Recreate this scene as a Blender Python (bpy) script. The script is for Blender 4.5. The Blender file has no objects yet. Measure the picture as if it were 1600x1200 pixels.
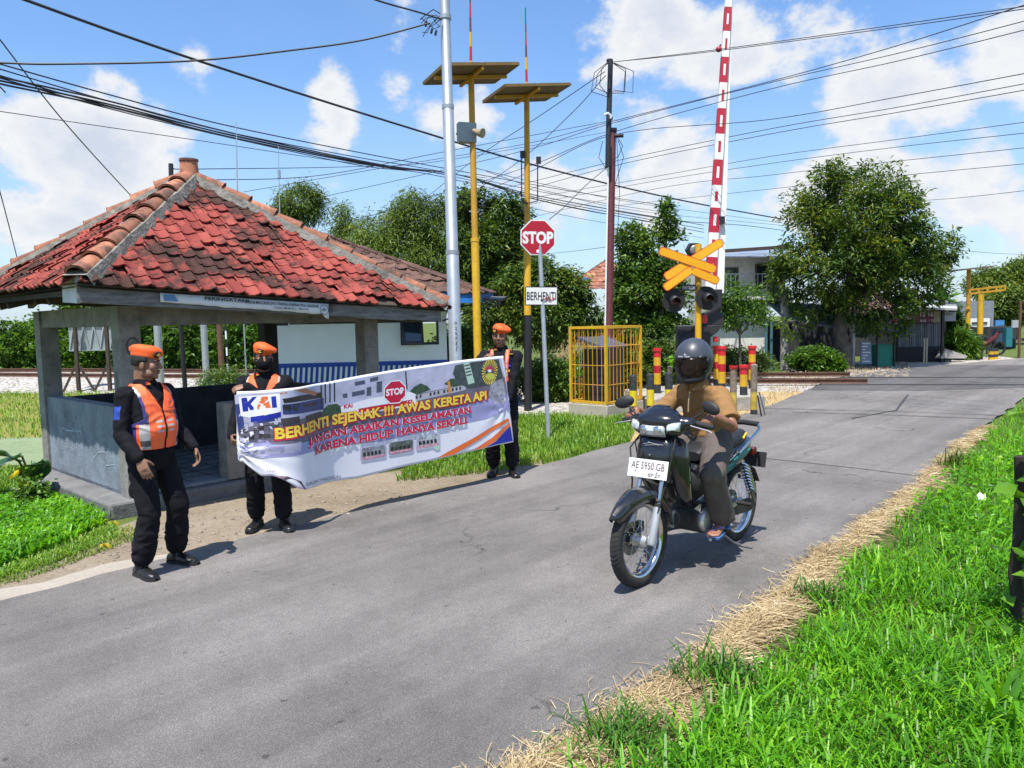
import bpy, bmesh, math, random
import numpy as np
from mathutils import Vector, Matrix, Euler, noise as mnoise
R = math.radians
random.seed(7); rng = np.random.default_rng(7)
scene = bpy.context.scene; col = scene.collection
# ------------------------------------------------------------------ camera
CAMZ = 1.85; F = 1200.0; PITCH = math.atan(100/1200); ROLL = R(1.15)
_f = Vector((0, math.cos(PITCH), -math.sin(PITCH)))
_r0 = Vector((1, 0, 0)); _u0 = Vector((0, math.sin(PITCH), math.cos(PITCH)))
_r = _r0*math.cos(ROLL) - _u0*math.sin(ROLL); _u = _u0*math.cos(ROLL) + _r0*math.sin(ROLL)
CP = Vector((0, 0, CAMZ))
cam_d = bpy.data.cameras.new("camera"); cam = bpy.data.objects.new("camera", cam_d); col.objects.link(cam)
cam_d.sensor_width = 36; cam_d.lens = 27.0; cam_d.clip_start = .05; cam_d.clip_end = 3000
cam.matrix_world = Matrix(((_r.x, _u.x, -_f.x, CP.x), (_r.y, _u.y, -_f.y, CP.y), (_r.z, _u.z, -_f.z, CP.z), (0, 0, 0, 1)))
scene.camera = cam
def ray(px, py): return _f + _r*((px-800)/F) + _u*((600-py)/F)
def W(px, py, d): return CP + ray(px, py)*d          # point at view depth d
def G(px, py, z=0.0):                                 # ground point
    q = ray(px, py); return CP + q*((z-CAMZ)/q.z)
# ------------------------------------------------------------------ light
SUN_EL = R(68); SUN_AZ = math.atan2(-.34, -.94)       # sun stands behind the camera, a little left
scene.view_settings.view_transform = 'Standard'; scene.view_settings.look = 'None'
scene.view_settings.exposure = 0.85; scene.view_settings.gamma = 1
sl = bpy.data.lights.new("sun", 'SUN'); sl.energy = 4.2; sl.angle = R(.5); sl.color = (1, .955, .89)
sun = bpy.data.objects.new("sun", sl); col.objects.link(sun)
sdir = Vector((math.sin(SUN_AZ)*math.cos(SUN_EL), math.cos(SUN_AZ)*math.cos(SUN_EL), math.sin(SUN_EL)))
sun.rotation_euler = sdir.to_track_quat('Z', 'Y').to_euler(); sun.location = (0, 0, 60)
world = bpy.data.worlds.new("World"); scene.world = world; world.use_nodes = True
def make_world():
    nt = world.node_tree; N = nt.nodes; L = nt.links; N.clear()
    out = N.new('ShaderNodeOutputWorld'); bg = N.new('ShaderNodeBackground'); bg.inputs[1].default_value = .105
    sky = N.new('ShaderNodeTexSky'); sky.sky_type = 'NISHITA'; sky.sun_disc = False
    sky.sun_elevation = SUN_EL; sky.sun_rotation = SUN_AZ; sky.altitude = 60; sky.air_density = 1.15; sky.dust_density = .35; sky.ozone_density = 3.2
    geo = N.new('ShaderNodeTexCoord')
    def math_(op, a, b=None, c=None, clamp=False):
        m = N.new('ShaderNodeMath'); m.operation = op; m.use_clamp = clamp
        for i, v in enumerate((a, b, c)):
            if v is None: continue
            if isinstance(v, (int, float)): m.inputs[i].default_value = v
            else: L.new(v, m.inputs[i])
        return m.outputs[0]
    sep = N.new('ShaderNodeSeparateXYZ'); L.new(geo.outputs['Generated'], sep.inputs[0])
    ax = math_('ARCTAN2', sep.outputs[0], sep.outputs[1]); el = math_('ARCSINE', sep.outputs[2])
    cmb = N.new('ShaderNodeCombineXYZ'); L.new(ax, cmb.inputs[0]); L.new(math_('MULTIPLY', el, 1.35), cmb.inputs[1])
    def noise(scale, det, rough, off=0, src=None):
        n = N.new('ShaderNodeTexNoise'); n.inputs['Scale'].default_value = scale; n.inputs['Detail'].default_value = det
        n.inputs['Roughness'].default_value = rough
        mp = N.new('ShaderNodeMapping'); mp.inputs['Location'].default_value = (off, off*.7, off*1.3)
        L.new(src or cmb.outputs[0], mp.inputs[0]); L.new(mp.outputs[0], n.inputs['Vector']); return n.outputs[0]
    n1 = noise(5.5, 9, .56, 3.1); n2 = noise(2.6, 6, .55, 9.4); n3 = noise(16, 8, .6, 1.7)
    # cumulus masses: px, py, half width, half height (photo measure turned to sky angles), weight
    blobs = [(110, 270, 150, 105, 1.05), (40, 330, 190, 95, .9), (230, 300, 130, 70, .8), (300, 82, 52, 40, .8), (525, 165, 40, 85, .72), (640, 90, 62, 85, .85), (690, 180, 95, 60, .6),
             (1010, 20, 130, 110, 1.05), (1130, 95, 125, 100, 1.0), (1070, 210, 160, 90, .85), (1430, 150, 130, 100, 1.0), (1540, 110, 120, 90, .9),
             (1480, 260, 230, 85, .85), (930, 290, 240, 75, .8), (680, 300, 240, 60, .75), (1150, 330, 300, 70, .7), (450, 330, 220, 55, .6), (-250, 180, 150, 120, .9), (1900, 200, 200, 150, .9)]
    acc = None
    for (px, py, hw, hh, w) in blobs:
        q = ray(px, py).normalized(); a0 = math.atan2(q.x, q.y); e0 = math.asin(q.z)
        da = math_('MULTIPLY', math_('SUBTRACT', ax, a0), F/hw); de = math_('MULTIPLY', math_('SUBTRACT', el, e0), F/hh)
        r2 = math_('ADD', math_('MULTIPLY', da, da), math_('MULTIPLY', de, de))
        g = math_('MULTIPLY', math_('POWER', 2.718, math_('MULTIPLY', r2, -.8)), w)
        acc = g if acc is None else math_('MAXIMUM', acc, g)
    # scattered clouds over the rest of the dome so the sky light is right all round
    back = math_('MULTIPLY', math_('LESS_THAN', sep.outputs[1], .2), .45)
    acc = math_('MAXIMUM', acc, back)
    nn = math_('ADD', math_('MULTIPLY', math_('SUBTRACT', n1, .5), 2.7), math_('MULTIPLY', math_('SUBTRACT', n3, .5), 1.1))
    dens = math_('ADD', math_('ADD', acc, nn), -.46)
    mr = N.new('ShaderNodeMapRange'); mr.interpolation_type = 'SMOOTHSTEP'; mr.inputs[1].default_value = .0; mr.inputs[2].default_value = .32
    L.new(dens, mr.inputs[0])
    wisps = N.new('ShaderNodeMapRange'); wisps.inputs[1].default_value = .5; wisps.inputs[2].default_value = .8; wisps.inputs[4].default_value = .16; L.new(n2, wisps.inputs[0])
    lowhaze = N.new('ShaderNodeMapRange'); lowhaze.inputs[1].default_value = .30; lowhaze.inputs[2].default_value = 0.0; lowhaze.inputs[3].default_value = 0; lowhaze.inputs[4].default_value = .66; L.new(el, lowhaze.inputs[0])
    mask = math_('MAXIMUM', math_('MULTIPLY', mr.outputs[0], .96), math_('MAXIMUM', wisps.outputs[0], lowhaze.outputs[0]))
    shade = N.new('ShaderNodeMapRange'); shade.inputs[1].default_value = .0; shade.inputs[2].default_value = .95; L.new(dens, shade.inputs[0])
    cr = N.new('ShaderNodeValToRGB'); e = cr.color_ramp.elements
    e[0].position = 0; e[0].color = (.60, .72, .93, 1); e[1].position = 1; e[1].color = (.70, .76, .88, 1)
    k = cr.color_ramp.elements.new(.42); k.color = (.98, .99, 1.0, 1)
    L.new(shade.outputs[0], cr.inputs[0])
    sc_ = N.new('ShaderNodeVectorMath'); sc_.operation = 'SCALE'; sc_.inputs['Scale'].default_value = 5.0; L.new(cr.outputs[0], sc_.inputs[0])
    mix = N.new('ShaderNodeMixRGB'); tint = N.new('ShaderNodeVectorMath'); tint.operation = 'MULTIPLY'; L.new(sky.outputs[0], tint.inputs[0]); tint.inputs[1].default_value = (.76, .92, 1.10); L.new(mask, mix.inputs[0]); L.new(tint.outputs[0], mix.inputs[1]); L.new(sc_.outputs[0], mix.inputs[2])
    L.new(mix.outputs[0], bg.inputs[0]); L.new(bg.outputs[0], out.inputs[0])
make_world()
# ------------------------------------------------------------------ materials
MATS = {}
def pm(name, c, rough=.7, metal=0., var=.18, scale=6., bump=.08, bscale=80., dirt=None, dscale=3., damt=.5, spec=.5, c2=None, coat=0., island=0., transl=0., alpha=1., stretch=None):
    """procedural principled material: two noise octaves of colour variation, optional dirt blotches, fine bump"""
    if name in MATS: return MATS[name]
    m = bpy.data.materials.new(name); m.use_nodes = True; nt = m.node_tree; N = nt.nodes; L = nt.links
    b = N['Principled BSDF']; out = N['Material Output']
    tc = N.new('ShaderNodeTexCoord'); vec = tc.outputs['Object']
    if stretch:
        mp = N.new('ShaderNodeMapping'); mp.inputs['Scale'].default_value = stretch; L.new(vec, mp.inputs[0]); vec = mp.outputs[0]
    n = N.new('ShaderNodeTexNoise'); n.inputs['Scale'].default_value = scale; n.inputs['Detail'].default_value = 6; n.inputs['Roughness'].default_value = .62; L.new(vec, n.inputs['Vector'])
    cr = N.new('ShaderNodeValToRGB'); e = cr.color_ramp.elements
    c = tuple(c); lo = tuple(max(0, x*(1-var)) for x in c); hi = c2 or tuple(min(1, x*(1+var)) for x in c)
    e[0].position = .3; e[0].color = (*lo, 1); e[1].position = .7; e[1].color = (*hi, 1)
    L.new(n.outputs[0], cr.inputs[0]); cur = cr.outputs[0]
    if island > 0:
        g = N.new('ShaderNodeNewGeometry'); mr = N.new('ShaderNodeMapRange'); mr.inputs[3].default_value = 1-island; mr.inputs[4].default_value = 1+island
        L.new(g.outputs['Random Per Island'], mr.inputs[0])
        vm = N.new('ShaderNodeVectorMath'); vm.operation = 'SCALE'; L.new(cur, vm.inputs[0]); L.new(mr.outputs[0], vm.inputs['Scale']); cur = vm.outputs[0]
    if dirt:
        n2 = N.new('ShaderNodeTexNoise'); n2.inputs['Scale'].default_value = dscale; n2.inputs['Detail'].default_value = 8; n2.inputs['Roughness'].default_value = .7; L.new(vec, n2.inputs['Vector'])
        mr = N.new('ShaderNodeMapRange'); mr.inputs[1].default_value = .62-damt*.25; mr.inputs[2].default_value = .74-damt*.2; mr.inputs[4].default_value = min(1, .45+damt*.55); L.new(n2.outputs[0], mr.inputs[0])
        mx = N.new('ShaderNodeMixRGB'); L.new(mr.outputs[0], mx.inputs[0]); L.new(cur, mx.inputs[1]); mx.inputs[2].default_value = (*dirt, 1); cur = mx.outputs[0]
    L.new(cur, b.inputs['Base Color'])
    b.inputs['Roughness'].default_value = rough; b.inputs['Metallic'].default_value = metal; b.inputs['Specular IOR Level'].default_value = spec
    b.inputs['Coat Weight'].default_value = coat; b.inputs['Coat Roughness'].default_value = .08
    if bump > 0:
        n3 = N.new('ShaderNodeTexNoise'); n3.inputs['Scale'].default_value = bscale; n3.inputs['Detail'].default_value = 5; L.new(vec, n3.inputs['Vector'])
        bp = N.new('ShaderNodeBump'); bp.inputs['Strength'].default_value = bump; bp.inputs['Distance'].default_value = .02; L.new(n3.outputs[0], bp.inputs['Height']); L.new(bp.outputs[0], b.inputs['Normal'])
    if transl > 0:
        t = N.new('ShaderNodeBsdfTranslucent'); vm = N.new('ShaderNodeVectorMath'); vm.operation = 'MULTIPLY'; L.new(cur, vm.inputs[0]); vm.inputs[1].default_value = (1.5, 1.35, .45); L.new(vm.outputs[0], t.inputs[0])
        ms = N.new('ShaderNodeMixShader'); ms.inputs[0].default_value = transl; L.new(b.outputs[0], ms.inputs[1]); L.new(t.outputs[0], ms.inputs[2]); L.new(ms.outputs[0], out.inputs[0])
    if alpha < 1: b.inputs['Alpha'].default_value = alpha
    MATS[name] = m; return m
def leafmat(name, stops, transl=.3, rough=.45, patch=None):
    """leaf colour by leaf: random per island through a ramp of (position, colour)"""
    if name in MATS: return MATS[name]
    m = bpy.data.materials.new(name); m.use_nodes = True; nt = m.node_tree; N = nt.nodes; L = nt.links
    b = N['Principled BSDF']; out = N['Material Output']; g = N.new('ShaderNodeNewGeometry'); cr = N.new('ShaderNodeValToRGB')
    while len(cr.color_ramp.elements) < len(stops): cr.color_ramp.elements.new(.5)
    for e, (p, c) in zip(cr.color_ramp.elements, stops): e.position = p; e.color = (*c, 1)
    tc = N.new('ShaderNodeTexCoord'); n = N.new('ShaderNodeTexNoise'); n.inputs['Scale'].default_value = patch or .9; n.inputs['Detail'].default_value = 3; L.new(tc.outputs['Object'], n.inputs['Vector'])
    ma = N.new('ShaderNodeMath'); ma.operation = 'MULTIPLY_ADD'; L.new(n.outputs[0], ma.inputs[0]); ma.inputs[1].default_value = 1.1
    mb = N.new('ShaderNodeMath'); mb.operation = 'MULTIPLY_ADD'; L.new(g.outputs['Random Per Island'], mb.inputs[0]); mb.inputs[1].default_value = .75; mb.inputs[2].default_value = -.42; L.new(mb.outputs[0], ma.inputs[2])
    L.new(ma.outputs[0], cr.inputs[0]); L.new(cr.outputs[0], b.inputs['Base Color']); b.inputs['Roughness'].default_value = rough; b.inputs['Specular IOR Level'].default_value = .35
    t = N.new('ShaderNodeBsdfTranslucent'); vm = N.new('ShaderNodeVectorMath'); vm.operation = 'MULTIPLY'; L.new(cr.outputs[0], vm.inputs[0]); vm.inputs[1].default_value = (1.6, 1.35, .4); L.new(vm.outputs[0], t.inputs[0])
    ms = N.new('ShaderNodeMixShader'); ms.inputs[0].default_value = transl; L.new(b.outputs[0], ms.inputs[1]); L.new(t.outputs[0], ms.inputs[2]); L.new(ms.outputs[0], out.inputs[0])
    MATS[name] = m; return m
# ------------------------------------------------------------------ object helpers
XF = {}
def tag(o, label=None, cat=None, group=None, kind=None):
    if label: o['label'] = label
    if cat: o['category'] = cat
    if group: o['group'] = group
    if kind: o['kind'] = kind
    return o
def thing(name, label, cat, loc=(0, 0, 0), rz=0., group=None, scale=1.):
    o = bpy.data.objects.new(name, None); col.objects.link(o); o.empty_display_size = .2
    o.location = loc; o.rotation_euler = (0, 0, rz); o.scale = (scale,)*3
    tag(o, label, cat, group); XF[o.name] = Matrix.LocRotScale(Vector(loc), Euler((0, 0, rz)), Vector((scale,)*3)).inverted(); return o
class MB:
    """collects shapes, then links them as ONE mesh object"""
    def __init__(s): s.v = []; s.f = []; s.m = []; s.cm = 0
    def add(s, vs, fs):
        o = len(s.v); s.v += [tuple(v) for v in vs]; s.f += [tuple(i+o for i in f) for f in fs]; s.m += [s.cm]*len(fs); return s
    def mat(s, i): s.cm = i; return s
    def box(s, c, size, rz=0., M=None):
        x, y, z = (k/2 for k in size); P = [(-x, -y, -z), (x, -y, -z), (x, y, -z), (-x, y, -z), (-x, -y, z), (x, -y, z), (x, y, z), (-x, y, z)]
        M = M or Matrix.Rotation(rz, 4, 'Z'); c = Vector(c)
        return s.add([c + (M @ Vector(p)) for p in P], [(3, 2, 1, 0), (4, 5, 6, 7), (0, 1, 5, 4), (1, 2, 6, 5), (2, 3, 7, 6), (3, 0, 4, 7)])
    def bar(s, p, q, w, h=None, up=(0, 0, 1)):
        p = Vector(p); q = Vector(q); d = q-p; L = d.length; d.normalize(); up = Vector(up)
        if abs(d.dot(up)) > .97: up = Vector((0, 1, 0))
        x = d.cross(up).normalized(); z = x.cross(d).normalized(); h = h or w
        vs = []
        for k in (0, 1):
            c = p + d*(L*k)
            for a, b in ((-1, -1), (1, -1), (1, 1), (-1, 1)): vs.append(c + x*(a*w/2) + z*(b*h/2))
        return s.add(vs, [(0, 1, 2, 3), (7, 6, 5, 4), (0, 4, 5, 1), (1, 5, 6, 2), (2, 6, 7, 3), (3, 7, 4, 0)])
    def tube(s, pts, rad, seg=10, cap=True, flat=1., up=None):
        pts = [Vector(p) for p in pts]; n = len(pts)
        if not isinstance(rad, (list, tuple)): rad = [rad]*n
        vs = []; fs = []; prev = None
        for i, p in enumerate(pts):
            t = (pts[min(i+1, n-1)] - pts[max(i-1, 0)]); t.normalize()
            if prev is None:
                a = Vector(up) if up else (Vector((0, 0, 1)) if abs(t.z) < .9 else Vector((1, 0, 0)))
                x = t.cross(a).normalized()
            else: x = (prev - t*prev.dot(t)).normalized()
            prev = x; y = t.cross(x); r = rad[i]; rx, ry = r if isinstance(r, (list, tuple)) else (r, r*flat)
            for k in range(seg):
                th = 2*math.pi*k/seg; vs.append(p + x*(rx*math.cos(th)) + y*(ry*math.sin(th)))
        for i in range(n-1):
            for k in range(seg): a = i*seg+k; b = i*seg+(k+1) % seg; fs.append((a, b, b+seg, a+seg))
        if cap: fs.append(tuple(range(seg-1, -1, -1))); fs.append(tuple((n-1)*seg+k for k in range(seg)))
        return s.add(vs, fs)
    def ell(s, c, r, seg=16, rings=10, M=None):
        c = Vector(c); M = M or Matrix(); r = r if isinstance(r, (list, tuple)) else (r, r, r)
        vs = [c + M @ Vector((0, 0, r[2]))]; fs = []
        for i in range(1, rings):
            ph = math.pi*i/rings
            for k in range(seg):
                th = 2*math.pi*k/seg; vs.append(c + M @ Vector((r[0]*math.sin(ph)*math.cos(th), r[1]*math.sin(ph)*math.sin(th), r[2]*math.cos(ph))))
        vs.append(c + M @ Vector((0, 0, -r[2]))); last = len(vs)-1
        for k in range(seg): fs.append((0, 1+k, 1+(k+1) % seg))
        for i in range(rings-2):
            for k in range(seg): a = 1+i*seg+k; b = 1+i*seg+(k+1) % seg; fs.append((a, a+seg, b+seg, b))
        o = 1+(rings-2)*seg
        for k in range(seg): fs.append((o+k, last, o+(k+1) % seg))
        return s.add(vs, fs)
    def prism(s, poly, ext):
        """planar polygon (3D points) pushed along the vector ext"""
        poly = [Vector(p) for p in poly]; e = Vector(ext); n = len(poly)
        nrm = Vector((0, 0, 0))
        for i in range(n): nrm += poly[i].cross(poly[(i+1) % n])
        if nrm.dot(e) > 0: poly.reverse()
        fs = [tuple(range(n)), tuple(range(2*n-1, n-1, -1))] + [(i, i+n, (i+1) % n+n, (i+1) % n) for i in range(n)]
        return s.add(poly + [p+e for p in poly], fs)
    def grid(s, rows, closed=False):
        n = len(rows[0]); vs = [p for r in rows for p in r]; fs = []
        for i in range(len(rows)-1):
            for k in range(n if closed else n-1): a = i*n+k; b = i*n+(k+1) % n; fs.append((a, b, b+n, a+n))
        return s.add(vs, fs)
    def lathe(s, prof, c=(0, 0, 0), seg=20, M=None):
        c = Vector(c); M = M or Matrix(); rows = []
        for r, z in prof: rows.append([c + M @ Vector((r*math.cos(2*math.pi*k/seg), r*math.sin(2*math.pi*k/seg), z)) for k in range(seg)])
        return s.grid(rows, True)
    def xform(s, M): s.v = [tuple(M @ Vector(v)) for v in s.v]; return s
    def build(s, name, mats, parent=None, smooth=True, angle=40, bevel=0., solid=0., local=False, origin=None):
        vs = s.v
        if parent is not None:
            X = XF[parent.name]
            if not local: vs = [tuple(X @ Vector(v)) for v in vs]
        elif origin is not None: o_ = Vector(origin); vs = [tuple(Vector(v)-o_) for v in vs]
        me = bpy.data.meshes.new(name); me.from_pydata(vs, [], s.f); mats = mats if isinstance(mats, (list, tuple)) else [mats]
        for m in mats: me.materials.append(m)
        me.polygons.foreach_set('material_index', s.m); me.polygons.foreach_set('use_smooth', [smooth]*len(s.f)); me.update()
        if smooth: me.set_sharp_from_angle(angle=R(angle))
        o = bpy.data.objects.new(name, me); col.objects.link(o)
        if parent is not None: o.parent = parent; XF[o.name] = XF[parent.name]
        elif origin is not None: o.location = origin
        if bevel: b = o.modifiers.new('bevel', 'BEVEL'); b.width = bevel; b.segments = 2; b.limit_method = 'ANGLE'; b.angle_limit = R(35)
        if solid: b = o.modifiers.new('solid', 'SOLIDIFY'); b.thickness = solid
        return o
def np_mesh(name, V, Fq, mat, origin=None, smooth=False, mids=None, parent=None):
    V = np.asarray(V, dtype=np.float32)
    if parent is not None:
        X = np.array(XF[parent.name]); V = V @ X[:3, :3].T + X[:3, 3]
    elif origin is not None: V = V - np.array(origin, dtype=np.float32)
    Fq = np.asarray(Fq, dtype=np.int32); k = Fq.shape[1]
    me = bpy.data.meshes.new(name); me.vertices.add(len(V)); me.vertices.foreach_set('co', V.astype(np.float32).ravel())
    me.loops.add(Fq.size); me.loops.foreach_set('vertex_index', Fq.ravel()); me.polygons.add(len(Fq))
    me.polygons.foreach_set('loop_start', np.arange(0, Fq.size, k, dtype=np.int32))
    for m in (mat if isinstance(mat, (list, tuple)) else [mat]): me.materials.append(m)
    if mids is not None: me.polygons.foreach_set('material_index', np.asarray(mids, dtype=np.int32))
    me.polygons.foreach_set('use_smooth', np.full(len(Fq), smooth)); me.update(calc_edges=True); me.validate()
    o = bpy.data.objects.new(name, me); col.objects.link(o)
    if parent is not None: o.parent = parent; XF[o.name] = XF[parent.name]
    elif origin is not None: o.location = origin
    return o
_tc = {}
def text_geo(txt, bold=0.0, spacing=1.0):
    """letters as flat triangles, cap height 1, starting at x=0"""
    k = (txt, bold, spacing)
    if k in _tc: return _tc[k]
    c = bpy.data.curves.new('t', 'FONT'); c.body = txt; c.size = 1; c.offset = bold; c.space_character = spacing; c.resolution_u = 3
    o = bpy.data.objects.new('t', c); col.objects.link(o)
    dg = bpy.context.evaluated_depsgraph_get(); dg.update(); me = bpy.data.meshes.new_from_object(o.evaluated_get(dg))
    vs = [(v.co.x, v.co.y) for v in me.vertices]; fs = [tuple(p.vertices) for p in me.polygons]
    bpy.data.objects.remove(o); bpy.data.curves.remove(c); bpy.data.meshes.remove(me)
    x0 = min(v[0] for v in vs); x1 = max(v[0] for v in vs); y0 = min(v[1] for v in vs); y1 = max(v[1] for v in vs)
    cap = max(y1, .3) - max(min(y0, 0), -.03)
    vs = [((x-x0)/cap, (y-max(min(y0, 0), -.03))/cap) for x, y in vs]; _tc[k] = (vs, fs, (x1-x0)/cap); return _tc[k]
def put_text(mb, txt, org, xdir, ydir, width=None, height=.1, bold=.0, center=False, lift=0., spacing=1.):
    vs, fs, w = text_geo(txt, bold, spacing); org = Vector(org); xd = Vector(xdir).normalized(); yd = Vector(ydir).normalized(); n = xd.cross(yd)
    sx = (width/w) if width else height
    if center: org = org - xd*(w*sx/2) - yd*(height/2)
    return mb.add([org + xd*(x*sx) + yd*(y*height) + n*lift for x, y in vs], fs)
# site axes: A runs along the road (away and right), B across it (away and left)
A2 = Vector((.68, .733, 0)).normalized(); B2 = Vector((-A2.y, A2.x, 0)); UP = Vector((0, 0, 1))
AZ = math.atan2(A2.y, A2.x)
# ================================================================== ground, road, track
def asphalt(name, base, patchy=.25, fine=260):
    m = bpy.data.materials.new(name); m.use_nodes = True; nt = m.node_tree; N = nt.nodes; L = nt.links; b = N['Principled BSDF']
    tc = N.new('ShaderNodeTexCoord'); rot = N.new('ShaderNodeMapping'); rot.inputs['Rotation'].default_value = (0, 0, -AZ); L.new(tc.outputs['Object'], rot.inputs[0])
    def nz(sc, det=6, rough=.6, st=None):
        n = N.new('ShaderNodeTexNoise'); n.inputs['Scale'].default_value = sc; n.inputs['Detail'].default_value = det; n.inputs['Roughness'].default_value = rough
        if st:
            mp = N.new('ShaderNodeMapping'); mp.inputs['Scale'].default_value = st; L.new(rot.outputs[0], mp.inputs[0]); L.new(mp.outputs[0], n.inputs[0])
        else: L.new(rot.outputs[0], n.inputs[0])
        return n.outputs[0]
    def mrange(s, a, b_, c, d):
        r = N.new('ShaderNodeMapRange'); r.inputs[1].default_value = a; r.inputs[2].default_value = b_; r.inputs[3].default_value = c; r.inputs[4].default_value = d; L.new(s, r.inputs[0]); return r.outputs[0]
    def mul(a, b_):
        x = N.new('ShaderNodeMath'); x.operation = 'MULTIPLY'; L.new(a, x.inputs[0]); L.new(b_, x.inputs[1]); return x.outputs[0]
    big = mrange(nz(.55, 7, .62), .3, .7, 1-patchy, 1+patchy); streak = mrange(nz(1.6, 5, .6, (.06, 1.4, 1)), .3, .7, .78, 1.18)
    vo = N.new('ShaderNodeTexVoronoi'); vo.inputs['Scale'].default_value = fine*.55; L.new(rot.outputs[0], vo.inputs[0])
    spk = mrange(nz(fine, 3, .8), .3, .7, .35, 1.65); st = mrange(vo.outputs['Distance'], .0, .5, 1.45, .62)
    mid = mrange(nz(9, 6, .7), .3, .7, .88, 1.1); spots = mrange(nz(13, 2, .4), .715, .75, 1, .5)
    cr = N.new('ShaderNodeTexVoronoi'); cr.feature = 'DISTANCE_TO_EDGE'; cr.inputs['Scale'].default_value = .33
    wv = N.new('ShaderNodeVectorMath'); wv.operation = 'ADD'; nn = N.new('ShaderNodeTexNoise'); nn.inputs['Scale'].default_value = 1.7; nn.inputs['Detail'].default_value = 8; L.new(rot.outputs[0], nn.inputs[0]); L.new(nn.outputs[1], wv.inputs[1]); L.new(rot.outputs[0], wv.inputs[0]); L.new(wv.outputs[0], cr.inputs[0])
    crack = mrange(cr.outputs['Distance'], .002, .007, .5, 1); cm = mrange(nz(.4, 2), .50, .56, 0, 1)
    mx = N.new('ShaderNodeMix'); mx.inputs[2].default_value = 1.0; L.new(cm, mx.inputs[0]); L.new(crack, mx.inputs[3])
    v = mul(mul(mul(big, streak), mul(spk, st)), mul(mul(mid, spots), mx.outputs[0]))
    sc = N.new('ShaderNodeVectorMath'); sc.operation = 'SCALE'; sc.inputs[0].default_value = base; L.new(v, sc.inputs['Scale']); L.new(sc.outputs[0], b.inputs['Base Color'])
    b.inputs['Roughness'].default_value = .9; b.inputs['Specular IOR Level'].default_value = .25
    bp = N.new('ShaderNodeBump'); bp.inputs['Strength'].default_value = .55; bp.inputs['Distance'].default_value = .008; L.new(mul(spk, st), bp.inputs['Height']); L.new(bp.outputs[0], b.inputs['Normal'])
    return m
M_asph = asphalt('asphalt', (.250, .232, .218), .30); M_asph2 = asphalt('asphalt_far', (.262, .246, .232), .18); M_asph3 = asphalt('asphalt_dark', (.155, .148, .148), .2)
def groundmat(name, stops, sc1=.5, sc2=14, bump=.5, bs=60, vor=0):
    m = bpy.data.materials.new(name); m.use_nodes = True; nt = m.node_tree; N = nt.nodes; L = nt.links; b = N['Principled BSDF']; tc = N.new('ShaderNodeTexCoord')
    n1 = N.new('ShaderNodeTexNoise'); n1.inputs['Scale'].default_value = sc1; n1.inputs['Detail'].default_value = 8; n1.inputs['Roughness'].default_value = .65; L.new(tc.outputs['Object'], n1.inputs[0])
    n2 = N.new('ShaderNodeTexNoise'); n2.inputs['Scale'].default_value = sc2; n2.inputs['Detail'].default_value = 6; n2.inputs['Roughness'].default_value = .75; L.new(tc.outputs['Object'], n2.inputs[0])
    ad = N.new('ShaderNodeMix'); ad.inputs[0].default_value = .5; L.new(n1.outputs[0], ad.inputs[2]); L.new(n2.outputs[0], ad.inputs[3]); src = ad.outputs[0]; hsrc = n2.outputs[0]
    if vor:
        v = N.new('ShaderNodeTexVoronoi'); v.inputs['Scale'].default_value = vor; L.new(tc.outputs['Object'], v.inputs[0])
        sp = N.new('ShaderNodeSeparateColor'); L.new(v.outputs['Color'], sp.inputs[0]); ad2 = N.new('ShaderNodeMix'); ad2.inputs[0].default_value = .55; L.new(src, ad2.inputs[2]); L.new(sp.outputs[0], ad2.inputs[3]); src = ad2.outputs[0]; hsrc = v.outputs['Distance']
    cr = N.new('ShaderNodeValToRGB')
    while len(cr.color_ramp.elements) < len(stops): cr.color_ramp.elements.new(.5)
    for e, (p, c) in zip(cr.color_ramp.elements, stops): e.position = p; e.color = (*c, 1)
    L.new(src, cr.inputs[0]); L.new(cr.outputs[0], b.inputs['Base Color']); b.inputs['Roughness'].default_value = .95; b.inputs['Specular IOR Level'].default_value = .2
    n3 = N.new('ShaderNodeTexNoise'); n3.inputs['Scale'].default_value = bs; n3.inputs['Detail'].default_value = 5; L.new(tc.outputs['Object'], n3.inputs[0])
    bp = N.new('ShaderNodeBump'); bp.inputs['Strength'].default_value = bump; bp.inputs['Distance'].default_value = -.04 if vor else .03; L.new(hsrc if vor else n3.outputs[0], bp.inputs['Height']); L.new(bp.outputs[0], b.inputs['Normal'])
    return m
M_ground = groundmat('soil_and_grass', [(.3, (.05, .085, .018)), (.5, (.085, .13, .025)), (.62, (.14, .13, .06)), (.75, (.20, .16, .09))])
M_dirt = groundmat('dry_dirt', [(.28, (.11, .085, .058)), (.45, (.21, .17, .12)), (.6, (.29, .245, .185)), (.75, (.38, .34, .27))], .9, 22, .8, 40)
M_sand = groundmat('sandy_edge', [(.3, (.25, .215, .175)), (.55, (.36, .32, .27)), (.75, (.43, .39, .33))], 1.2, 30, .4, 90)
M_gravel = groundmat('ballast_gravel', [(.2, (.14, .125, .105)), (.42, (.34, .31, .27)), (.6, (.45, .42, .38)), (.8, (.58, .55, .50))], .6, 9, 1.0, 40, 17)
M_dry = groundmat('dry_grass_soil', [(.3, (.22, .15, .07)), (.5, (.42, .31, .15)), (.75, (.55, .44, .24))], .8, 18, .7, 30)
M_field = groundmat('rice_stubble', [(.3, (.10, .13, .025)), (.45, (.19, .20, .045)), (.6, (.23, .20, .06)), (.75, (.28, .22, .10))], .25, 12, .6, 40)
M_pond = groundmat('algae_water', [(.3, (.11, .17, .07)), (.5, (.21, .26, .15)), (.65, (.17, .22, .10)), (.8, (.10, .17, .04))], .7, 8, .1, 30)
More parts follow.
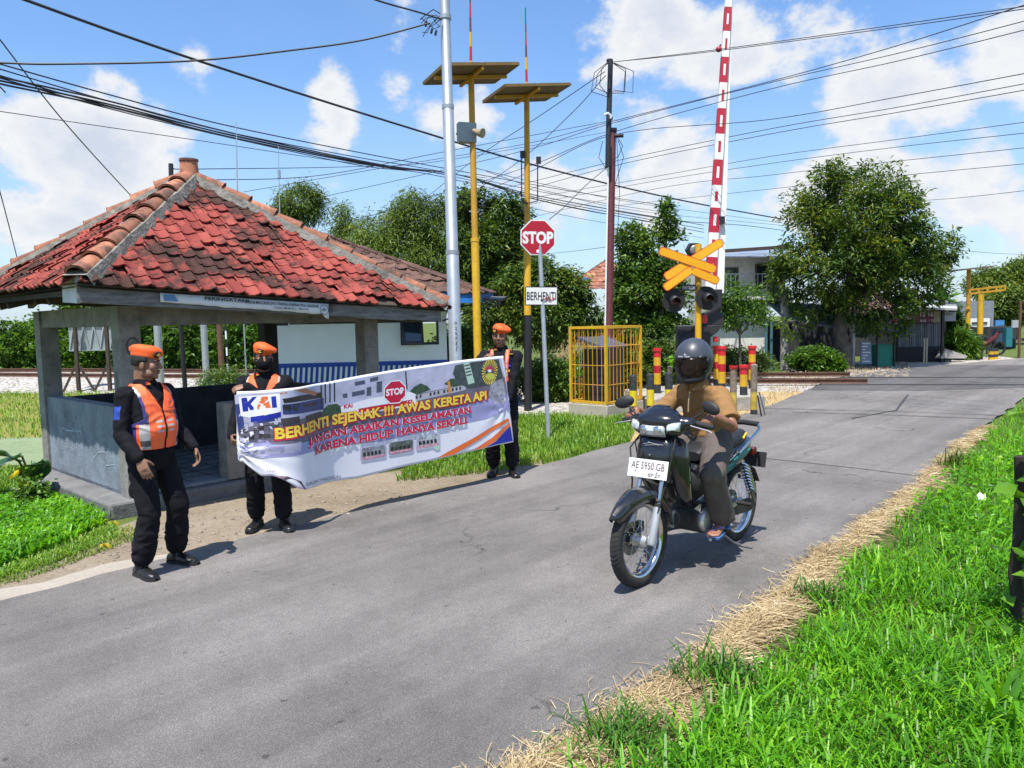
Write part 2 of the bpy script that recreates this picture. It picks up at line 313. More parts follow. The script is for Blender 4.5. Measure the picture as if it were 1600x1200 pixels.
def sheet(name, pts, z, m):
    mb = MB(); P = [Vector((p[0], p[1], z)) for p in pts]
    if sum(P[i].cross(P[(i+1) % len(P)]).z for i in range(len(P))) < 0: P.reverse()
    mb.add(P, [tuple(range(len(P)))]); o = mb.build(name, m, smooth=False); o['kind'] = 'structure'; return o
def gpx(pts, z=0): return [G(x, y, z) for x, y in pts]
mb = MB(); rows = []
xs = [-900, -300, -120, -60] + [-40+2*i for i in range(41)] + [60, 120, 300, 900]; ys = [-300, -60, -20] + [-8+2*i for i in range(40)] + [90, 140, 300, 900]
for y in ys: rows.append([(x, y, -.03) for x in xs])
o = mb.grid(rows).build('ground', M_ground); o['kind'] = 'structure'
FAR = [(-500, 1060), (0, 935), (290, 862), (500, 813), (700, 764), (850, 727), (985, 690), (1075, 668), (1180, 643), (1240, 618), (1300, 592), (1350, 583), (1400, 577), (1500, 568), (1600, 559), (1800, 545)]
NEAR = [(1800, 556), (1660, 590), (1600, 622), (1540, 664), (1440, 748), (1390, 792), (1290, 865), (1180, 958), (1070, 1045), (940, 1125), (810, 1200), (640, 1310)]
def jit(pts, n, a):                                    # a worn, slightly uneven edge
    out = []
    for i in range(len(pts)-1):
        for k in range(n):
            t = k/n; p = pts[i].lerp(pts[i+1], t); s = a*(mnoise.noise(p*1.3)*1.2 + mnoise.noise(p*4.1)*.5); out.append(p + B2*s)
    return out + [pts[-1]]
road_far = jit(gpx(FAR), 8, .07); road_near = jit(gpx(NEAR), 8, .10)
sheet('road', road_far + [road_far[-1] + A2*40, road_near[0] + A2*40] + road_near + [Vector((-4, -3, 0)), Vector((-9, -2, 0))], 0, M_asph)
sheet('resurfaced_road', gpx([(1095, 705), (1200, 717), (1330, 731), (1443, 745), (1540, 663), (1600, 621), (1660, 589), (1800, 556), (1800, 545), (1600, 559.5), (1500, 568.5), (1400, 577.5), (1350, 583.5), (1300, 593), (1240, 619), (1180, 644), (1075, 669)]), .006, M_asph2)
sheet('crossing_asphalt', gpx([(1298, 594), (1350, 584.5), (1400, 578.5), (1480, 571), (1600, 571), (1800, 577), (1640, 605), (1440, 611), (1262, 610)]), .011, M_asph3)
# darker resurfaced seam and cracks across the road
mb = MB()
for pl in ([(1060, 637), (1240, 640), (1400, 644), (1560, 650)], [(1330, 655), (1400, 642), (1420, 618)], [(1560, 656), (1380, 649), (1240, 645)]):
    g = [q + Vector((mnoise.noise(q*3)*.05, mnoise.noise(q*2.3)*.06, .017)) for q in gpx(pl)]
    for i in range(len(g)-1):
        for k in range(6):
            p = g[i].lerp(g[i+1], k/6); q = g[i].lerp(g[i+1], (k+1)/6); w = .018+.012*mnoise.noise(p*5); n = (q-p).cross(UP).normalized(); mb.add([p-n*w, q-n*w, q+n*w, p+n*w], [(0, 1, 2, 3)])
mb.build('road_seam', pm('bitumen', (.045, .043, .045), .8)).__setitem__('kind', 'structure')
sheet('dirt_shoulder', gpx([(-500, 1070), (0, 938), (290, 866), (500, 816), (700, 768), (850, 730), (840, 705), (700, 725), (560, 742), (460, 745), (330, 765), (270, 790), (180, 822), (110, 858), (0, 900), (-500, 1000)]), -.012, M_dirt)
sheet('sandy_road_edge', jit(gpx([(-500, 1062), (0, 936), (160, 897), (290, 864)]), 8, .05) + jit(gpx([(260, 862), (160, 880), (60, 905), (0, 917), (-500, 1020)]), 8, .09), -.006, M_sand)
sheet('gravel_yard', gpx([(640, 640), (740, 655), (900, 652), (1000, 628), (1010, 600), (640, 605)]), -.014, M_gravel)
sheet('dry_verge', jit(gpx([(985, 690), (1075, 668), (1180, 643), (1240, 618), (1300, 592)]), 6, .06) + gpx([(1290, 588), (1190, 598), (1060, 612), (985, 640)]), -.009, M_dry)
sheet('gravel_apron', gpx([(1225, 577), (1300, 591), (1350, 583), (1400, 577), (1500, 568), (1590, 560), (1560, 556), (1400, 562), (1300, 566), (1240, 571)]), -.010, M_gravel)
sheet('stubble_field', [(-60, 8), (-5.9, 10.5), (-7.3, 13), (-6, 15), (-7, 23.2), (-18, 24.8), (-60, 35)], -.020, M_field)
sheet('pond', gpx([(-400, 690), (0, 683), (62, 682), (150, 690), (150, 735), (0, 724), (-400, 740)]), -.012, M_pond)
# ------------------------------------------------ railway track
T0 = Vector((-17.3, 26, 0)); T1 = Vector((6.57, 20.2, 0)); TD = (T1-T0).normalized(); TN = Vector((-TD.y, TD.x, 0)); TL = (T1-T0).length
def tz(s): return .40 - .24*min(1, max(0, s)/TL)
SS = [-60, -30, -10, 0, 5, 10, 15, 20, 23, TL, TL+2.6]
rows = []
for off, dz in ((-2.6, -9), (-1.1, -.12), (-.6, -.10), (.5, -.12), (1.9, -.12), (2.9, -.12), (4.6, -9)):
    row = []
    for s in SS:
        z = -.025 if dz == -9 else max(-.012, (tz(s)+dz)*(1 if s < TL else .0)); p = T0 + TD*s + TN*off; row.append((p.x, p.y, z))
    rows.append(row)
MB().grid(rows).build('ballast_bed', M_gravel).__setitem__('kind', 'structure')
M_rust = pm('rusty_rail', (.16, .085, .055), .6, .5, .3, 5, .2)
for off, lb in ((0, 'rusty railway rail nearest the road junction, on pale ballast'), (2.35, 'rusty railway rail on the far side of the track bed')):
    mb = MB(); sec = [(-.09, -.16), (.09, -.16), (.09, -.14), (.02, -.12), (.02, -.05), (.042, -.04), (.042, 0), (-.042, 0), (-.042, -.04), (-.02, -.05), (-.02, -.12), (-.09, -.14)]
    rows = [[T0 + TD*s + TN*(off+a*1.15) + UP*(tz(s)+b*.75+.015) for a, b in sec] for s in SS]
    mb.grid(rows, True); o = mb.build('railway_rail', M_rust, origin=T0+TN*off, angle=20); tag(o, lb, 'rail', 'rails of the railway track')
mb = MB()
for off in (0, .16, 2.35, 2.51): p = T0 + TD*(TL+2.6) + TN*off + UP*.018; q = p + TD*50; n_ = TN*(.05 if off in (0, 2.35) else .025); mb.add([p-n_, q-n_, q+n_, p+n_], [(0, 1, 2, 3)])
mb.build('crossing_rail_groove', pm('rail_groove', (.05, .045, .043), .6, .3)).__setitem__('kind', 'structure')
# ------------------------------------------------ grasses
def inpoly(P, poly):
    x, y = P[:, 0], P[:, 1]; ins = np.zeros(len(P), bool); n = len(poly)
    for i in range(n):
        x1, y1 = poly[i][0], poly[i][1]; x2, y2 = poly[(i+1) % n][0], poly[(i+1) % n][1]
        c = ((y1 > y) != (y2 > y)); 
        with np.errstate(divide='ignore', invalid='ignore'): ins ^= c & (x < (x2-x1)*(y-y1)/(y2-y1) + x1)
    return ins
def scatter(poly, n, near=None, pw=1.3):
    poly = [(p[0], p[1]) for p in poly]; lo = np.min(poly, 0); hi = np.max(poly, 0); out = []; c = 0
    while c < n:
        P = rng.uniform(lo, hi, (n*4, 2)); P = P[inpoly(P, poly)]
        if near: d = np.hypot(P[:, 0], P[:, 1]); P = P[rng.random(len(P)) < np.minimum(1, (near/np.maximum(d, .1))**pw)]
        out.append(P); c += len(P)
        if not len(P): break
    return np.concatenate(out)[:n]
def blades(P, h, w, lean=.5, z0=-.03, zf=None):
    n = len(P); a = rng.uniform(0, 2*np.pi, n); hh = h*rng.uniform(.5, 1.25, n)*(.75+.5*rng.random(n)); ww = w*rng.uniform(.6, 1.3, n); le = lean*rng.uniform(.15, 1.3, n)*hh
    base = np.c_[P, np.full(n, z0) if zf is None else zf(P)]; sx = np.c_[-np.sin(a), np.cos(a), np.zeros(n)]*ww[:, None]; dr = np.c_[np.cos(a), np.sin(a), np.zeros(n)]
    up = np.c_[np.zeros(n), np.zeros(n), hh]
    m1 = base + up*.5 + dr*(le*.28)[:, None]; m2 = base + up*.86 + dr*(le*.75)[:, None]; tp = base + up*np.clip(1.02-.35*le/hh, .3, 1)[:, None] + dr*(le*1.25)[:, None]
    V = np.stack([base-sx*.5, base+sx*.5, m1-sx*.55, m1+sx*.55, m2-sx*.35, m2+sx*.35, tp], 1).reshape(-1, 3)
    k = (np.arange(n)*7)[:, None, None]; Fc = (np.array([[0, 1, 3], [0, 3, 2], [2, 3, 5], [2, 5, 4], [4, 5, 6]])[None] + k).reshape(-1, 3)
    return V, Fc
# broad weed leaves among the grass
def leaves(C, L_, w_, tilt=.6, droop=.35, dirs=None, rnd=rng, up=0.):
    """folded rhombic leaves: 6 points, 4 triangles each"""
    n = len(C); a = rnd.uniform(0, 2*np.pi, n); el = rnd.uniform(-tilt, tilt, n)+up
    d = np.c_[np.cos(a)*np.cos(el), np.sin(a)*np.cos(el), np.sin(el)] if dirs is None else dirs
    d = d/np.linalg.norm(d, axis=1, keepdims=True); up_ = np.tile([0, 0, 1.], (n, 1)) + rnd.normal(0, .45, (n, 3)); s = np.cross(d, up_); s /= np.linalg.norm(s, axis=1, keepdims=True)+1e-6; nn = np.cross(s, d)
    l = (L_*rnd.uniform(.65, 1.25, n))[:, None]; w = (w_*rnd.uniform(.65, 1.25, n))[:, None]
    z = np.zeros((n, 3)); z[:, 2] = -1
    b = C; q1 = C + d*l*.42 + z*l*droop*.12; t = C + d*l + z*l*droop
    V = np.stack([b, q1 + s*w*.5 + nn*w*.12, q1 - s*w*.5 + nn*w*.12, q1, t], 1).reshape(-1, 3)
    k = (np.arange(n)*5)[:, None, None]; Fc = (np.array([[0, 1, 3], [0, 3, 2], [1, 4, 3], [3, 4, 2]])[None] + k).reshape(-1, 3)
    return V, Fc
M_grass = leafmat('verge_grass', [(0, (.035, .13, .008)), (.4, (.085, .27, .012)), (.7, (.15, .42, .012)), (1, (.28, .54, .03))], .45, .4, 1.4)
M_lawn = leafmat('lawn_grass', [(0, (.05, .12, .012)), (.4, (.12, .27, .02)), (.75, (.22, .37, .04)), (1, (.36, .42, .10))], .35, .45, .8)
M_grassy = leafmat('dry_green_grass', [(0, (.05, .10, .015)), (.4, (.12, .21, .03)), (.75, (.24, .30, .06)), (1, (.38, .36, .13))], .3, .5, 1.2)
M_straw = leafmat('straw', [(0, (.20, .14, .07)), (.35, (.38, .285, .15)), (.7, (.52, .41, .235)), (1, (.66, .55, .36))], .1, .6, 2)
# verge on the near side of the road
edge = [q for q in road_near if q.y < 30]
def shift(pts, d): return [p - B2*d for p in pts]
vtail = [Vector((-.2, .3, 0)), Vector((4, -.5, 0)), Vector((16, 8, 0)), Vector((24, 24, 0))]
verge = [p - B2*(.31+.12*mnoise.noise(p*1.6)+.10*min(1, max(-1.6, (6-p.y)/3))) for p in edge] + vtail; soilp = shift(edge, .10) + vtail
def vz(P): 
    return np.array([-.03 + .05*(mnoise.noise(Vector((x*.9, y*.9, 3))) ) for x, y in P])
P = scatter(verge, 125000, 2.6, 1.4); vis = (np.abs(P[:, 0]) < P[:, 1]*.72+.5)
P = P[vis]; hn = np.array([mnoise.noise(Vector((x*1.1, y*1.1, 0))) for x, y in P])
V1, F1 = blades(P[hn > -.12], .165, .0105, .95); V2, F2 = blades(P[hn <= -.12], .115, .009, .95)
o = np_mesh('grass', np.concatenate([V1, V2]), np.concatenate([F1, F2+len(V1)]), M_grass); tag(o, kind='stuff')
P = scatter(verge, 420, 2.6, 1.5); V, Fc = blades(P, .11, .004, 1.3); tag(np_mesh('dead_grass', V, Fc, M_straw), kind='stuff')
P = scatter(verge, 5200, 3.0, 1.3); V, Fc = leaves(np.c_[P, rng.uniform(.0, .11, len(P))], .05, .03, .6, .12); tag(np_mesh('weed_leaves', V, Fc, M_grass), kind='stuff')
mud = MB(); mud.add([Vector((p.x, p.y, -.024)) for p in soilp], [tuple(range(len(soilp)))][::1]); o = mud.build('verge_soil', groundmat('dark_soil', [(.3, (.03, .04, .012)), (.5, (.07, .085, .025)), (.7, (.16, .13, .06))], 2, 30)); o['kind'] = 'structure'
P = scatter(gpx([(1410, 800), (1480, 745), (1590, 690), (1750, 700), (1750, 900), (1560, 930), (1480, 870)]), 2600); C = np.c_[P, rng.uniform(.02, .14, len(P))]
V, Fc = leaves(C, .06, .04, .5, .1); o = np_mesh('clover', V, Fc, M_grass); tag(o, kind='stuff')
# cut straw raked along the asphalt
st = jit(gpx([(1530, 667), (1440, 744), (1400, 776), (1290, 850), (1180, 940), (1070, 1030), (940, 1110), (800, 1190), (640, 1290)]), 6, .09)
V = []; Fs = []
wid = lambda p: .33*(.62+.62*mnoise.noise(p*1.5)+.42*min(1, max(-.6, (7.5-p.y)/4))) 
for i in range(len(st)-1):
    L_ = (st[i+1]-st[i]).length; k = int(min(900, 2600*L_*min(1, 4.0/max(1, st[i].y))))
    for _ in range(k):
        t = random.random(); p = st[i].lerp(st[i+1], t); q = random.gauss(.42, .24); off = q*wid(p)*1.1 + .03; h = .035*max(0, 1-abs(q-.45)*1.3)
        p = p - B2*off + UP*(random.uniform(.0, .012)+h*random.random()+.004); a = AZ + random.gauss(0, .75); l = random.uniform(.05, .17); d = Vector((math.cos(a), math.sin(a), random.gauss(0, .035))); w = Vector((-d.y, d.x, random.gauss(0, .6))).normalized()*random.uniform(.0006, .0015)*(1+.13*p.y)
        if p.z + d.z*l < .003: d.z = abs(d.z)
        md = p + d*l*.5 + UP*random.uniform(0, .012) + Vector((-d.y, d.x, 0))*random.gauss(0, .012); b = len(V)
        V += [p-w, p+w, md-w, md+w, p+d*l-w, p+d*l+w]; Fs += [(b, b+1, b+3, b+2), (b+2, b+3, b+5, b+4)]
o = np_mesh('straw', V, Fs, M_straw); tag(o, kind='stuff')
base = [p - B2*(wid(p)*.95) for p in st]; rows = [[Vector((p.x, p.y, .004)) - B2*.03 for p in st], [Vector((p.x, p.y, .022)) - B2*(.4*wid(p)) for p in st], [Vector((q.x, q.y, -.02)) for q in base]]
MB().grid(rows).build('straw_bed', groundmat('straw_bed_soil', [(.3, (.20, .13, .05)), (.5, (.38, .27, .12)), (.75, (.5, .38, .2))], 3, 40, .8, 70)).__setitem__('kind', 'structure')
# grass on the far side of the road
def patch(name, px, n, h, w, m, lean=.6, near=None, z0=-.03):
    P = scatter(gpx(px), n, near); V, Fc = blades(P, h, w, lean, z0); o = np_mesh(name, V, Fc, m); tag(o, kind='stuff'); return o
patch('grass', [(620, 752), (760, 738), (850, 722), (985, 688), (1000, 655), (960, 640), (890, 648), (800, 650), (700, 690), (640, 725)], 17000, .115, .012, M_lawn)
patch('grass', [(-60, 900), (0, 885), (90, 850), (165, 815), (150, 800), (100, 785), (40, 770), (-60, 775)], 7000, .11, .016, M_grass, .9)
patch('grass', [(-60, 905), (0, 890), (100, 855), (175, 818), (190, 835), (110, 868), (0, 905)], 2600, .06, .010, M_lawn, .9)
patch('grass', [(-60, 925), (0, 905), (120, 862), (200, 820), (250, 835), (190, 850), (80, 890), (0, 915)], 1500, .05, .008, M_grassy, .9)
patch('grass', [(-100, 780), (-100, 738), (70, 728), (75, 775), (40, 785)], 2600, .10, .013, M_lawn, .9)
patch('grass', [(-150, 690), (70, 684), (75, 640), (330, 612), (330, 600), (-200, 606)], 9000, .10, .016, M_lawn, .8)
patch('dry_grass', [(1195, 640), (1240, 617), (1300, 591), (1400, 576), (1330, 574), (1250, 584), (1200, 606)], 1600, .10, .010, M_straw, .9)
patch('dry_grass', [(990, 690), (1075, 668), (1190, 642), (1200, 615), (1060, 625), (985, 650)], 900, .09, .010, M_straw, .9)
P = scatter(gpx([(-60, 890), (0, 875), (90, 845), (160, 812), (120, 785), (40, 775), (-60, 790)]), 2600); V, Fc = leaves(np.c_[P, rng.uniform(0, .09, len(P))], .06, .035, .6, .1); tag(np_mesh('weed_leaves', V, Fc, M_grass), kind='stuff')
# small stones and litter on the shoulder
M_stone = pm('stone', (.24, .20, .155), .9, var=.3, scale=9, island=.3)
mb = MB()
for _ in range(170):
    x = random.uniform(150, 640); y = 770 + (640-x)*.18 + random.uniform(-25, 25); p = G(x, y, -.008); r = random.uniform(.006, .03); mb.ell(p, (r, r*random.uniform(.6, 1), r*.55), 6, 4, Matrix.Rotation(random.random()*6, 4, 'Z'))
for _ in range(500):
    x = random.uniform(1225, 1420); y = random.uniform(566, 590); p = G(x, y, .0); r = random.uniform(.03, .09); mb.ell(p, (r, r*.8, r*.6), 6, 4, Matrix.Rotation(random.random()*6, 4, 'Z'))
o = mb.build('gravel', M_stone, angle=20); o['kind'] = 'stuff'
# ================================================================== the guard hut with the tiled roof
C0 = Vector((-3.86, 7.72, 0)); HW = 2.95; HD = 2.45     # near corner post, length along the road, depth
def H(a, b, z=0): return C0 + A2*a + B2*b + UP*z
M_paint = pm('grey_blue_paint', (.18, .21, .25), .85, var=.35, scale=3.2, bump=.25, bscale=25, dirt=(.26, .30, .34), dscale=5, damt=.35)
M_paintd = pm('dark_grey_wall', (.035, .038, .042), .9, var=.4, scale=4, bump=.2, bscale=25, dirt=(.12, .13, .14), dscale=6, damt=.2)  # near-black grey for the back, end and inner wall faces
M_post = pm('bare_grey_post', (.22, .21, .19), .9, var=.3, scale=6, bump=.3, bscale=30, dirt=(.06, .06, .06), dscale=4, damt=.3)
M_conc = pm('concrete', (.33, .31, .28), .95, var=.25, scale=5, bump=.4, bscale=40, dirt=(.14, .13, .12), dscale=3, damt=.35)
M_concd = pm('dark_concrete', (.15, .15, .15), .95, var=.3, scale=6, bump=.4, bscale=40, dirt=(.05, .05, .05), dscale=3, damt=.4)
M_wood = pm('weathered_wood', (.17, .165, .16), .9, var=.45, scale=5, bump=.5, bscale=30, dirt=(.05, .05, .05), dscale=4, damt=.35, stretch=(1, 1, 5))
M_woodd = pm('old_dark_wood', (.055, .04, .03), .9, var=.4, scale=8, bump=.4, bscale=40)
M_chalk = pm('chalk_marks', (.34, .39, .44), .95, var=.4, scale=20, bump=0)
hut = thing('guard_hut', 'open sided roadside hut with red tiled hip roof and grey chalk scrawled walls', 'hut', H(HW/2, HD/2), AZ)
FL = .15
MB().box(H(HW/2-.06, HD/2, FL/2-.06), (HW+.52, HD+.36, FL+.10), AZ).build('plinth', M_concd, hut, bevel=.03)
mb = MB().box(H(HW/2, HD/2, FL+.012), (HW+.15, HD+.15, .03), AZ)
tilem = groundmat('pale_floor_tile', [(.3, (.13, .15, .17)), (.6, (.24, .27, .30)), (.8, (.32, .36, .40))], 2, 8, .1, 60); mb.build('floor', tilem, hut)
mb = MB()
for a in np.arange(.3, HW, .3): mb.box(H(a, HD/2, FL+.0285), (.008, HD, .004), AZ)
for b in np.arange(.3, HD, .3): mb.box(H(HW/2, b, FL+.0305), (HW, .008, .004), AZ)
mb.build('floor_joint', pm('grout', (.06, .065, .07), .9), hut)
WT = 1.04
def wall(name, a0, b0, a1, b1, z0, z1, th, m, **k):
    p = H(a0, b0, (z0+z1)/2); q = H(a1, b1, (z0+z1)/2); return MB().bar(p, q, th, z1-z0).build(name, m, hut, bevel=.012, **k)
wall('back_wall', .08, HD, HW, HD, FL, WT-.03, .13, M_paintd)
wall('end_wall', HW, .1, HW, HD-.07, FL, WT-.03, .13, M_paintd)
wall('inner_wall_face', .085, 0.0, .085, HD-.08, FL+.03, WT-.04, .03, M_paintd)  # thin dark sheet over the inner face of the side wall
mb = MB()
mb.box(H(1.05, -.005, (FL+WT-.03)/2), (.22, .20, WT-.03-FL), AZ); mb.build('bench_pier', M_post, hut, bevel=.015)
EV = 2.02
M_scr = pm('pale_scrawl', (.30, .27, .24), .9); M_scrd = pm('dark_scrawl', (.10, .07, .06), .9)
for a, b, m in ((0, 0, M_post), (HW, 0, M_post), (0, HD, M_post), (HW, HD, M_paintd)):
    mb = MB().box(H(a, b, (EV+.05)/2+.02), (.205, .205, EV), AZ).mat(1)
    if (a, b) == (0, 0):
        g = [H(.02+.06*math.cos(t), -.1055, 1.66+.09*math.sin(t)) for t in np.linspace(.4, 4.6, 9)]
        for i in range(8): mb.bar(g[i], g[i+1], .014, .003, up=B2)
    if (a, b) == (HW, 0):
        o_ = H(HW-.05, -.1055, 1.32); mb.bar(o_, o_+UP*.2, .014, .003, up=B2); mb.bar(o_+UP*.2-A2*.05, o_+UP*.2+A2*.06, .014, .003, up=B2)
        g = [H(HW+.02*math.cos(t)*3, -.1055, 1.68+.09*math.sin(t)) for t in np.linspace(0, 4.2, 9)]
        for i in range(8): mb.bar(g[i], g[i+1], .012, .003, up=B2)
    mb.build('post', [m, M_scr if a else M_scrd], hut)
for p, q in (((0, 0), (HW, 0)), ((0, HD), (HW, HD)), ((0, 0), (0, HD)), ((HW, 0), (HW, HD))):
    MB().bar(H(*p, EV-.05), H(*q, EV-.05), .15, .20).build('ring_beam', M_post, hut)
# chalk scrawl on the side wall, letters and loops as thin raised strokes
mb = MB().bar(H(0, -.02, (.06+WT)/2), H(0, HD, (.06+WT)/2), .15, WT-.06).mat(1)
def wallpt(b, z): return H(-.0785, b, z)
def stroke(pts, w=.007):
    pts = [wallpt(*p) for p in pts]
    for i in range(len(pts)-1):
        d = (pts[i+1]-pts[i]); n = d.cross(A2).normalized()*w; mb.add([pts[i]-n, pts[i+1]-n, pts[i+1]+n, pts[i]+n], [(0, 1, 2, 3)])
stroke([(1.28+.30*math.cos(t)*(.4+.2*math.sin(t)), .78+.14*math.sin(t)) for t in np.linspace(1.2, -2.6, 16)] + [(1.72, .68), (1.82, .70), (1.9, .66)], .009)
for k in range(16):
    b = random.uniform(.3, 2.1); z = random.uniform(.4, .9); a = random.random()*6; stroke([(b+.05*math.cos(a+t)*random.uniform(.5, 1.2), z+.05*math.sin(a+t)) for t in np.linspace(0, random.uniform(1.5, 5), 7)], .004)
put_text(mb, 'StHF', wallpt(1.92, .44), -B2, UP, height=.085, lift=.0)
put_text(mb, '2', wallpt(1.35, .42), -B2, UP, height=.07)
stroke([(.95, .5), (.9, .44), (.75, .52), (.55, .55), (.5, .53)], .005); stroke([(.6, .34), (.55, .4), (.3, .44), (.25, .36)], .005); stroke([(1.58, .62), (1.6, .5), (1.52, .46)], .005); stroke([(1.45, .62), (1.46, .5), (1.4, .5), (1.38, .6)], .005)
mb.build('side_wall', [M_paint, M_chalk], hut, smooth=False)
mb = MB().bar(H(1.12, 0, (.02+WT)/2), H(HW-.02, 0, (.02+WT)/2), .14, WT-.14).mat(1)
put_text(mb, 'DE', H(HW-.55, -.0745, WT-.20), A2, UP, height=.09); put_text(mb, 'PK', H(2.0, -.0745, .5), A2, UP, height=.14); mb.build('front_wall', [M_paint, M_chalk], hut, smooth=False)
# ---- roof: hip roof of interlocking tiles
OV = .63; OVR = .84; EZ = EV+.225; ED = -.235
ex0, ex1, ey0, ey1 = -OV, HW+OVR, -OV, HD+OV
apex = H((ex0+ex1)/2-.27, (ey0+ey1)/2, 3.63)
def tilemat():
    m = bpy.data.materials.new('red_roof_tile'); m.use_nodes = True; nt = m.node_tree; N = nt.nodes; L = nt.links; b = N['Principled BSDF']; tc = N.new('ShaderNodeTexCoord'); g = N.new('ShaderNodeNewGeometry')
    cr = N.new('ShaderNodeValToRGB'); el = cr.color_ramp.elements; el[0].color = (.19, .034, .027, 1); el[1].color = (.33, .075, .056, 1); e2 = el.new(.5); e2.color = (.27, .052, .040, 1); L.new(g.outputs['Random Per Island'], cr.inputs[0])
    def nz(sc, d, r, st=None):
        n = N.new('ShaderNodeTexNoise'); n.inputs['Scale'].default_value = sc; n.inputs['Detail'].default_value = d; n.inputs['Roughness'].default_value = r
        L.new(tc.outputs['Object'], n.inputs[0]); return n.outputs[0]
    a = N.new('ShaderNodeMath'); a.operation = 'MULTIPLY_ADD'; L.new(g.outputs['Random Per Island'], a.inputs[0]); a.inputs[1].default_value = .09; L.new(nz(1.5, 3, .5), a.inputs[2])
    a2 = N.new('ShaderNodeMath'); a2.operation = 'MULTIPLY_ADD'; L.new(nz(13, 8, .7), a2.inputs[0]); a2.inputs[1].default_value = .55; L.new(a.outputs[0], a2.inputs[2])
    mr = N.new('ShaderNodeMapRange'); mr.inputs[1].default_value = .78; mr.inputs[2].default_value = .90; mr.inputs[4].default_value = .93; L.new(a2.outputs[0], mr.inputs[0])
    mx = N.new('ShaderNodeMixRGB'); L.new(mr.outputs[0], mx.inputs[0]); L.new(cr.outputs[0], mx.inputs[1]); mx.inputs[2].default_value = (.030, .018, .014, 1)
    n4 = nz(30, 6, .75); mr2 = N.new('ShaderNodeMapRange'); mr2.inputs[1].default_value = .5; mr2.inputs[2].default_value = .75; mr2.inputs[4].default_value = .6; L.new(n4, mr2.inputs[0])
    mx2 = N.new('ShaderNodeMixRGB'); L.new(mr2.outputs[0], mx2.inputs[0]); L.new(mx.outputs[0], mx2.inputs[1]); mx2.inputs[2].default_value = (.16, .055, .04, 1)
    L.new(mx2.outputs[0], b.inputs['Base Color']); b.inputs['Roughness'].default_value = .8; b.inputs['Specular IOR Level'].default_value = .25
    bp = N.new('ShaderNodeBump'); bp.inputs['Strength'].default_value = .35; bp.inputs['Distance'].default_value = .015; L.new(n4, bp.inputs['Height']); L.new(bp.outputs[0], b.inputs['Normal']); return m
M_tile = tilemat()
def tile_slope(mb, e0, e1, ap, tw=.155, ex=.15, ln=.205, gaps=()):
    """rows of rolled tiles from the eave e0-e1 up to the apex ap"""
    e0, e1, ap = Vector(e0), Vector(e1), Vector(ap); s = (e1-e0); Ls = s.length; s.normalize(); foot = e0 + s*((ap-e0).dot(s)); t = ap-foot; Lt = t.length; t.normalize(); n = s.cross(t)
    if n.z < 0: n = -n
    sa = (ap-e0).dot(s); rows = int(Lt/ex)+1
    prof = [(0, .020), (.10, .029), (.2, .019), (.30, .003), (.52, .0), (.72, .003), (.84, .014), (1.0, .020)]
    for r in range(rows):
        t0 = r*ex-.05; off = (r % 2)*.0; nt_ = int(Ls/tw)+2
        for k in range(-1, nt_):
            if (r, k) in gaps: continue
            s0 = k*tw; tl = max(t0, 0); lo = sa*tl/Lt; hi = Ls-(Ls-sa)*tl/Lt
            if s0+tw < lo+.01 or s0 > hi-.01: continue
            j = random.gauss(0, .006); jz = abs(random.gauss(0, .005)); tilt = random.gauss(0, .004); vs = []; fs = []
            for iy, (tt, nz_) in enumerate(((t0+j, .016+jz-.018), (t0+j, .018+jz), (t0+ln*.5, .012+jz*.5), (t0+ln, .0))):
                lo = sa*max(tt, 0)/Lt; hi = Ls-(Ls-sa)*max(tt, 0)/Lt
                for (fx, hz) in prof:
                    ss = min(max(s0+fx*tw*1.02, lo), hi); vs.append(e0 + s*ss + t*min(tt, Lt-.02) + n*(hz+nz_+tilt*fx*4+.03))
            m_ = len(prof)
            for iy in range(3):
                for ix in range(m_-1): a = iy*m_+ix; fs.append((a, a+1, a+m_+1, a+m_))
            mb.add(vs, fs)
def ev(a, b, dz=0): return H(a, b, EZ+dz)
mb = MB()
tile_slope(mb, ev(ex0, ey0), ev(ex1, ey0, ED), apex, gaps={(0, 22), (0, 21)})
tile_slope(mb, ev(ex0, ey1), ev(ex0, ey0), apex)
tile_slope(mb, ev(ex1, ey0, ED), ev(ex1, ey1, ED), apex)
tile_slope(mb, ev(ex1, ey1, ED), ev(ex0, ey1), apex)
mb.build('tiled_roof', M_tile, hut, angle=50)
mb = MB(); cs = [ev(ex0, ey0), ev(ex1, ey0, ED), ev(ex1, ey1, ED), ev(ex0, ey1)]
for i in range(4): mb.add([cs[i], cs[(i+1) % 4], apex], [(0, 1, 2)]); mb.add([cs[i]-UP*.03, cs[(i+1) % 4]-UP*.03, apex-UP*.03], [(2, 1, 0)])
mb.build('roof_deck', M_woodd, hut, smooth=False)
M_ridge = pm('ridge_tile', (.34, .135, .075), .85, var=.35, scale=7, bump=.3, bscale=35, dirt=(.045, .035, .03), dscale=5, damt=.6, island=.35)
M_mortar = pm('old_mortar', (.20, .185, .16), .95, var=.4, scale=9, bump=.8, bscale=25, dirt=(.06, .055, .05), dscale=5, damt=.4)
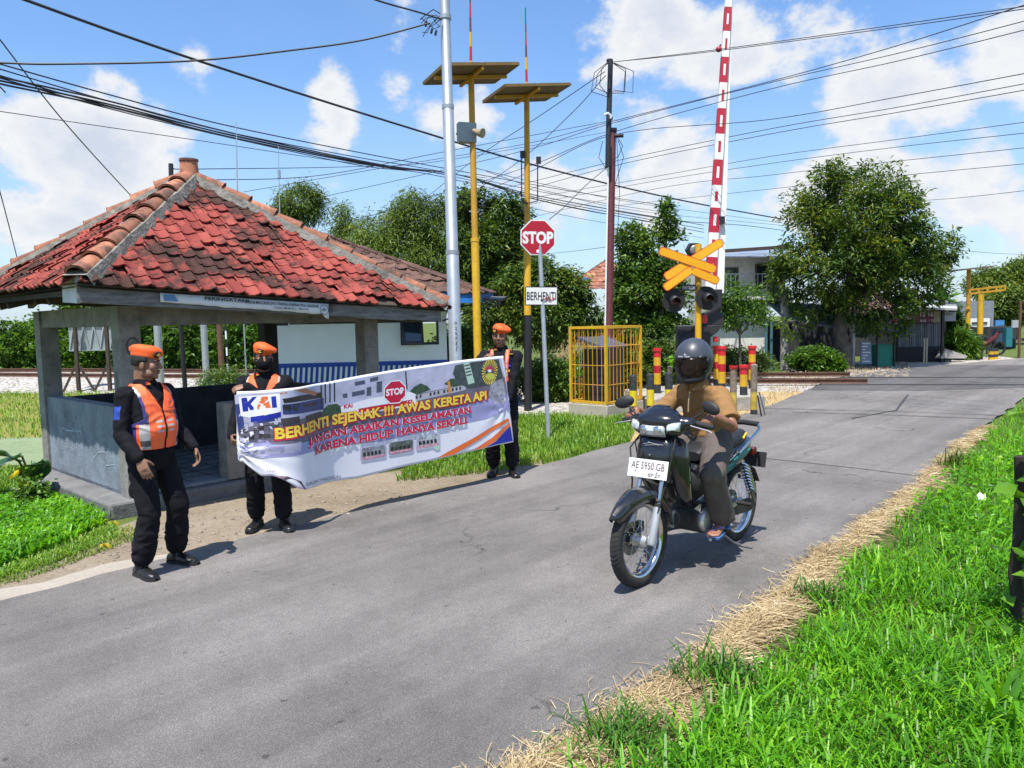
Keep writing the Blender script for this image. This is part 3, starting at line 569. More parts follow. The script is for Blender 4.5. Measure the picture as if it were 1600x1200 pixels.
for c in cs:
    d = apex-c; L_ = d.length; d.normalize(); sd = d.cross(UP).normalized(); nn = sd.cross(d)
    mm = MB(); n_ = int(L_/.33); rows = []
    for k in range(n_*3+1):
        p = c + d*(.02+(L_-.05)*k/(n_*3)) ; w = .15+.03*mnoise.noise(p*4); rows.append([p + sd*w - nn*.03, p + sd*w*.75 + nn*.075, p - sd*w*.75 + nn*.075, p - sd*w - nn*.03])
    mm.grid(rows).build('hip_mortar', M_mortar, hut, angle=30)
    mb = MB()
    for k in range(n_):
        p = c + d*(.05+k*(L_-.1)/n_); q = c + d*(.05+(k+1.12)*(L_-.1)/n_); rows = []
        jw = random.gauss(0, .008)
        for pt, r, hh in ((p, .112+jw, .024), (p, .103+jw, .024), (q, .086, .0)):
            rows.append([pt + sd*(r*math.cos(th)) + nn*(r*.85*math.sin(th)+.045+hh) for th in np.linspace(-.1, math.pi+.1, 9)])
        inner = [pt for pt in rows[0]]; rows.insert(0, [p + (x-p)*.86 for x in inner]); mb.grid(rows)
    mb.build('ridge_cap', M_ridge, hut, angle=50)
mb = MB(); mb.lathe([(.0, -.10), (.135, -.10), (.112, .04), (.10, .19), (.112, .195), (.112, .22), (.09, .22), (.08, .17), (.0, .17)], apex + UP*.02, 14); mb.build('roof_finial', M_ridge, hut, angle=35)
# fascia boards, rafters
fa0, fa1 = ev(ex0+.02, ey0+.04, -.075), ev(ex1-.1, ey0+.04, ED-.07)
def fpt(t): return fa0.lerp(fa1, t)
for t0, t1, dz in ((0, .62, 0), (.605, .70, .0), (.695, .86, -.012), (.85, 1, 0.0)):
    MB().bar(fpt(t0)+UP*dz, fpt(t1)+UP*dz, .026 if dz == 0 else .034, .18).build('fascia_board', M_paint if t1 < .61 else M_wood, hut, bevel=.005)
MB().bar(ev(ex0+.03, ey0+.05, -.05), ev(ex0+.03, ey0+.42, -.03), .03, .24).build('fascia_board', pm('white_flaking_paint', (.55, .56, .57), .9, var=.2, dirt=(.2, .2, .2), damt=.3), hut)
MB().bar(ev(ex1-.08, ey0+.06, ED-.08), ev(ex1-.08, ey1, ED-.08), .03, .17).build('fascia_board', M_wood, hut)
for b in (.45, 1.1, 1.75, 2.4): MB().bar(H(.3, b, EV+.34), ev(ex0+.06+.1*random.random(), b+.02, -.09-.03*random.random()), .06, .10).build('rafter', M_woodd, hut)
for b in (.2, .9, 1.6, 2.4): MB().bar(H(HW-.3, b, EV+.3), ev(ex1-.12, b, ED-.05), .06, .10).build('rafter', M_woodd, hut)
for a in (.4, 1.2, 2.0, 2.8): MB().bar(H(a, .3, EV+.34), ev(a, ey0+.1, -.06-.13*a/2.8), .06, .10).build('rafter', M_woodd, hut)
for a in (.0, 1.2, 2.0, 2.8): MB().bar(H(a, HD-.3, EV+.34), ev(a, ey1-.06, -.08-.12*a/2.8), .06, .10).build('rafter', M_woodd, hut)
for k in (.0, .5): MB().bar(ev(ex0+.05, ey0+k+.2, -.07), ev(ex0+.05, ey1, -.07), .05, .05).build('batten', M_woodd, hut)
# warning strip pinned to the fascia
strip = thing('warning_strip', 'crumpled narrow white paper banner with small black lettering, pinned to the hut fascia', 'banner', fpt(.36)-B2*.03)
rows = []; n_ = 40
for k in range(n_+1):
    t = .165+k/n_*.435; p = fpt(t) - B2*(.024+.012*abs(mnoise.noise(Vector((t*40, 0, 0))))+ (0.03*(max(0, k/n_-.6))))
    top = p + UP*(.045-.005*k/n_); bot = p - UP*(.045+.035*k/n_ + .014*mnoise.noise(Vector((t*30, 5, 0)))) - B2*.012*mnoise.noise(Vector((t*25, 2, 0)))
    if k > n_-2: bot -= UP*.05
    rows.append([bot, bot.lerp(top, .35) - B2*.01*mnoise.noise(Vector((t*33, 9, 0))), top])
MB().grid(rows).build('paper', pm('white_paper', (.72, .74, .78), .6, var=.06, bump=.15, bscale=20), strip, solid=.002)
mb = MB(); fd = (fa1-fa0).normalized(); M_ink = pm('black_ink', (.02, .02, .02), .7, bump=0)
put_text(mb, "PERINGATAN!", fpt(.265) - B2*.045 - UP*.0, fd, UP, height=.035, width=.47, bold=.02); put_text(mb, "KARENA MENCUKUR DAYA TERKENA KABURAN TEGA LANGSUNG", fpt(.365)-B2*.046-UP*.008, fd, UP, height=.03, width=.88, bold=.015)
put_text(mb, "DASAR UMUM (PSL) : 008-37521", fpt(.44)-B2*.056-UP*.045, fd, UP, height=.022, width=.42, bold=.015)
put_text(mb, "18+", fpt(.582)-B2*.072-UP*.03, fd, UP, height=.034, width=.06, bold=.02, center=True); c = fpt(.582)-B2*.072-UP*.03
ring = [[c + fd*(r*math.cos(th)) + UP*(r*math.sin(th)) for r in (.05, .056)] for th in np.linspace(0, 2*math.pi, 21)]; mb.grid(ring)
mb.build('lettering', M_ink, strip, smooth=False)
M_blue = pm('royal_blue_paint', (.012, .055, .33), .55, var=.15, bump=.03)
mb = MB(); p = fpt(.172)-B2*.045-UP*.03; mb.add([p, p+fd*.14, p+fd*.10+UP*.06, p+UP*.06], [(0, 1, 2, 3)]); mb.build('blue_emblem', pm('faded_blue', (.10, .22, .42), .6), strip, smooth=False)
# ================================================================== white guard house with blue bands
M_white = pm('white_wall_paint', (.74, .77, .80), .75, var=.05, scale=2, bump=.05, dirt=(.58, .60, .6), dscale=1.5, damt=.1)
M_alu = pm('dark_window_frame', (.018, .018, .02), .35, bump=0); M_glass = pm('window_glass', (.02, .03, .035), .05, bump=0, spec=.9, var=.1)
gL = W(410, 500, 15.2); gR = W(697, 500, 15.5); gL.z = gR.z = 0
gx = (gR-gL); GL = gx.length; gx.normalize(); gy = Vector((-gx.y, gx.x, 0)); GD = 3.4
house = thing('guard_house', 'small white trackside guard house with blue striped lower wall behind the hut', 'building', gL + gx*GL/2 + gy*GD/2, math.atan2(gx.y, gx.x))
def K(a, b, z): return gL + gx*a + gy*b + UP*z
def pxa(px): # length along the wall from a photo column
    q = ray(px, 500); t = (gL.x*gx.y - gL.y*gx.x)/(q.x*gx.y - q.y*gx.x); return (Vector((q.x*t, q.y*t, 0))-gL).dot(gx)
def pxz(px, py): q = ray(px, py); a = pxa(px); p = K(a, 0, 0); return CAMZ + q.z*(p.y/q.y)
w1 = (pxa(424), pxa(450), pxz(437, 509), pxz(437, 482)); w2 = (pxa(625), pxa(685), pxz(655, 539), pxz(655, 488)); TOP = 2.35
def wallholes(y0, th, z0, z1, holes):
    mb = MB(); xs_ = sorted({0, GL} | {h for w in holes for h in w[:2]})
    for i in range(len(xs_)-1):
        m_ = (xs_[i]+xs_[i+1])/2; zz = [z0]
        for h in holes:
            if h[0] < m_ < h[1]: zz += [h[2], h[3]]
        zz.append(z1)
        for j in range(0, len(zz), 2): mb.box(K(m_, y0+th/2, (zz[j]+zz[j+1])/2), (xs_[i+1]-xs_[i], th, zz[j+1]-zz[j]), house.rotation_euler.z)
    return mb
hz_ = house.rotation_euler.z
wf = wallholes(0, .15, 0, TOP, [w1, w2]).build('wall', M_white, house, smooth=False)
wb_ = wallholes(GD-.15, .15, 0, TOP, [(GL-1.5, GL-.15, 1.0, 2.05)]).build('wall', M_white, house, smooth=False)
MB().box(K(.075, GD/2, TOP/2), (.15, GD-.3, TOP), hz_).build('wall', M_white, house)
mb = MB(); mb.box(K(GL-.075, .3+.0, TOP/2), (.15, .3, TOP), hz_); mb.box(K(GL-.075, GD-.45, TOP/2), (.15, .6, TOP), hz_); mb.box(K(GL-.075, GD/2, .45), (.15, GD-1.4, .9), hz_); mb.build('wall', M_white, house)
MB().box(K(GL/2, GD/2, .03), (GL-.3, GD-.3, .06), hz_).build('floor', M_conc, house)
zt = pxz(412, 569); zb = zt-.085; zs = pxz(412, 599)
mb = MB().box(K(GL/2, -.006, (zt+zb)/2), (GL, .012, zt-zb), hz_); mb.box(K(GL/2, -.006, zs-.06), (GL, .012, .11), hz_); mb.build('blue_band', M_blue, wf)
mb = MB(); a = .03
while a < GL-.06: mb.add([K(a+.03, -.008, zb), K(a+.085, -.008, zb), K(a+.055, -.008, zs-.008), K(a, -.008, zs-.008)], [(3, 2, 1, 0)]); a += .105
mb.build('blue_stripes', M_blue, wf, smooth=False)
M_dark_in = pm('dark_interior', (.012, .012, .014), .9, bump=0)
def frame(w, nm, pane=True):
    f = MB(); a0, a1, z0, z1 = w; t = .05
    f.box(K(a0+t/2, .06, (z0+z1)/2), (t, .10, z1-z0), hz_); f.box(K(a1-t/2, .06, (z0+z1)/2), (t, .10, z1-z0), hz_); f.box(K((a0+a1)/2, .06, z0+t/2), (a1-a0-2*t, .10, t), hz_); f.box(K((a0+a1)/2, .06, z1-t/2), (a1-a0-2*t, .10, t), hz_)
    fo = f.build('window', M_alu, house)
    if pane: MB().box(K((a0+a1)/2, .07, (z0+z1)/2), (a1-a0-2*t, .01, z1-z0-2*t), hz_).build('pane', M_glass, fo)
    return fo
frame(w1, 'window'); f2 = frame(w2, 'window', False)
a0, a1, z0, z1 = w2; sw = (a1-a0)*.5; q = Matrix.Rotation(hz_+.15, 4, 'Z') @ Matrix.Rotation(-.30, 4, 'X'); c = K(a0+.05+sw/2, -.05, (z0+z1)/2-.02)
mb = MB()
for dx, dz, sx, sz in ((-sw/2, 0, .05, z1-z0-.12), (sw/2, 0, .05, z1-z0-.12), (0, (z1-z0-.12)/2, sw, .05), (0, -(z1-z0-.12)/2, sw, .05)): mb.box(c + q @ Vector((dx, 0, dz)), (sx, .04, sz), M=q)
sa = mb.build('sash', M_alu, f2); MB().box(c, (sw-.04, .01, z1-z0-.15), M=q).build('pane', M_glass, f2)
M_btile = pm('brown_roof_tile', (.105, .055, .04), .9, var=.35, scale=6, bump=.3, bscale=30, island=.35, dirt=(.03, .02, .018), dscale=3, damt=.3)
e0 = K(-.5, -.95, 2.58); e1 = W(746, 461, 14.6); rg0 = K(0, GD/2, 4.0); rg1 = W(742, 441, 18.2)  # front eave drawn out deep so it keeps the whole wall shaded
mb = MB(); tile_slope(mb, e0, e1, K(GL*.2, GD/2, 3.85), tw=.24, ex=.26, ln=.33); 
apx = K(GL*.2, GD/2, 3.85); b0 = K(-.5, GD+.45, 2.75); b1 = W(770, 459, 19.0)
tile_slope(mb, e1, b1, apx, tw=.24, ex=.26, ln=.33); tile_slope(mb, b1, b0, apx, tw=.24, ex=.26, ln=.33); tile_slope(mb, b0, e0, apx, tw=.24, ex=.26, ln=.33); mb.build('tiled_roof', M_btile, house, angle=50)
mb = MB(); mb.bar(e0-UP*.06-gy*.02, e1-UP*.06-gy*.02, .03, .19); mb.bar(e1-UP*.06, b1-UP*.06, .03, .19); mb.build('blue_fascia', pm('bright_blue_board', (.02, .16, .52), .5), house)
mb = MB(); mb.add([K(-.45, -.4, TOP), K(GL+.4, -.4, TOP), K(GL+.4, GD+.4, TOP), K(-.45, GD+.4, TOP)], [(0, 1, 2, 3)]); mb.build('soffit', M_woodd, house, smooth=False)
p0, p1 = W(690, 462, 15.4), W(782, 468, 15.6); p2, p3 = W(792, 463, 18.0), W(690, 462, 18.2)
mb = MB(); mb.add([p0, p1, p2, p3], [(0, 1, 2, 3)]); mb.build('canopy', pm('grey_tin', (.11, .115, .12), .6, .3), house, smooth=False, solid=.02)
mb = MB(); mb.bar(p0-UP*.25, p1-UP*.05, .03); mb.bar(p0-UP*.02, p1-UP*.02, .04); mb.bar(p1-UP*.02, p2-UP*.02, .04); mb.bar(p0-UP*.5, p1-UP*.08, .03); mb.build('canopy_frame', M_alu, house)
# thin aerials behind the hut
M_galv = pm('galvanised_steel', (.40, .43, .46), .45, .55, .12, 5, .04, dirt=(.30, .31, .32), dscale=6, damt=.2)
M_black = pm('black_paint', (.015, .015, .017), .45, bump=.03); M_rubber = pm('black_rubber', (.018, .018, .018), .8, bump=.1, bscale=150)
def mast(px0, py0, py1, d, r, lb, extra=None, m=None):
    b = W(px0, py0, d); t = W(px0-2, py1, d); g = Vector((b.x, b.y, 0))
    o = MB().tube([g, b, b.lerp(t, .5), t], [r, r, r*.8, r*.5], 6)
    if extra: o.tube([W(*extra, d)-UP*.09, W(*extra, d)+UP*.09], .035, 8)
    tag(o.build('radio_mast', m or M_galv, origin=g), lb, 'mast', 'thin aerials behind the hut roof')
mast(371, 300, 190, 17, .016, 'bare thin aerial rod nearest the finial, rising behind the red roof')
mast(437, 330, 228, 17, .012, 'thin aerial rod with a dark loading coil, rising behind the red roof', (436, 272))
p = W(268, 300, 14); o = MB().tube([Vector((p.x+.06, p.y, 0)), p, W(267, 256, 14)], .045, 8); tag(o.build('short_post', M_black, origin=(p.x, p.y, 0)), 'thin dark post behind the hut, its top showing just left of the roof finial', 'post')
# posts seen through the open hut
for px, y0, y1, d, r, m, lb in ((251, 478, 598, 21, .10, M_galv, 'wide galvanised pole seen through the hut beside its near corner post'), 
                            (323, 470, 598, 22, .09, M_galv, 'pale straight galvanised pole seen through the middle of the hut opening'), (347, 478, 590, 25, .09, M_rust, 'rust red pole by the track seen through the hut')):
    b = G(px, y1 if d > 15 else 690, 0) if d <= 15 else Vector((W(px, y1, d).x, W(px, y1, d).y, 0)); 
    if d <= 15: b = Vector((W(px, y1, d).x, W(px, y1, d).y, 0))
    o = MB().tube([b, b+UP*2.0, b+UP*5.5 if d > 15 else b + UP*2.6], r, 10); tag(o.build('pole', m, origin=b), lb, 'pole')
b = W(355, 560, 26); b.z = 0; mb = MB()
for k in range(9): mb.mat(k % 2).tube([b+UP*(k*.28), b+UP*((k+1)*.28)], .03, 8)
tag(mb.build('marker_post', [M_black, M_white], origin=b), 'slim black and white banded marker post beyond the hut', 'marker post')
# ---------------------------------------------------------------- hoarding seen from behind
d = 22.5; bb = W(148, 560, d); bb.z = 0
hd = thing('hoarding', 'grey metal hoarding seen from behind on two braced wooden posts in the field', 'hoarding', bb)
x0, x1 = W(108, 528, d), W(187, 528, d+.3); zt_, zb_ = W(108, 510, d).z, W(108, 548, d).z
x0.z = x1.z = (zt_+zb_)/2; hdx = (x1-x0).normalized(); M_tin = pm('grey_sheet', (.33, .36, .38), .55, .3, .1, 3, .05)
MB().bar(x0, x1, .03, zt_-zb_).build('panel', M_tin, hd)
mb = MB(); Lp = (x1-x0).length; hn_ = hdx.cross(UP)
for z in (zt_, zb_): mb.bar(Vector((x0.x, x0.y, z))+hn_*.03, Vector((x1.x, x1.y, z))+hn_*.03, .04)
for k in range(5): a = x0+hdx*(Lp*k/5)+hn_*.035; b_ = x0+hdx*(Lp*(k+.5)/5)+hn_*.035; mb.bar(Vector((a.x, a.y, zb_)), Vector((b_.x, b_.y, zt_)), .035); mb.bar(Vector((b_.x, b_.y, zt_)), Vector((a.x+hdx.x*Lp/5, a.y+hdx.y*Lp/5, zb_)), .035)
mb.build('panel_frame', M_galv, hd)
for px in (120, 169):
    p = W(px, 560, d-.15); p.z = 0; MB().bar(p, p+UP*(W(px, 502, d).z), .09, .09).build('post', M_woodd, hd)
    m_ = Vector((p.x, p.y, W(px, 566, d).z)); MB().bar(m_, p - hdx*.42 - UP*0 - hn_*.0 + UP*.02, .055).build('brace', M_woodd, hd); MB().bar(m_, p + hdx*.42 + UP*.02, .055).build('brace', M_woodd, hd)
# ================================================================== poles, signs, crossing gear
M_yel = pm('yellow_paint', (.60, .345, .012), .55, var=.15, scale=4, bump=.06, dirt=(.33, .19, .03), dscale=7, damt=.3)
M_yelo = pm('ochre_yellow_paint', (.46, .24, .015), .55, var=.15, scale=4, bump=.04)
M_red = pm('red_paint', (.42, .012, .02), .45, var=.12, bump=.03); M_redb = pm('bright_red_paint', (.55, .02, .025), .45, var=.1, bump=.03)
M_whitep = pm('white_paint', (.74, .74, .72), .5, var=.06, bump=.03, dirt=(.5, .5, .48), dscale=4, damt=.15)
M_pv = pm('solar_cells', (.02, .025, .05), .15, bump=0); M_pvb = pm('panel_back', (.13, .095, .055), .7, var=.12, bump=.05)
def base_at(px, py, d): p = W(px, py, d); return Vector((p.x, p.y, 0))
# galvanised street pole with service drop fittings
b = base_at(716, 690, 11.4); tp = W(693, -60, 11.4); ax = (tp-b)
gp = thing('utility_pole', 'tall grey galvanised utility pole rising past the edge of the hut roof', 'pole', b)
jz = [0, .36, .52, 1]; MB().tube([b-UP*.03, b+ax*.40, b+ax*.402, b+ax*.70, b+ax*.702, tp], [.096, .094, .086, .084, .076, .074], 18).build('shaft', M_galv, gp)
for t in (.40, .70, .885): c = b+ax*t; r = .1 if t < .5 else .09; MB().tube([c-UP*.03, c+UP*.03], r, 18).build('clamp_band', M_galv, gp)
mb = MB(); c = W(688, 32, 11.38)
for k in range(6):
    ph = [c + Vector((-.07*j+.02*math.sin(j*2+k), -.02+.02*k, .08*math.sin(j*1.1+k*1.3)-.03*j*(k % 2))) for j in range(5)]; mb.tube(ph, .006, 5)
for dx, dz in ((-.12, -.12), (-.06, -.15), (-.2, -.02)): mb.tube([c+Vector((dx, -.02, dz)), c+Vector((dx-.02, -.02, dz-.07))], .018, 6)
mb.tube([c+Vector((0, 0, .1)), c+Vector((-.1, 0, .16)), c+Vector((-.22, 0, .08)), c+Vector((-.3, 0, .02))], .008, 5)
mb.build('cable_fittings', M_black, gp)
mb = MB(); c = W(712, 505, 11.27)
for k, ch in enumerate('0 2 5 7 3 1'.split()): put_text(mb, ch, c - UP*(k*.075), (1, 0, 0), UP, height=.05, bold=.02, center=True)
mb.build('painted_number', M_black, gp, smooth=False)
# two yellow poles with solar panels and banded aerials
def solar_pole(px, pbase, d, ptop, cxp, cyp, lb, black):
    b = base_at(px, pbase, d); s = d/F; zp = W(cxp, cyp, d).z; tp = W(cxp, cyp, d); ax = tp-b
    t = thing('solar_pole', lb, 'pole', b, 0, 'yellow poles with solar panels')
    h1 = .52
    if black: MB().tube([b-UP*.03, b+ax*black], .083, 14).build('black_foot', M_black, t)
    MB().tube([b+ax*black, b+ax*h1, b+ax*(h1+.001)], [.075, .075, .06], 16).build('shaft', M_yel, t); MB().tube([b+ax*(h1-.004), b+ax*(h1+.006)], .082, 16).build('collar', M_yel, t)
    MB().tube([b+ax*h1, tp], [.06, .056], 16).build('upper_shaft', M_yelo, t)
    mb = MB(); top = W(ptop[0], ptop[1], d); n = 7; seg = (top-tp)
    for k in range(n): mb.mat((0, 1, 0, 2, 1, 2, 2)[k]).tube([tp+seg*(k/n), tp+seg*((k+1)/n)], [.028-.018*k/n, .028-.018*(k+1)/n], 8)
    mb.build('banded_aerial', [M_yel, M_red, pm('maroon_grey', (.10, .03, .05), .5)], t)
    # two panels side by side, tilted about the pole head
    rot = Matrix.Rotation(R(28), 4, 'Z') @ Matrix.Rotation(R(-8), 4, 'Y') @ Matrix.Rotation(R(-3), 4, 'X')
    for k, sx in ((0, -.49), (1, .49)):
        c = tp + rot @ Vector((sx*.79, 0, .03)); pn = MB().box(c+rot @ Vector((0, 0, .022)), (.74, 1.0, .008), M=rot).build('solar_panel', M_pv, t)
        MB().box(c, (.72, .98, .03), M=rot).build('backsheet', M_pvb, pn)
        mb = MB()
        for dx, dy, ex_, ey_ in ((-.37, 0, .035, 1.03), (.37, 0, .035, 1.03), (0, -.51, .71, .035), (0, .51, .71, .035)): mb.box(c+rot @ Vector((dx, dy, .005)), (ex_, ey_, .055), M=rot)
        mb.build('panel_frame', pm('brown_frame', (.17, .105, .03), .6), pn)
    mb = MB(); mb.bar(tp+rot @ Vector((-.75, 0, -.03)), tp+rot @ Vector((.75, 0, -.03)), .06); mb.bar(tp+rot @ Vector((0, -.5, -.03)), tp+rot @ Vector((0, .5, -.03)), .05); mb.build('bracket', M_yelo, t)
    return t, b, ax, tp
t, b, ax, tp = solar_pole(749, 655, 14.4, (734, -40), 736, 118, 'yellow solar panel pole with a grey box and loudspeaker halfway up', 0.02)
c = W(729, 208, 14.35); MB().box(c, (.34, .18, .36), R(18)).build('control_box', pm('box_grey', (.27, .31, .33), .6, var=.08), t, bevel=.01)
mb = MB(); h = W(748, 208, 14.2); M_ = Matrix.Rotation(R(60), 4, 'Y') @ Matrix.Rotation(R(20), 4, 'X'); mb.tube([h+Vector((-.1, .05, .06)), h+Vector((.0, -.01, .0)), h+Vector((.06, -.06, -.015)), h+Vector((.075, -.07, -.02))], [.04, .06, .085, .09], 12); mb.build('loudspeaker', pm('dull_brass', (.30, .24, .15), .5), t)
mb = MB()
for z in (196, 218): c = W(738, z, 14.4); mb.tube([c-UP*.02, c+UP*.02], .082, 14)
mb.tube([c+Vector((-.3, -.04, .1)), c+Vector((.02, -.06, .1))], .02, 6); mb.build('bracket', M_galv, t)
t, b, ax, tp = solar_pole(825, 640, 15.8, (821, 12), 823, 148, 'yellow solar panel pole with a black foot, behind the octagonal stop sign', .30)
for (xa, ya) in ((815, 243), (840, 252)):                             # small aerial pair on a U bracket
    p = W(xa, ya, 15.75); q = W(xa, 314, 15.75); mb = MB().tube([q, p], .014, 6); mb.tube([q, W(823, 318, 15.7)], .014, 6); mb.box(p+UP*.02+Vector((.02, 0, 0)), (.10, .06, .14)); mb.build('side_aerial', M_black, t)
# stop sign
b = base_at(857, 686, 11.85); dS = 11.85; tp = W(842, 352, dS)
st_ = thing('stop_sign', 'red octagonal stop sign above a white plate on a leaning grey pole', 'sign', b)
MB().tube([b-UP*.03, W(850, 520, dS)+Vector((0, .04, 0)), tp+Vector((0, .04, 0))], .034, 14).build('pole', M_galv, st_)
sx = (_r*.997 + Vector((0, .10, 0))).normalized(); sy = Vector((-.02, 0, 1)); sy = (sy - sx*sy.dot(sx)).normalized(); sn = sx.cross(sy)
def octa(c, r, ang=math.pi/8): return [c + sx*(r*math.cos(ang+k*math.pi/4)) + sy*(r*math.sin(ang+k*math.pi/4)) for k in range(8)]
c = W(840.5, 371, dS); pl = MB().prism(octa(c, .292), -sn*.012).build('octagon_plate', M_whitep, st_, smooth=False); MB().prism(octa(c+sn*.004, .272), -sn*.003).build('red_face', pm('sign_red', (.40, .006, .022), .35, var=.05, bump=0), pl, smooth=False)
mb = MB(); put_text(mb, 'STOP', c+sn*.006, sx, sy, width=.48, height=.185, bold=.045, center=True); mb.ell(c+sn*.005-sy*.215, (.028, .004, .028), 12, 6); mb.build('lettering', M_whitep, pl, smooth=False)
c = W(846, 462.5, dS); mb = MB(); mb.prism([c+sx*a-sn*0+sy*b_ for a, b_ in ((-.255, -.13), (-.24, -.145), (.24, -.145), (.255, -.13), (.255, .13), (.24, .145), (-.24, .145), (-.255, .13))], -sn*.01); pl = mb.build('word_plate', M_black, st_, smooth=False)
mb = MB().prism([c+sn*.003+sx*a+sy*b_ for a, b_ in ((-.24, -.13), (.24, -.13), (.24, .13), (-.24, .13))], -sn*.002); mb.build('white_face', M_whitep, pl, smooth=False)
mb = MB(); put_text(mb, 'BERHENTI', c+sn*.006+sy*.0, sx, sy, width=.455, height=.125, bold=.012, center=True); mb.build('lettering', M_ink, pl, smooth=False)
mb = MB()
for k in range(9):
    q = c+sn*.0075+sx*(.02+.15*(k/8)+random.uniform(-.02, .02))-sy*(.05+random.uniform(-.03, .03)); mb.mat(k % 3).add([q+sx*random.uniform(-.04, 0)+sy*random.uniform(-.03, 0), q+sx*random.uniform(.0, .05)-sy*.02, q+sx*.03+sy*.02, q-sx*.02+sy*.025], [(0, 1, 2, 3)])
mb.build('torn_sticker', [M_ink, pm('sticker_grey', (.35, .34, .36), .6), pm('sticker_red', (.32, .05, .06), .6)], pl, smooth=False)
# ---- yellow cage on a tiled concrete base
cc = G(948, 655, 0); cc.z = 0; cl_, cw_ = .82, 1.12
def Cg(a, b, z): return cc + A2*a + B2*b + UP*z
cg = thing('equipment_cage', 'yellow barred cage on a cream concrete base round a dark cabinet', 'cage', Cg(cw_/2, cl_/2, 0), AZ)
MB().box(Cg(cw_/2, cl_/2, .10), (cw_+.08, cl_+.08, .30), AZ).build('base', pm('cream_tile', (.42, .38, .30), .7, var=.15, dirt=(.25, .23, .18), damt=.25), cg, bevel=.01)
CB, CT = .27, 1.70; mb = MB()
for a, b_ in ((0, 0), (cw_, 0), (0, cl_), (cw_, cl_)): mb.box(Cg(a, b_, (CB+CT)/2), (.05, .05, CT-CB), AZ)
for z in (CB+.02, CT-.02):
    for p, q in (((0, 0), (cw_, 0)), ((0, 0), (0, cl_)), ((cw_, 0), (cw_, cl_)), ((0, cl_), (cw_, cl_))): mb.bar(Cg(*p, z), Cg(*q, z), .045)
mb.build('frame', M_yel, cg)
mb = MB()
for k in range(1, 10): mb.tube([Cg(cw_*k/10, 0, CB), Cg(cw_*k/10, 0, CT)], .0085, 6); mb.tube([Cg(cw_*k/10, cl_, CB), Cg(cw_*k/10, cl_, CT)], .0085, 6)
for k in range(1, 8): mb.tube([Cg(0, cl_*k/8, CB), Cg(0, cl_*k/8, CT)], .0085, 6); mb.tube([Cg(cw_, cl_*k/8, CB), Cg(cw_, cl_*k/8, CT)], .0085, 6)
for z in (.62, .98, 1.33):
    for p, q in (((0, 0), (cw_, 0)), ((0, 0), (0, cl_)), ((cw_, 0), (cw_, cl_))): mb.tube([Cg(*p, z), Cg(*q, z)], .0085, 6)
o = mb.build('bars', M_yelo, cg)
cab = thing('cabinet', 'dark equipment cabinet with a sloping grey lid standing inside the yellow cage', 'cabinet', Cg(cw_*.48, cl_*.55, CB), AZ)
MB().box(Cg(cw_*.48, cl_*.55, CB+.5), (.66, .50, 1.0), AZ).build('body', M_alu, cab, bevel=.01)
MB().prism([Cg(.05, .2, CB+1.02), Cg(1.0, .2, CB+1.02), Cg(1.0, .72, CB+1.2), Cg(.05, .72, CB+1.2)], UP*.03).build('lid', pm('lid_grey', (.07, .085, .11), .5), cab)
# ---- crossing slab, bollards
sl_ = [G(1008, 646, 0), G(1195, 648, 0)]
mb = MB(); s0 = G(1012, 645, 0); s1 = G(1196, 640, 0); ds = (s1-s0).normalized(); dn = Vector((-ds.y, ds.x, 0))
mb.prism([s0+UP*-.02, s1-UP*.02, s1+dn*2.2-UP*.02, s0+dn*2.2-UP*.02], UP*.29); o = mb.build('concrete_slab', M_conc, origin=(s0+s1)/2, bevel=.02); tag(o, 'low concrete slab carrying the barrier and the red topped bollards', 'slab')
def bollard(px, ptop, d, r, z0, bands, lb, grp, cap=None, base=None, h=None):
    b = W(px, 600, d); b.z = z0; h = h or W(px, ptop, d).z - z0
    t = thing('bollard', lb, 'bollard', b, random.random(), grp); k0 = 0
    for (f0, f1, m, nm) in bands: MB().tube([b+UP*(h*f0), b+UP*(h*f1)], r, 18).build(nm, m, t, angle=35)
    if cap: MB().lathe([(0, h), (r*1.25, h), (r*1.25, h-.05), (r, h-.07)][::-1], b, 18).build('cap', cap, t)
    else: MB().lathe([(r, h-.001), (r*.9, h+.018), (r*.5, h+.03), (0, h+.032)], b, 18).build('cap', bands[-1][2], t)
    return t
M_bk = pm('worn_black_paint', (.025, .028, .032), .7, var=.3, dirt=(.11, .11, .11), dscale=7, damt=.25); M_yl2 = pm('lemon_yellow_paint', (.62, .50, .02), .6, var=.12, dirt=(.4, .33, .08), damt=.2)
YB = [(0, .35, M_bk, 'black_band'), (.35, .69, M_yl2, 'yellow_band'), (.69, 1, M_bk, 'black_band')]
for px, ty, by, lb in ((989, 588, 656, 'black and yellow bollard in front of the cage base, leftmost of its row'), (1016, 586, 656, 'dull black and yellow bollard between the cage and the tall red one'), (1045, 584, 660, 'black and yellow bollard just left of the rider, plant behind it')):
    d = 1.85*F/(by-495); bollard(px, ty, d, .068, -.02, YB, lb, 'black and yellow bollards by the crossing')
RB = [(0, .20, M_bk, 'black_band'), (.20, .45, M_yel, 'yellow_band'), (.45, .62, M_red, 'red_band'), (.62, .80, M_yel, 'yellow_band'), (.80, .97, M_redb, 'red_band')]
RB2 = [(0, .28, M_bk, 'black_band'), (.28, .68, M_yel, 'yellow_band'), (.68, .97, M_redb, 'red_band')]
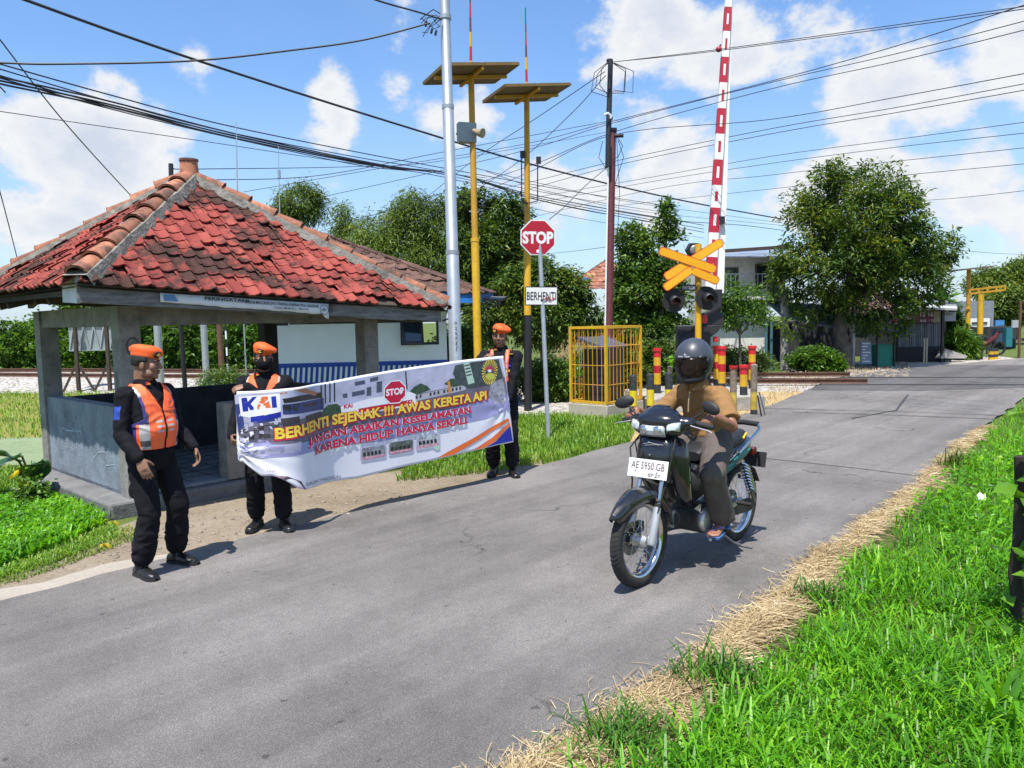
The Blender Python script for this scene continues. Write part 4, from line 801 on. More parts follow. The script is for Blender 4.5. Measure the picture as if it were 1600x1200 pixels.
for px, ty, d, bd, lb in ((1027, 544, 16.0, RB, 'tall red and yellow banded bollard between the cage and the rider'), (1128, 541, 15.9, RB, 'tall red and yellow banded bollard directly beside the rider helmet'), (1120, 540, 17.0, RB, 'red and yellow banded bollard half hidden behind the one beside the helmet'),
                          (1162, 570, 15.3, RB2, 'short red topped bollard with one wide yellow band'), (1175, 540, 16.6, RB, 'tall red and yellow banded bollard behind the rusty pipe post, rightmost')):
    bollard(px, ty, d, .075, .27, bd, lb, 'red and yellow bollards on the slab', bd[-1][2])
M_rustw = pm('peeling_rusty_pipe', (.20, .16, .12), .9, var=.45, scale=9, bump=.3, dirt=(.07, .05, .04), dscale=7, damt=.4)
PB = [(0, .12, M_bk, 'black_band'), (.12, .48, pm('peeling_yellow', (.48, .34, .05), .8, var=.3, dirt=(.16, .12, .08), dscale=8, damt=.4), 'yellow_band'), (.48, 1, M_rustw, 'bare_band')]
bollard(1146, 571, 14.2, .062, -.02, PB, 'peeling rusty pipe post with a red cap behind the rider shoulder', 'peeling pipe posts', M_redb)
bollard(1178, 571, 14.3, .062, -.02, PB, 'peeling rusty pipe post with bare top nearest the road', 'peeling pipe posts')
bollard(1047, 574, 16.4, .05, .0, PB, 'old pipe post with a green sprout on top, behind the black and yellow bollard', 'peeling pipe posts')
P_ = np.array([list(W(1047, 566, 16.4))])+rng.normal(0, .05, (16, 3)); V, Fc = leaves(P_, .14, .09, .8, .1); tag(np_mesh('sprout', V, Fc, M_grass, origin=tuple(W(1047, 574, 16.4))), 'small bright green sprout growing from the top of an old pipe post', 'plant')
for (xa, ya), (xb, yb), lb in (((1186, 612), (1196, 650), 'pale thin stick leaning on the rightmost pipe post'), ((1184, 618), (1190, 652), 'dark thin stick leaning on the rightmost pipe post')):
    p = G(xb, yb, -.01); q = W(xa, ya, p.y-.05); tag(MB().tube([p, q], .014, 6).build('stick', M_woodd if 'dark' in lb else M_post, origin=p), lb, 'stick')
# ---- crossing signal
dX = 16.6; b = W(1091, 600, dX); b.z = .27
sg = thing('crossing_signal', 'level crossing signal with yellow crossbuck boards and two round black lamp shields', 'signal', b)
mb = MB().tube([b, Vector((b.x, b.y, 0))+UP*W(1090, 383, dX).z], .068, 16); mb.build('mast', M_yel, sg)
M_sy = pm('sign_yellow', (.78, .36, .004), .4, var=.05, bump=0); M_so = pm('sign_orange_red', (.55, .07, .015), .4, var=.05, bump=0)
def plank(p, q, d, w, nm, lift):
    P, Q = W(*p, d), W(*q, d); dv = (Q-P).normalized(); n = Vector((-.10, -1, 0)).normalized(); n = (n - dv*n.dot(dv)).normalized(); s = n.cross(dv)
    def shp(g, l):
        h = w/2-g; L_ = (Q-P).length-g; return [P+dv*(g)+s*h*.6+n*l, P+dv*(g+.05)+s*h+n*l, P+dv*(L_-.05)+s*h+n*l, P+dv*L_+s*h*.6+n*l, P+dv*L_-s*h*.6+n*l, P+dv*(L_-.05)-s*h+n*l, P+dv*(g+.05)-s*h+n*l, P+dv*g-s*h*.6+n*l]
    bd = MB().prism(shp(0, lift), -n*.02).build('crossbuck_board', M_so, sg, smooth=False); MB().prism(shp(.016, lift+.004), -n*.003).build('yellow_face', M_sy, bd, smooth=False)
plank((1039, 434), (1129, 377), dX-.36, .19, 'a', 0); plank((1030, 391), (1119, 422), dX-.39, .19, 'b', 0); plank((1038, 451), (1082, 420), dX-.40, .18, 'c', 0); plank((1081, 422), (1123, 440), dX-.405, .18, 'd', 0)
for px, py, dd in ((1052, 470, .25), (1103.5, 466, .22)):
    c = W(px, py, dX-dd); M_ = Matrix.Rotation(R(90), 4, 'X') @ Matrix.Rotation(R(8), 4, 'Y'); sh = MB().lathe([(0, 0), (.235, 0), (.25, .015), (.25, .03), (0, .035)], c, 28, M_).build('lamp_shield', pm('matt_black', (.013, .013, .014), .75, bump=.05), sg)
    rows = [[c + Vector((.115*(1-.12*k)*math.cos(th)-.0, -.03-.30*k, .02+.115*(1-.12*k)*math.sin(th)-.05*k)) for th in np.linspace(-.5, math.pi+.5, 15)] for k in (0, .5, 1)]
    MB().grid(rows).build('lamp_hood', M_black, sh, solid=.008); MB().ell(c+Vector((0, -.035, .01)), (.09, .025, .09), 16, 8).build('lamp_lens', pm('dark_red_lens', (.05, .006, .008), .15, bump=0), sh)
p, q = W(1060, 452, dX-.2), W(1104, 449, dX-.2); MB().bar(p, q, .05, .05).build('cross_arm', M_black, sg)
c = W(1076, 449.5, dX-.27); pl = MB().box(c, (.30, .02, .13)).build('maker_plate', M_black, sg); mb = MB(); put_text(mb, 'PINTECH', c-Vector((0, .0125, 0)), (1, 0, 0), UP, width=.26, height=.07, bold=.02, center=True); mb.build('lettering', pm('pale_grey_ink', (.45, .45, .45), .6), pl, smooth=False)
c = W(1084, 392, dX+.02); mb = MB().tube([c+Vector((0, .12, .03)), c+Vector((-.02, -.18, 0))], [.17, .17], 6); mb.build('bell_housing', M_black, sg); MB().ell(c+Vector((-.03, -.19, 0)), (.10, .03, .11), 14, 8).build('bell', pm('grey_metal', (.25, .25, .26), .4, .5), sg)
# ---- barrier
dB = 17.2; b = W(1108, 600, dB); b.z = .27
br = thing('railway_barrier', 'raised red and white striped crossing barrier with its dark drive cabinet', 'barrier', b)
c = W(1084, 555, dB); zt_ = W(1084, 508, dB).z; MB().box(Vector((c.x, c.y+.1, (.27+zt_)/2)), (.72, .62, zt_-.27), R(-8)).build('drive_cabinet', pm('cabinet_black', (.016, .017, .02), .6, var=.2), br, bevel=.02)
def beam(px0, py0, px1, py1, w0, w1, dd, nm, off, mats, rows_):
    P, Q = W(px0, py0, dB+dd), W(px1, py1, dB+dd); dv = (Q-P).normalized(); n = Vector((0, -1, 0)); n = (n-dv*n.dot(dv)).normalized(); s = n.cross(dv); mb = MB(); L_ = (Q-P).length
    ks = [0]+[r[0] for r in rows_]
    for i in range(len(rows_)):
        a, b_ = ks[i], ks[i+1]; wa, wb = w0+(w1-w0)*a, w0+(w1-w0)*b_; mb.mat(rows_[i][1])
        vs = []
        for t, w in ((a, wa), (b_, wb)):
            cc_ = P+dv*(L_*t); vs += [cc_-s*w/2-n*.05, cc_+s*w/2-n*.05, cc_+s*w/2+n*.05, cc_-s*w/2+n*.05]
        mb.add(vs, [(0, 1, 2, 3), (7, 6, 5, 4), (0, 4, 5, 1), (1, 5, 6, 2), (2, 6, 7, 3), (3, 7, 4, 0)])
        if rows_[i][1] == 0 and i and nm == 'boom': m_ = P+dv*(L_*(a+b_)/2)+n*.0525; mb.mat(1); q = dv*(L_*(b_-a)*.22); e = s*(wa*.16); mb.add([m_-q-e, m_-q+e, m_+q+e, m_+q-e], [(3, 2, 1, 0)])
        if rows_[i][1] == 1 and nm == 'boom': m_ = P+dv*(L_*(a+b_)/2)+n*.0525; mb.mat(0); q = dv*(L_*(b_-a)*.22); e = s*(wa*.14); mb.add([m_-q-e, m_-q+e, m_+q+e, m_+q-e], [(3, 2, 1, 0)])
    return mb.build(nm, mats, br, angle=20)
ys = [456, 440, 402, 364, 325, 290, 250, 210, 170, 130, 90, 50, 12, -30]; rw = [((456-y)/(456+30), i % 2) for i, y in enumerate(ys[1:])]
beam(1109, 456, 1140, -30, .235, .135, 0, 'boom', 0, [M_whitep, pm('barrier_red', (.40, .012, .03), .5, var=.12, bump=.03)], rw)
beam(1123, 458, 1143, -30, .20, .045, .12, 'boom_stiffener', 0, [M_whitep], [(1, 0)])
c = W(1123, 77, dB-.1); MB().ell(c, (.07, .06, .065), 12, 8).build('boom_lamp', M_red, br); MB().box(W(1127, 344, dB), (.14, .10, .16)).build('boom_clip', M_alu, br)
MB().tube([W(1126, 70, dB-.06), W(1123, 77, dB-.1)], .02, 6).build('lamp_bracket', M_black, br)
M_cw = pm('counterweight_black', (.014, .014, .016), .55, bump=.05)
for pts, nm in ((((1112, 452), (1129, 452), (1127, 487), (1110, 487)), 'boom_socket'), (((1098, 490), (1117, 482), (1131, 490), (1131, 508), (1100, 508)), 'counterweight'), (((1075, 538), (1112, 508), (1130, 508), (1120, 520), (1092, 540)), 'pivot_arm'), (((1060, 530), (1100, 508), (1108, 512), (1072, 545)), 'pivot_arm')):
    MB().prism([W(x, y, dB-.28) for x, y in pts], Vector((0, .22, 0))).build(nm, M_cw, br, bevel=.01)
MB().box(W(1101, 499, dB-.5), (.11, .05, .17)).build('red_lamp', M_redb, br); MB().ell(W(1069, 534, dB-.4), (.10, .10, .09), 14, 8).build('pivot_cap', M_alu, br); MB().box(W(1118, 530, dB-.2), (.10, .05, .12)).build('reflector', M_redb, br)
# ---- dark wooden pole with a maroon lower half
dP = 18; b = base_at(951, 620, dP)
up = thing('cable_pole', 'slim maroon pole topped by a black pole, with cable tangles, behind the yellow cage', 'pole', b)
MB().tube([b, W(951, 510, dP), W(957, 203, dP)], [.10, .095, .085], 12).build('maroon_shaft', pm('maroon_paint', (.11, .022, .028), .6, var=.25), up)
MB().tube([W(949.5, 262, dP-.05), W(951, 200, dP-.05), W(954, 94, dP-.05)], [.06, .065, .06], 12).build('black_shaft', M_black, up)
MB().tube([b+Vector((-.12, -.06, 0)), W(947.5, 400, dP-.1), W(951.5, 215, dP-.1)], .02, 6).build('white_conduit', M_whitep, up)
mb = MB(); c = W(953, 103, dP-.15)
for k in range(9):
    a = random.uniform(-1, 1); mb.tube([c+Vector((a*.1, -.05, .05)), c+Vector((a*.5+.1*random.random(), -.1, -.05-.2*random.random())), c+Vector((a*.55, -.08, -.35-.3*random.random())), c+Vector((a*.08, 0, -.5-.3*random.random()))], .009, 5)
for k in range(5): a = random.uniform(-.2, .25); mb.tube([c+Vector((a, 0, -1.7)), c+Vector((a*1.6, -.1, -2.1)), c+Vector((a*.4, -.1, -2.4-.5*random.random()))], .008, 5)
mb.tube([W(965, 215, dP-.15), W(973, 228, dP-.15), W(966, 245, dP-.15), W(957, 250, dP-.1)], .009, 5); mb.tube([W(963, 205, dP), W(968, 300, dP), W(964, 390, dP), W(955, 400, dP)], .007, 5)
mb.tube([W(951, 212, dP-.2), W(951, 260, dP-.2)], .05, 8); mb.build('cable_tangle', M_black, up)
c = W(950, 181, dP-.2); MB().tube([c+Vector((-.08, 0, .02)), c+Vector((0, 0, .06)), c+Vector((.07, 0, 0)), c+Vector((.06, 0, -.06))], .03, 8).build('lamp_head', pm('pale_lamp', (.6, .62, .65), .4), up)
for z in (203, 185, 95):
    mb = MB().tube([W(957 if z > 200 else 952.5, z, dP)-UP*.03, W(957 if z > 200 else 952.5, z, dP)+UP*.03], .11 if z > 200 else .075, 12)
    mb.build('collar', M_alu, up)
MB().tube([W(960, 212, dP-.1), W(974, 212, dP-.1)], .045, 8).build('insulator', M_alu, up)
# ================================================================== overhead cables
M_cable = pm('cable_sheath', (.022, .024, .032), .6, bump=0, var=.05)
def cable(pts, r, lb, grp='overhead cables', n=26, sag=None):
    """pts: (px, py, depth) control points, threaded by a smooth curve"""
    P = [W(*p) for p in pts]; out = []
    if len(P) == 2:
        s = sag if sag is not None else .012*(P[1]-P[0]).length
        for k in range(n+1): t = k/n; out.append(P[0].lerp(P[1], t) - UP*(s*4*t*(1-t)))
    else:
        Q = [P[0]*2-P[1]]+P+[P[-1]*2-P[-2]]
        for i in range(1, len(Q)-2):
            for k in range(10):
                t = k/10; a, b_, c_, d_ = Q[i-1], Q[i], Q[i+1], Q[i+2]; out.append(.5*((2*b_)+(c_-a)*t+(2*a-5*b_+4*c_-d_)*t*t+(3*b_-a-3*c_+d_)*t**3))
        out.append(P[-1])
    r_ = [r]*len(out); o = MB().tube(out, r_, 6).build('cable', M_cable, origin=(out[0]+out[-1])/2); tag(o, lb, 'cable', grp); return o
cable([(-60, -40, 9), (40, 0, 10), (310, 95, 12.5), (640, 200, 16), (850, 262, 19), (1060, 312, 23), (1225, 343, 28)], .021, 'thick black cable slanting down from upper left across the whole sky')
cable([(-80, 96, 9), (0, 98, 9.2), (90, 100, 9.4), (300, 95, 10), (460, 78, 10.6), (570, 62, 11), (672, 36, 11.3)], .013, 'twisted service cable running level from the left edge to the galvanised pole')
cable([(560, -10, 9.5), (600, 4, 10), (650, 18, 10.8), (690, 30, 11.3)], .012, 'short cable dropping from the top edge to the galvanised pole')
cable([(-30, 20, 9.5), (0, 62, 10), (100, 190, 12), (202, 303, 15), (230, 330, 16)], .010, 'steep cable falling from the left edge behind the hut roof')
cable([(-10, 270, 14), (0, 300, 14), (24, 392, 17), (30, 420, 18)], .010, 'short steep cable at the left edge above the hut eave')
cable([(-10, 130, 10), (0, 136, 10), (8, 144, 10.2)], .010, 'loose cable end poking in at the left edge')
for k, (y0, y1, y2, y3, y4) in enumerate(((100, 150, 195, 238, 262), (108, 160, 205, 246, 268), (118, 168, 208, 252, 272), (122, 172, 213, 258, 276))):
    cable([(-40, y0-12, 13), (0, y0, 13.5), (160, y1-5, 15.5), (350, y2, 18), (560, y3, 22), (690, y4, 26), (900, y4+38+k*4, 34), (1060, y4+62+k*5, 42)], .012 if k else .014, ('upper', 'second', 'third', 'lowest')[k]+' of the four strung lines falling from the left edge to the middle', 'bundle of lines over the hut')
for k, dy in enumerate((0, 6, 11)):
    cable([(-40, 108+dy, 13), (0, 120+dy, 13.5), (170, 158+dy*.8, 15.6), (380, 212+dy*.6, 18.5), (600, 258+dy*.3, 23), (720, 274, 26), (860, 310+dy*.6, 32), (1100, 352+dy, 44)], .018, ('top', 'middle', 'bottom')[k]+' strand of the dark cable bundle passing over the hut finial', 'bundle of lines over the hut')
cable([(-20, 171, 20), (0, 174, 20), (300, 218, 24), (560, 256, 28), (760, 278, 32)], .012, 'thin single line sloping gently above the hut from the left edge')
cable([(265, 263, 14), (320, 264, 16), (560, 260, 24), (700, 250, 28), (956, 205, 38)], .010, 'line from the dark post by the finial running right behind the poles')
cable([(300, 282, 20), (500, 274, 24), (700, 236, 27), (957, 188, 32)], .012, 'line rising rightward from behind the hut ridge to the black pole')
R_ = [([(380, 300, 22), (600, 262, 20), (820, 225, 19), (955, 190, 18), (1200, 128, 15), (1400, 72, 13), (1600, 8, 11), (1660, -12, 10.5)], 'line from the middle rising to the top right corner, steepest of the right hand group'),
      ([(400, 330, 24), (620, 282, 21), (820, 235, 19), (955, 193, 18), (1200, 130, 15.5), (1400, 84, 14), (1600, 33, 12), (1660, 14, 11.5)], 'line rising right just under the steepest one'),
      ([(440, 380, 28), (640, 318, 23), (820, 262, 20), (957, 207, 18), (1200, 140, 15.5), (1400, 96, 14), (1600, 47, 12), (1660, 30, 11.5)], 'line rising right from behind the bamboo past the maroon pole collar'),
      ([(640, 350, 24), (820, 272, 20), (957, 211, 18), (1200, 187, 15.5), (1400, 152, 14), (1600, 115, 12), (1660, 103, 11.5)], 'separate middle line crossing the barrier arm at mid height'),
      ([(500, 352, 30), (760, 300, 24), (960, 252, 20), (1200, 202, 17), (1400, 168, 15), (1600, 131, 13), (1660, 119, 12.5)], 'paired line, upper one, below the separate middle line'),
      ([(480, 372, 30), (760, 312, 24), (960, 259, 20), (1200, 210, 17), (1400, 176, 15), (1600, 141, 13), (1660, 130, 12.5)], 'paired line, lower one, below the separate middle line'),
      ([(600, 352, 36), (800, 315, 30), (1000, 280, 25), (1200, 245, 21), (1400, 218, 18.5), (1600, 191, 16), (1660, 182, 15)], 'upper line of the low pair passing just over the mango tree'),
      ([(600, 366, 36), (800, 325, 30), (1000, 287, 25), (1200, 256, 21), (1400, 230, 18.5), (1600, 208, 16), (1660, 200, 15)], 'lower line of the low pair brushing the mango tree top'),
      ([(700, 372, 36), (1000, 300, 26), (1200, 274, 22), (1400, 252, 19), (1600, 231, 16.5), (1660, 224, 16)], 'line passing in front of the crown top of the mango tree'),
      ([(960, 322, 30), (1160, 300, 25), (1400, 275, 20), (1600, 256, 17), (1660, 250, 16)], 'lowest rising line crossing the mango tree crown'),
      ([(957, 97, 18), (1100, 80, 16), (1250, 60, 14.5), (1420, 36, 13), (1600, 10, 11.5), (1660, 2, 11)], 'line from the head of the black pole to the top right corner'),
      ([(957, 97, 18), (1100, 82, 16), (1300, 56, 14.2), (1450, 36, 12.8), (1600, 14, 11.5), (1660, 6, 11)], 'twin line just below the one from the black pole head'),
      ([(1430, 314, 34), (1500, 309, 30), (1600, 298, 26), (1660, 290, 25)], 'line leaving the mango crown to the right edge'),
      ([(1500, 391, 40), (1560, 396, 42), (1660, 400, 45)], 'low line sagging over the far road at the right'),
      ([(945, 112, 18), (830, 190, 22), (740, 250, 27), (640, 330, 34)], 'line dropping left from the head of the black pole'),
      ([(946, 118, 18), (890, 180, 21), (800, 260, 27), (690, 330, 34)], 'slack line dropping left under the one from the black pole head'),
      ([(948, 262, 18), (915, 290, 16.5), (880, 325, 15), (858, 343, 14)], 'loose wire hanging from the maroon pole toward the stop sign'),
      ([(840, 398, 30), (900, 392, 28), (953, 385, 18.2)], 'thin line from the trees to the maroon pole at tile roof height'),
      ([(962, 330, 18), (1060, 345, 22), (1160, 352, 26), (1225, 360, 28)], 'thin line from the maroon pole toward the mango tree'),
      ([(760, 268, 26), (860, 300, 30), (1000, 330, 38), (1220, 352, 46)], 'faint line slanting down right behind the maroon pole'),
      ([(740, 262, 25), (860, 290, 30), (1000, 318, 38), (1220, 348, 46)], 'faint line slanting down right, higher of two, behind the maroon pole'),
      ([(700, 290, 28), (900, 340, 36), (1100, 372, 46)], 'faint low line sinking behind the stop sign')]
for pts, lb in R_: cable(pts, .0075 if pts[-1][2] < 20 else .010, lb, 'lines strung across the right of the sky')
# ================================================================== trees and bushes
def ramp(d, m, l, y): return [(0, d), (.38, m), (.7, l), (1, y)]
M_mango = leafmat('mango_leaf', ramp((.015, .038, .008), (.042, .096, .015), (.105, .185, .024), (.30, .33, .045)), .36, .38, .8)
M_bamboo = leafmat('bamboo_leaf', ramp((.030, .060, .010), (.075, .135, .020), (.145, .225, .032), (.24, .29, .06)), .3, .5, .6)
M_dark = leafmat('dark_leaf', ramp((.010, .026, .007), (.036, .080, .015), (.105, .185, .028), (.19, .24, .04)), .32, .4, .8)
M_lush = leafmat('lush_leaf', ramp((.020, .055, .008), (.055, .135, .014), (.10, .22, .022), (.19, .30, .04)), .35, .4, .7)
M_mid = leafmat('mid_leaf', ramp((.018, .046, .009), (.058, .130, .018), (.115, .21, .030), (.19, .26, .04)), .28, .4, .8)
M_bark = pm('bark', (.10, .085, .068), .95, var=.4, scale=7, bump=.7, bscale=20, dirt=(.03, .027, .022), dscale=4, damt=.35, stretch=(1, 1, .4))
M_stem = pm('green_brown_stem', (.09, .085, .04), .9, var=.3, scale=9, bump=.4)
def crown_leaves(blobs, n_clu, per, L_, w_, droop, spread, gap=.0, seed=1, up=0., shell=.45, freq=1.2):
    """leaf rosettes through the volume of overlapping ellipsoids, thinned by noise so gaps open"""
    rnd = np.random.default_rng(seed); vol = np.array([b[1][0]*b[1][1]*b[1][2] for b in blobs])**.72; pick = rnd.choice(len(blobs), int(n_clu*1.8), p=vol/vol.sum())
    c = np.array([list(b[0]) for b in blobs])[pick]; r = np.array([list(b[1]) for b in blobs])[pick]
    d = rnd.normal(0, 1, (len(pick), 3)); d /= np.linalg.norm(d, axis=1, keepdims=True); rad = (shell**3 + (1-shell**3)*rnd.random(len(pick)))**(1/3); rad *= 1+rnd.normal(0, .09, len(pick))
    P = c + d*r*rad[:, None]
    nz = np.array([mnoise.noise(Vector(p)*freq+Vector((seed*7.1, 0, 0))) + .5*mnoise.noise(Vector(p)*freq*2.6) for p in P]); P = P[nz > gap-.25]; d = d[nz > gap-.25]
    P = P[:n_clu]; d = d[:n_clu]; k = len(P)
    C = np.repeat(P, per, 0) + rnd.normal(0, spread, (k*per, 3)); a = rnd.uniform(0, 2*np.pi, k*per); el = rnd.normal(.1+up, .5, k*per)
    dr = np.c_[np.cos(a)*np.cos(el), np.sin(a)*np.cos(el), np.sin(el)] + np.repeat(d, per, 0)*.6
    return leaves(C, L_, w_, droop=droop, dirs=dr, rnd=rnd)
def pxblob(px, py, d, rx, rz, ry=None):
    s = d/F; return (W(px, py, d), (rx*s, (ry or rx)*s, rz*s))
def tree(name, lb, cat, base, trunk, blobs, n, per, L_, w_, m, droop=.25, spread=.06, gap=.0, seed=1, group=None, tr=.12, up=0., shell=.45, freq=1.2, limbs=6, bark=None):
    base = Vector(base); t = thing(name, lb, cat, base, 0, group); rn = random.Random(seed); mb = MB(); bk = bark or M_bark
    if trunk:
        pts = [base-UP*.05]+[Vector(p) for p in trunk]; k = len(pts); q = []
        for i in range(k-1):
            for j in range(3): q.append(pts[i].lerp(pts[i+1], j/3) + Vector((rn.gauss(0, tr*.15), rn.gauss(0, tr*.15), 0))*(1 if (i or j) else 0))
        q.append(pts[-1]); rr = [tr*(1.25 if i == 0 else 1)*(1-.45*i/len(q)) for i in range(len(q))]; mb.tube(q, rr, 10); e = pts[-1]
        for b in sorted(blobs, key=lambda b: -b[1][0]*b[1][2])[:limbs]:
            c = b[0]; s = pts[-1].lerp(pts[-2], rn.random()*.6); m1 = s.lerp(c, .45) + Vector((rn.gauss(0, .12), rn.gauss(0, .12), .1)); en = s.lerp(c, .95) + UP*b[1][2]*.3
            mb.tube([s, s.lerp(m1, .5), m1, m1.lerp(en, .5)+Vector((rn.gauss(0, .08), 0, 0)), en], [tr*.55, tr*.45, tr*.34, tr*.22, tr*.1], 7)
            for _ in range(4):
                f = c + Vector([rn.gauss(0, 1)*x*.36 for x in b[1]]); mm = m1.lerp(en, rn.random()); mb.tube([mm, mm.lerp(f, .5)+UP*.05, f], [tr*.2, tr*.13, tr*.05], 5)
        mb.build('trunk', bk, t, angle=60)
    V, Fc = crown_leaves(blobs, n, per, L_, w_, droop, spread, gap, seed, up, shell, freq); np_mesh('crown' if trunk else 'foliage', V, Fc, m, parent=t); return t
def gb(px, py, d): p = W(px, py, d); return Vector((p.x, p.y, -.03))
# the big mango by the crossing
d = 25.6; B = [(1340, 318, 92, 62), (1262, 338, 48, 50), (1300, 410, 90, 62), (1240, 440, 38, 38), (1390, 400, 85, 60), (1440, 395, 48, 55), (1470, 385, 32, 30), (1430, 445, 52, 38), (1360, 470, 70, 38), (1275, 478, 38, 34), (1345, 360, 95, 70), (1405, 330, 32, 34), (1215, 415, 20, 18), (1385, 505, 38, 22), (1300, 275, 35, 20), (1240, 505, 26, 22)]
bl = [pxblob(x, y, d+random.uniform(-.6, .6), a, b_, a*.9) for x, y, a, b_ in B]
tree('mango_tree', 'large dark mango tree with yellow green new leaves beside the crossing', 'tree', gb(1322, 572, d), [W(1318, 545, d), W(1310, 520, d), W(1322, 470, d), W(1335, 410, d)], bl, 4300, 10, .215, .062, M_mango, .28, .085, .08, 3, tr=.27, limbs=9)
p = gb(1322, 572, d); 
# bamboo and trees behind the poles
tree('bamboo_clump', 'small round bamboo crown peeping over the hut roof, left of the others', 'bamboo', gb(470, 560, 38), [W(470, 420, 38)], [pxblob(470, 318, 38, 34, 30), pxblob(500, 320, 38, 18, 20), pxblob(448, 335, 38, 22, 24)], 900, 8, .30, .05, M_bamboo, .5, .16, 0, 5, 'bamboo behind the hut', .1)
tree('bamboo_clump', 'thin pale bamboo spray showing just over the hip of the hut roof', 'bamboo', gb(540, 560, 36), [W(540, 420, 36)], [pxblob(538, 345, 36, 16, 26), pxblob(552, 375, 36, 34, 24)], 420, 8, .28, .05, M_bamboo, .5, .16, .1, 6, 'bamboo behind the hut', .08)
tree('bamboo_clump', 'broad feathery bamboo clump between the hut roof and the galvanised pole', 'bamboo', gb(630, 560, 33), [W(630, 430, 33)], [pxblob(600, 368, 33, 55, 34), pxblob(650, 345, 33, 48, 38), pxblob(690, 370, 33, 40, 60), pxblob(620, 410, 33, 80, 50), pxblob(640, 322, 33, 26, 22), pxblob(680, 430, 33, 40, 60), pxblob(700, 330, 33, 22, 22)], 3300, 8, .30, .05, M_bamboo, .5, .18, .02, 7, 'bamboo behind the hut', .12, shell=.2)
tree('broadleaf_tree', 'tall dark tree crown directly behind the two yellow poles', 'tree', gb(770, 610, 27), [W(772, 520, 27), W(775, 450, 27)], [pxblob(745, 340, 27, 36, 42), pxblob(790, 345, 27, 40, 38), pxblob(770, 400, 27, 60, 55), pxblob(735, 430, 27, 36, 60), pxblob(800, 430, 27, 38, 60), pxblob(722, 320, 27, 16, 22)], 3000, 9, .23, .075, M_dark, .3, .10, .02, 8, 'trees behind the yellow poles', .16)
tree('broadleaf_tree', 'yellowish leafy tree behind the stop sign and word plate', 'tree', gb(850, 600, 23), [W(848, 540, 23), W(845, 480, 23)], [pxblob(840, 440, 23, 46, 40), pxblob(880, 455, 23, 40, 36), pxblob(800, 470, 23, 36, 48), pxblob(850, 500, 23, 60, 44), pxblob(760, 500, 23, 34, 40), pxblob(910, 500, 23, 32, 36)], 2800, 9, .19, .06, M_mango, .4, .08, 0, 9, 'trees behind the yellow poles', .13)
tree('slender_tree', 'slender tree with two leafy spires just right of the maroon pole', 'tree', gb(1030, 590, 22), [W(1032, 520, 22), W(1036, 450, 22), W(1040, 380, 22)], [pxblob(1042, 345, 22, 13, 34), pxblob(1055, 375, 22, 22, 12), pxblob(985, 375, 22, 26, 24), pxblob(1000, 410, 22, 40, 36), pxblob(1035, 420, 22, 30, 50), pxblob(1000, 460, 22, 46, 40), pxblob(1048, 470, 22, 30, 44), pxblob(975, 490, 22, 26, 30), pxblob(1022, 380, 22, 18, 20), pxblob(1060, 500, 22, 22, 30), pxblob(1010, 520, 22, 50, 30)], 2700, 8, .17, .075, M_mid, .2, .07, .02, 10, None, .09)
tree('open_shrub', 'open branched shrub with pale green leaves by the white house, between signal and mango', 'shrub', gb(1158, 570, 22.5), [W(1156, 540, 22.5), W(1156, 510, 22.5)], [pxblob(1140, 460, 22.5, 26, 26), pxblob(1175, 470, 22.5, 30, 22), pxblob(1160, 495, 22.5, 44, 20), pxblob(1130, 485, 22.5, 20, 20), pxblob(1195, 500, 22.5, 16, 10)], 620, 7, .13, .055, M_lush, .2, .08, .12, 11, None, .045, limbs=5)
# undergrowth and hedges
def bush(px, py, d, rx, rz, n, m, lb, seed, L_=.13, w_=.055, grp='bushes', name='bush', per=8, extra=(), gap=0):
    base = gb(px, py, d); bl = [(Vector((base.x, base.y, rz*d/F*.85)), (rx*d/F, rx*d/F*.7, rz*d/F))] + [pxblob(*e) for e in extra]
    return tree(name, lb, 'bush', base, None, bl, n, per, L_, w_, m, .2, .06, gap, seed, grp, shell=.3)
bush(860, 636, 17.6, 46, 36, 900, M_mid, 'leafy bush behind the stop sign pole at ground level', 21, .10, .05)
bush(775, 650, 17.5, 40, 42, 700, M_mid, 'leafy bush between the two yellow poles behind the standing guard', 22, .10, .05)
bush(895, 620, 18.4, 36, 30, 600, M_dark, 'darker bush left of the yellow cage', 23, .11, .05)
bush(955, 600, 20, 70, 34, 1200, M_dark, 'dark undergrowth behind the yellow cage', 24, .14, .06)
bush(1050, 590, 20.5, 60, 40, 900, M_dark, 'dark undergrowth behind the crossing signal', 25, .14, .06)
bush(1140, 580, 24, 70, 22, 900, M_dark, 'low dark plants behind the red topped bollards', 26, .14, .05)
bush(1275, 575, 24.6, 40, 20, 800, M_lush, 'bright green bush at the foot of the mango tree', 27, .14, .07)
bush(1305, 577, 24.2, 13, 12, 220, M_lush, 'small bright plant at the foot of the mango tree', 28, .12, .07)
bush(350, 612, 16.5, 46, 38, 1100, M_mid, 'feathery bush behind the masked guard, left of the guard house', 29, .09, .022)
bush(715, 590, 19, 40, 60, 1100, M_lush, 'pale green weeds between guard house wall and yellow pole', 30, .13, .05)
hb = [(20, 560, 36, 60, 62), (95, 545, 34, 55, 80), (160, 520, 36, 60, 90), (225, 500, 38, 55, 100), (290, 505, 39, 60, 96), (355, 505, 38, 60, 96), (410, 500, 37, 46, 90)]
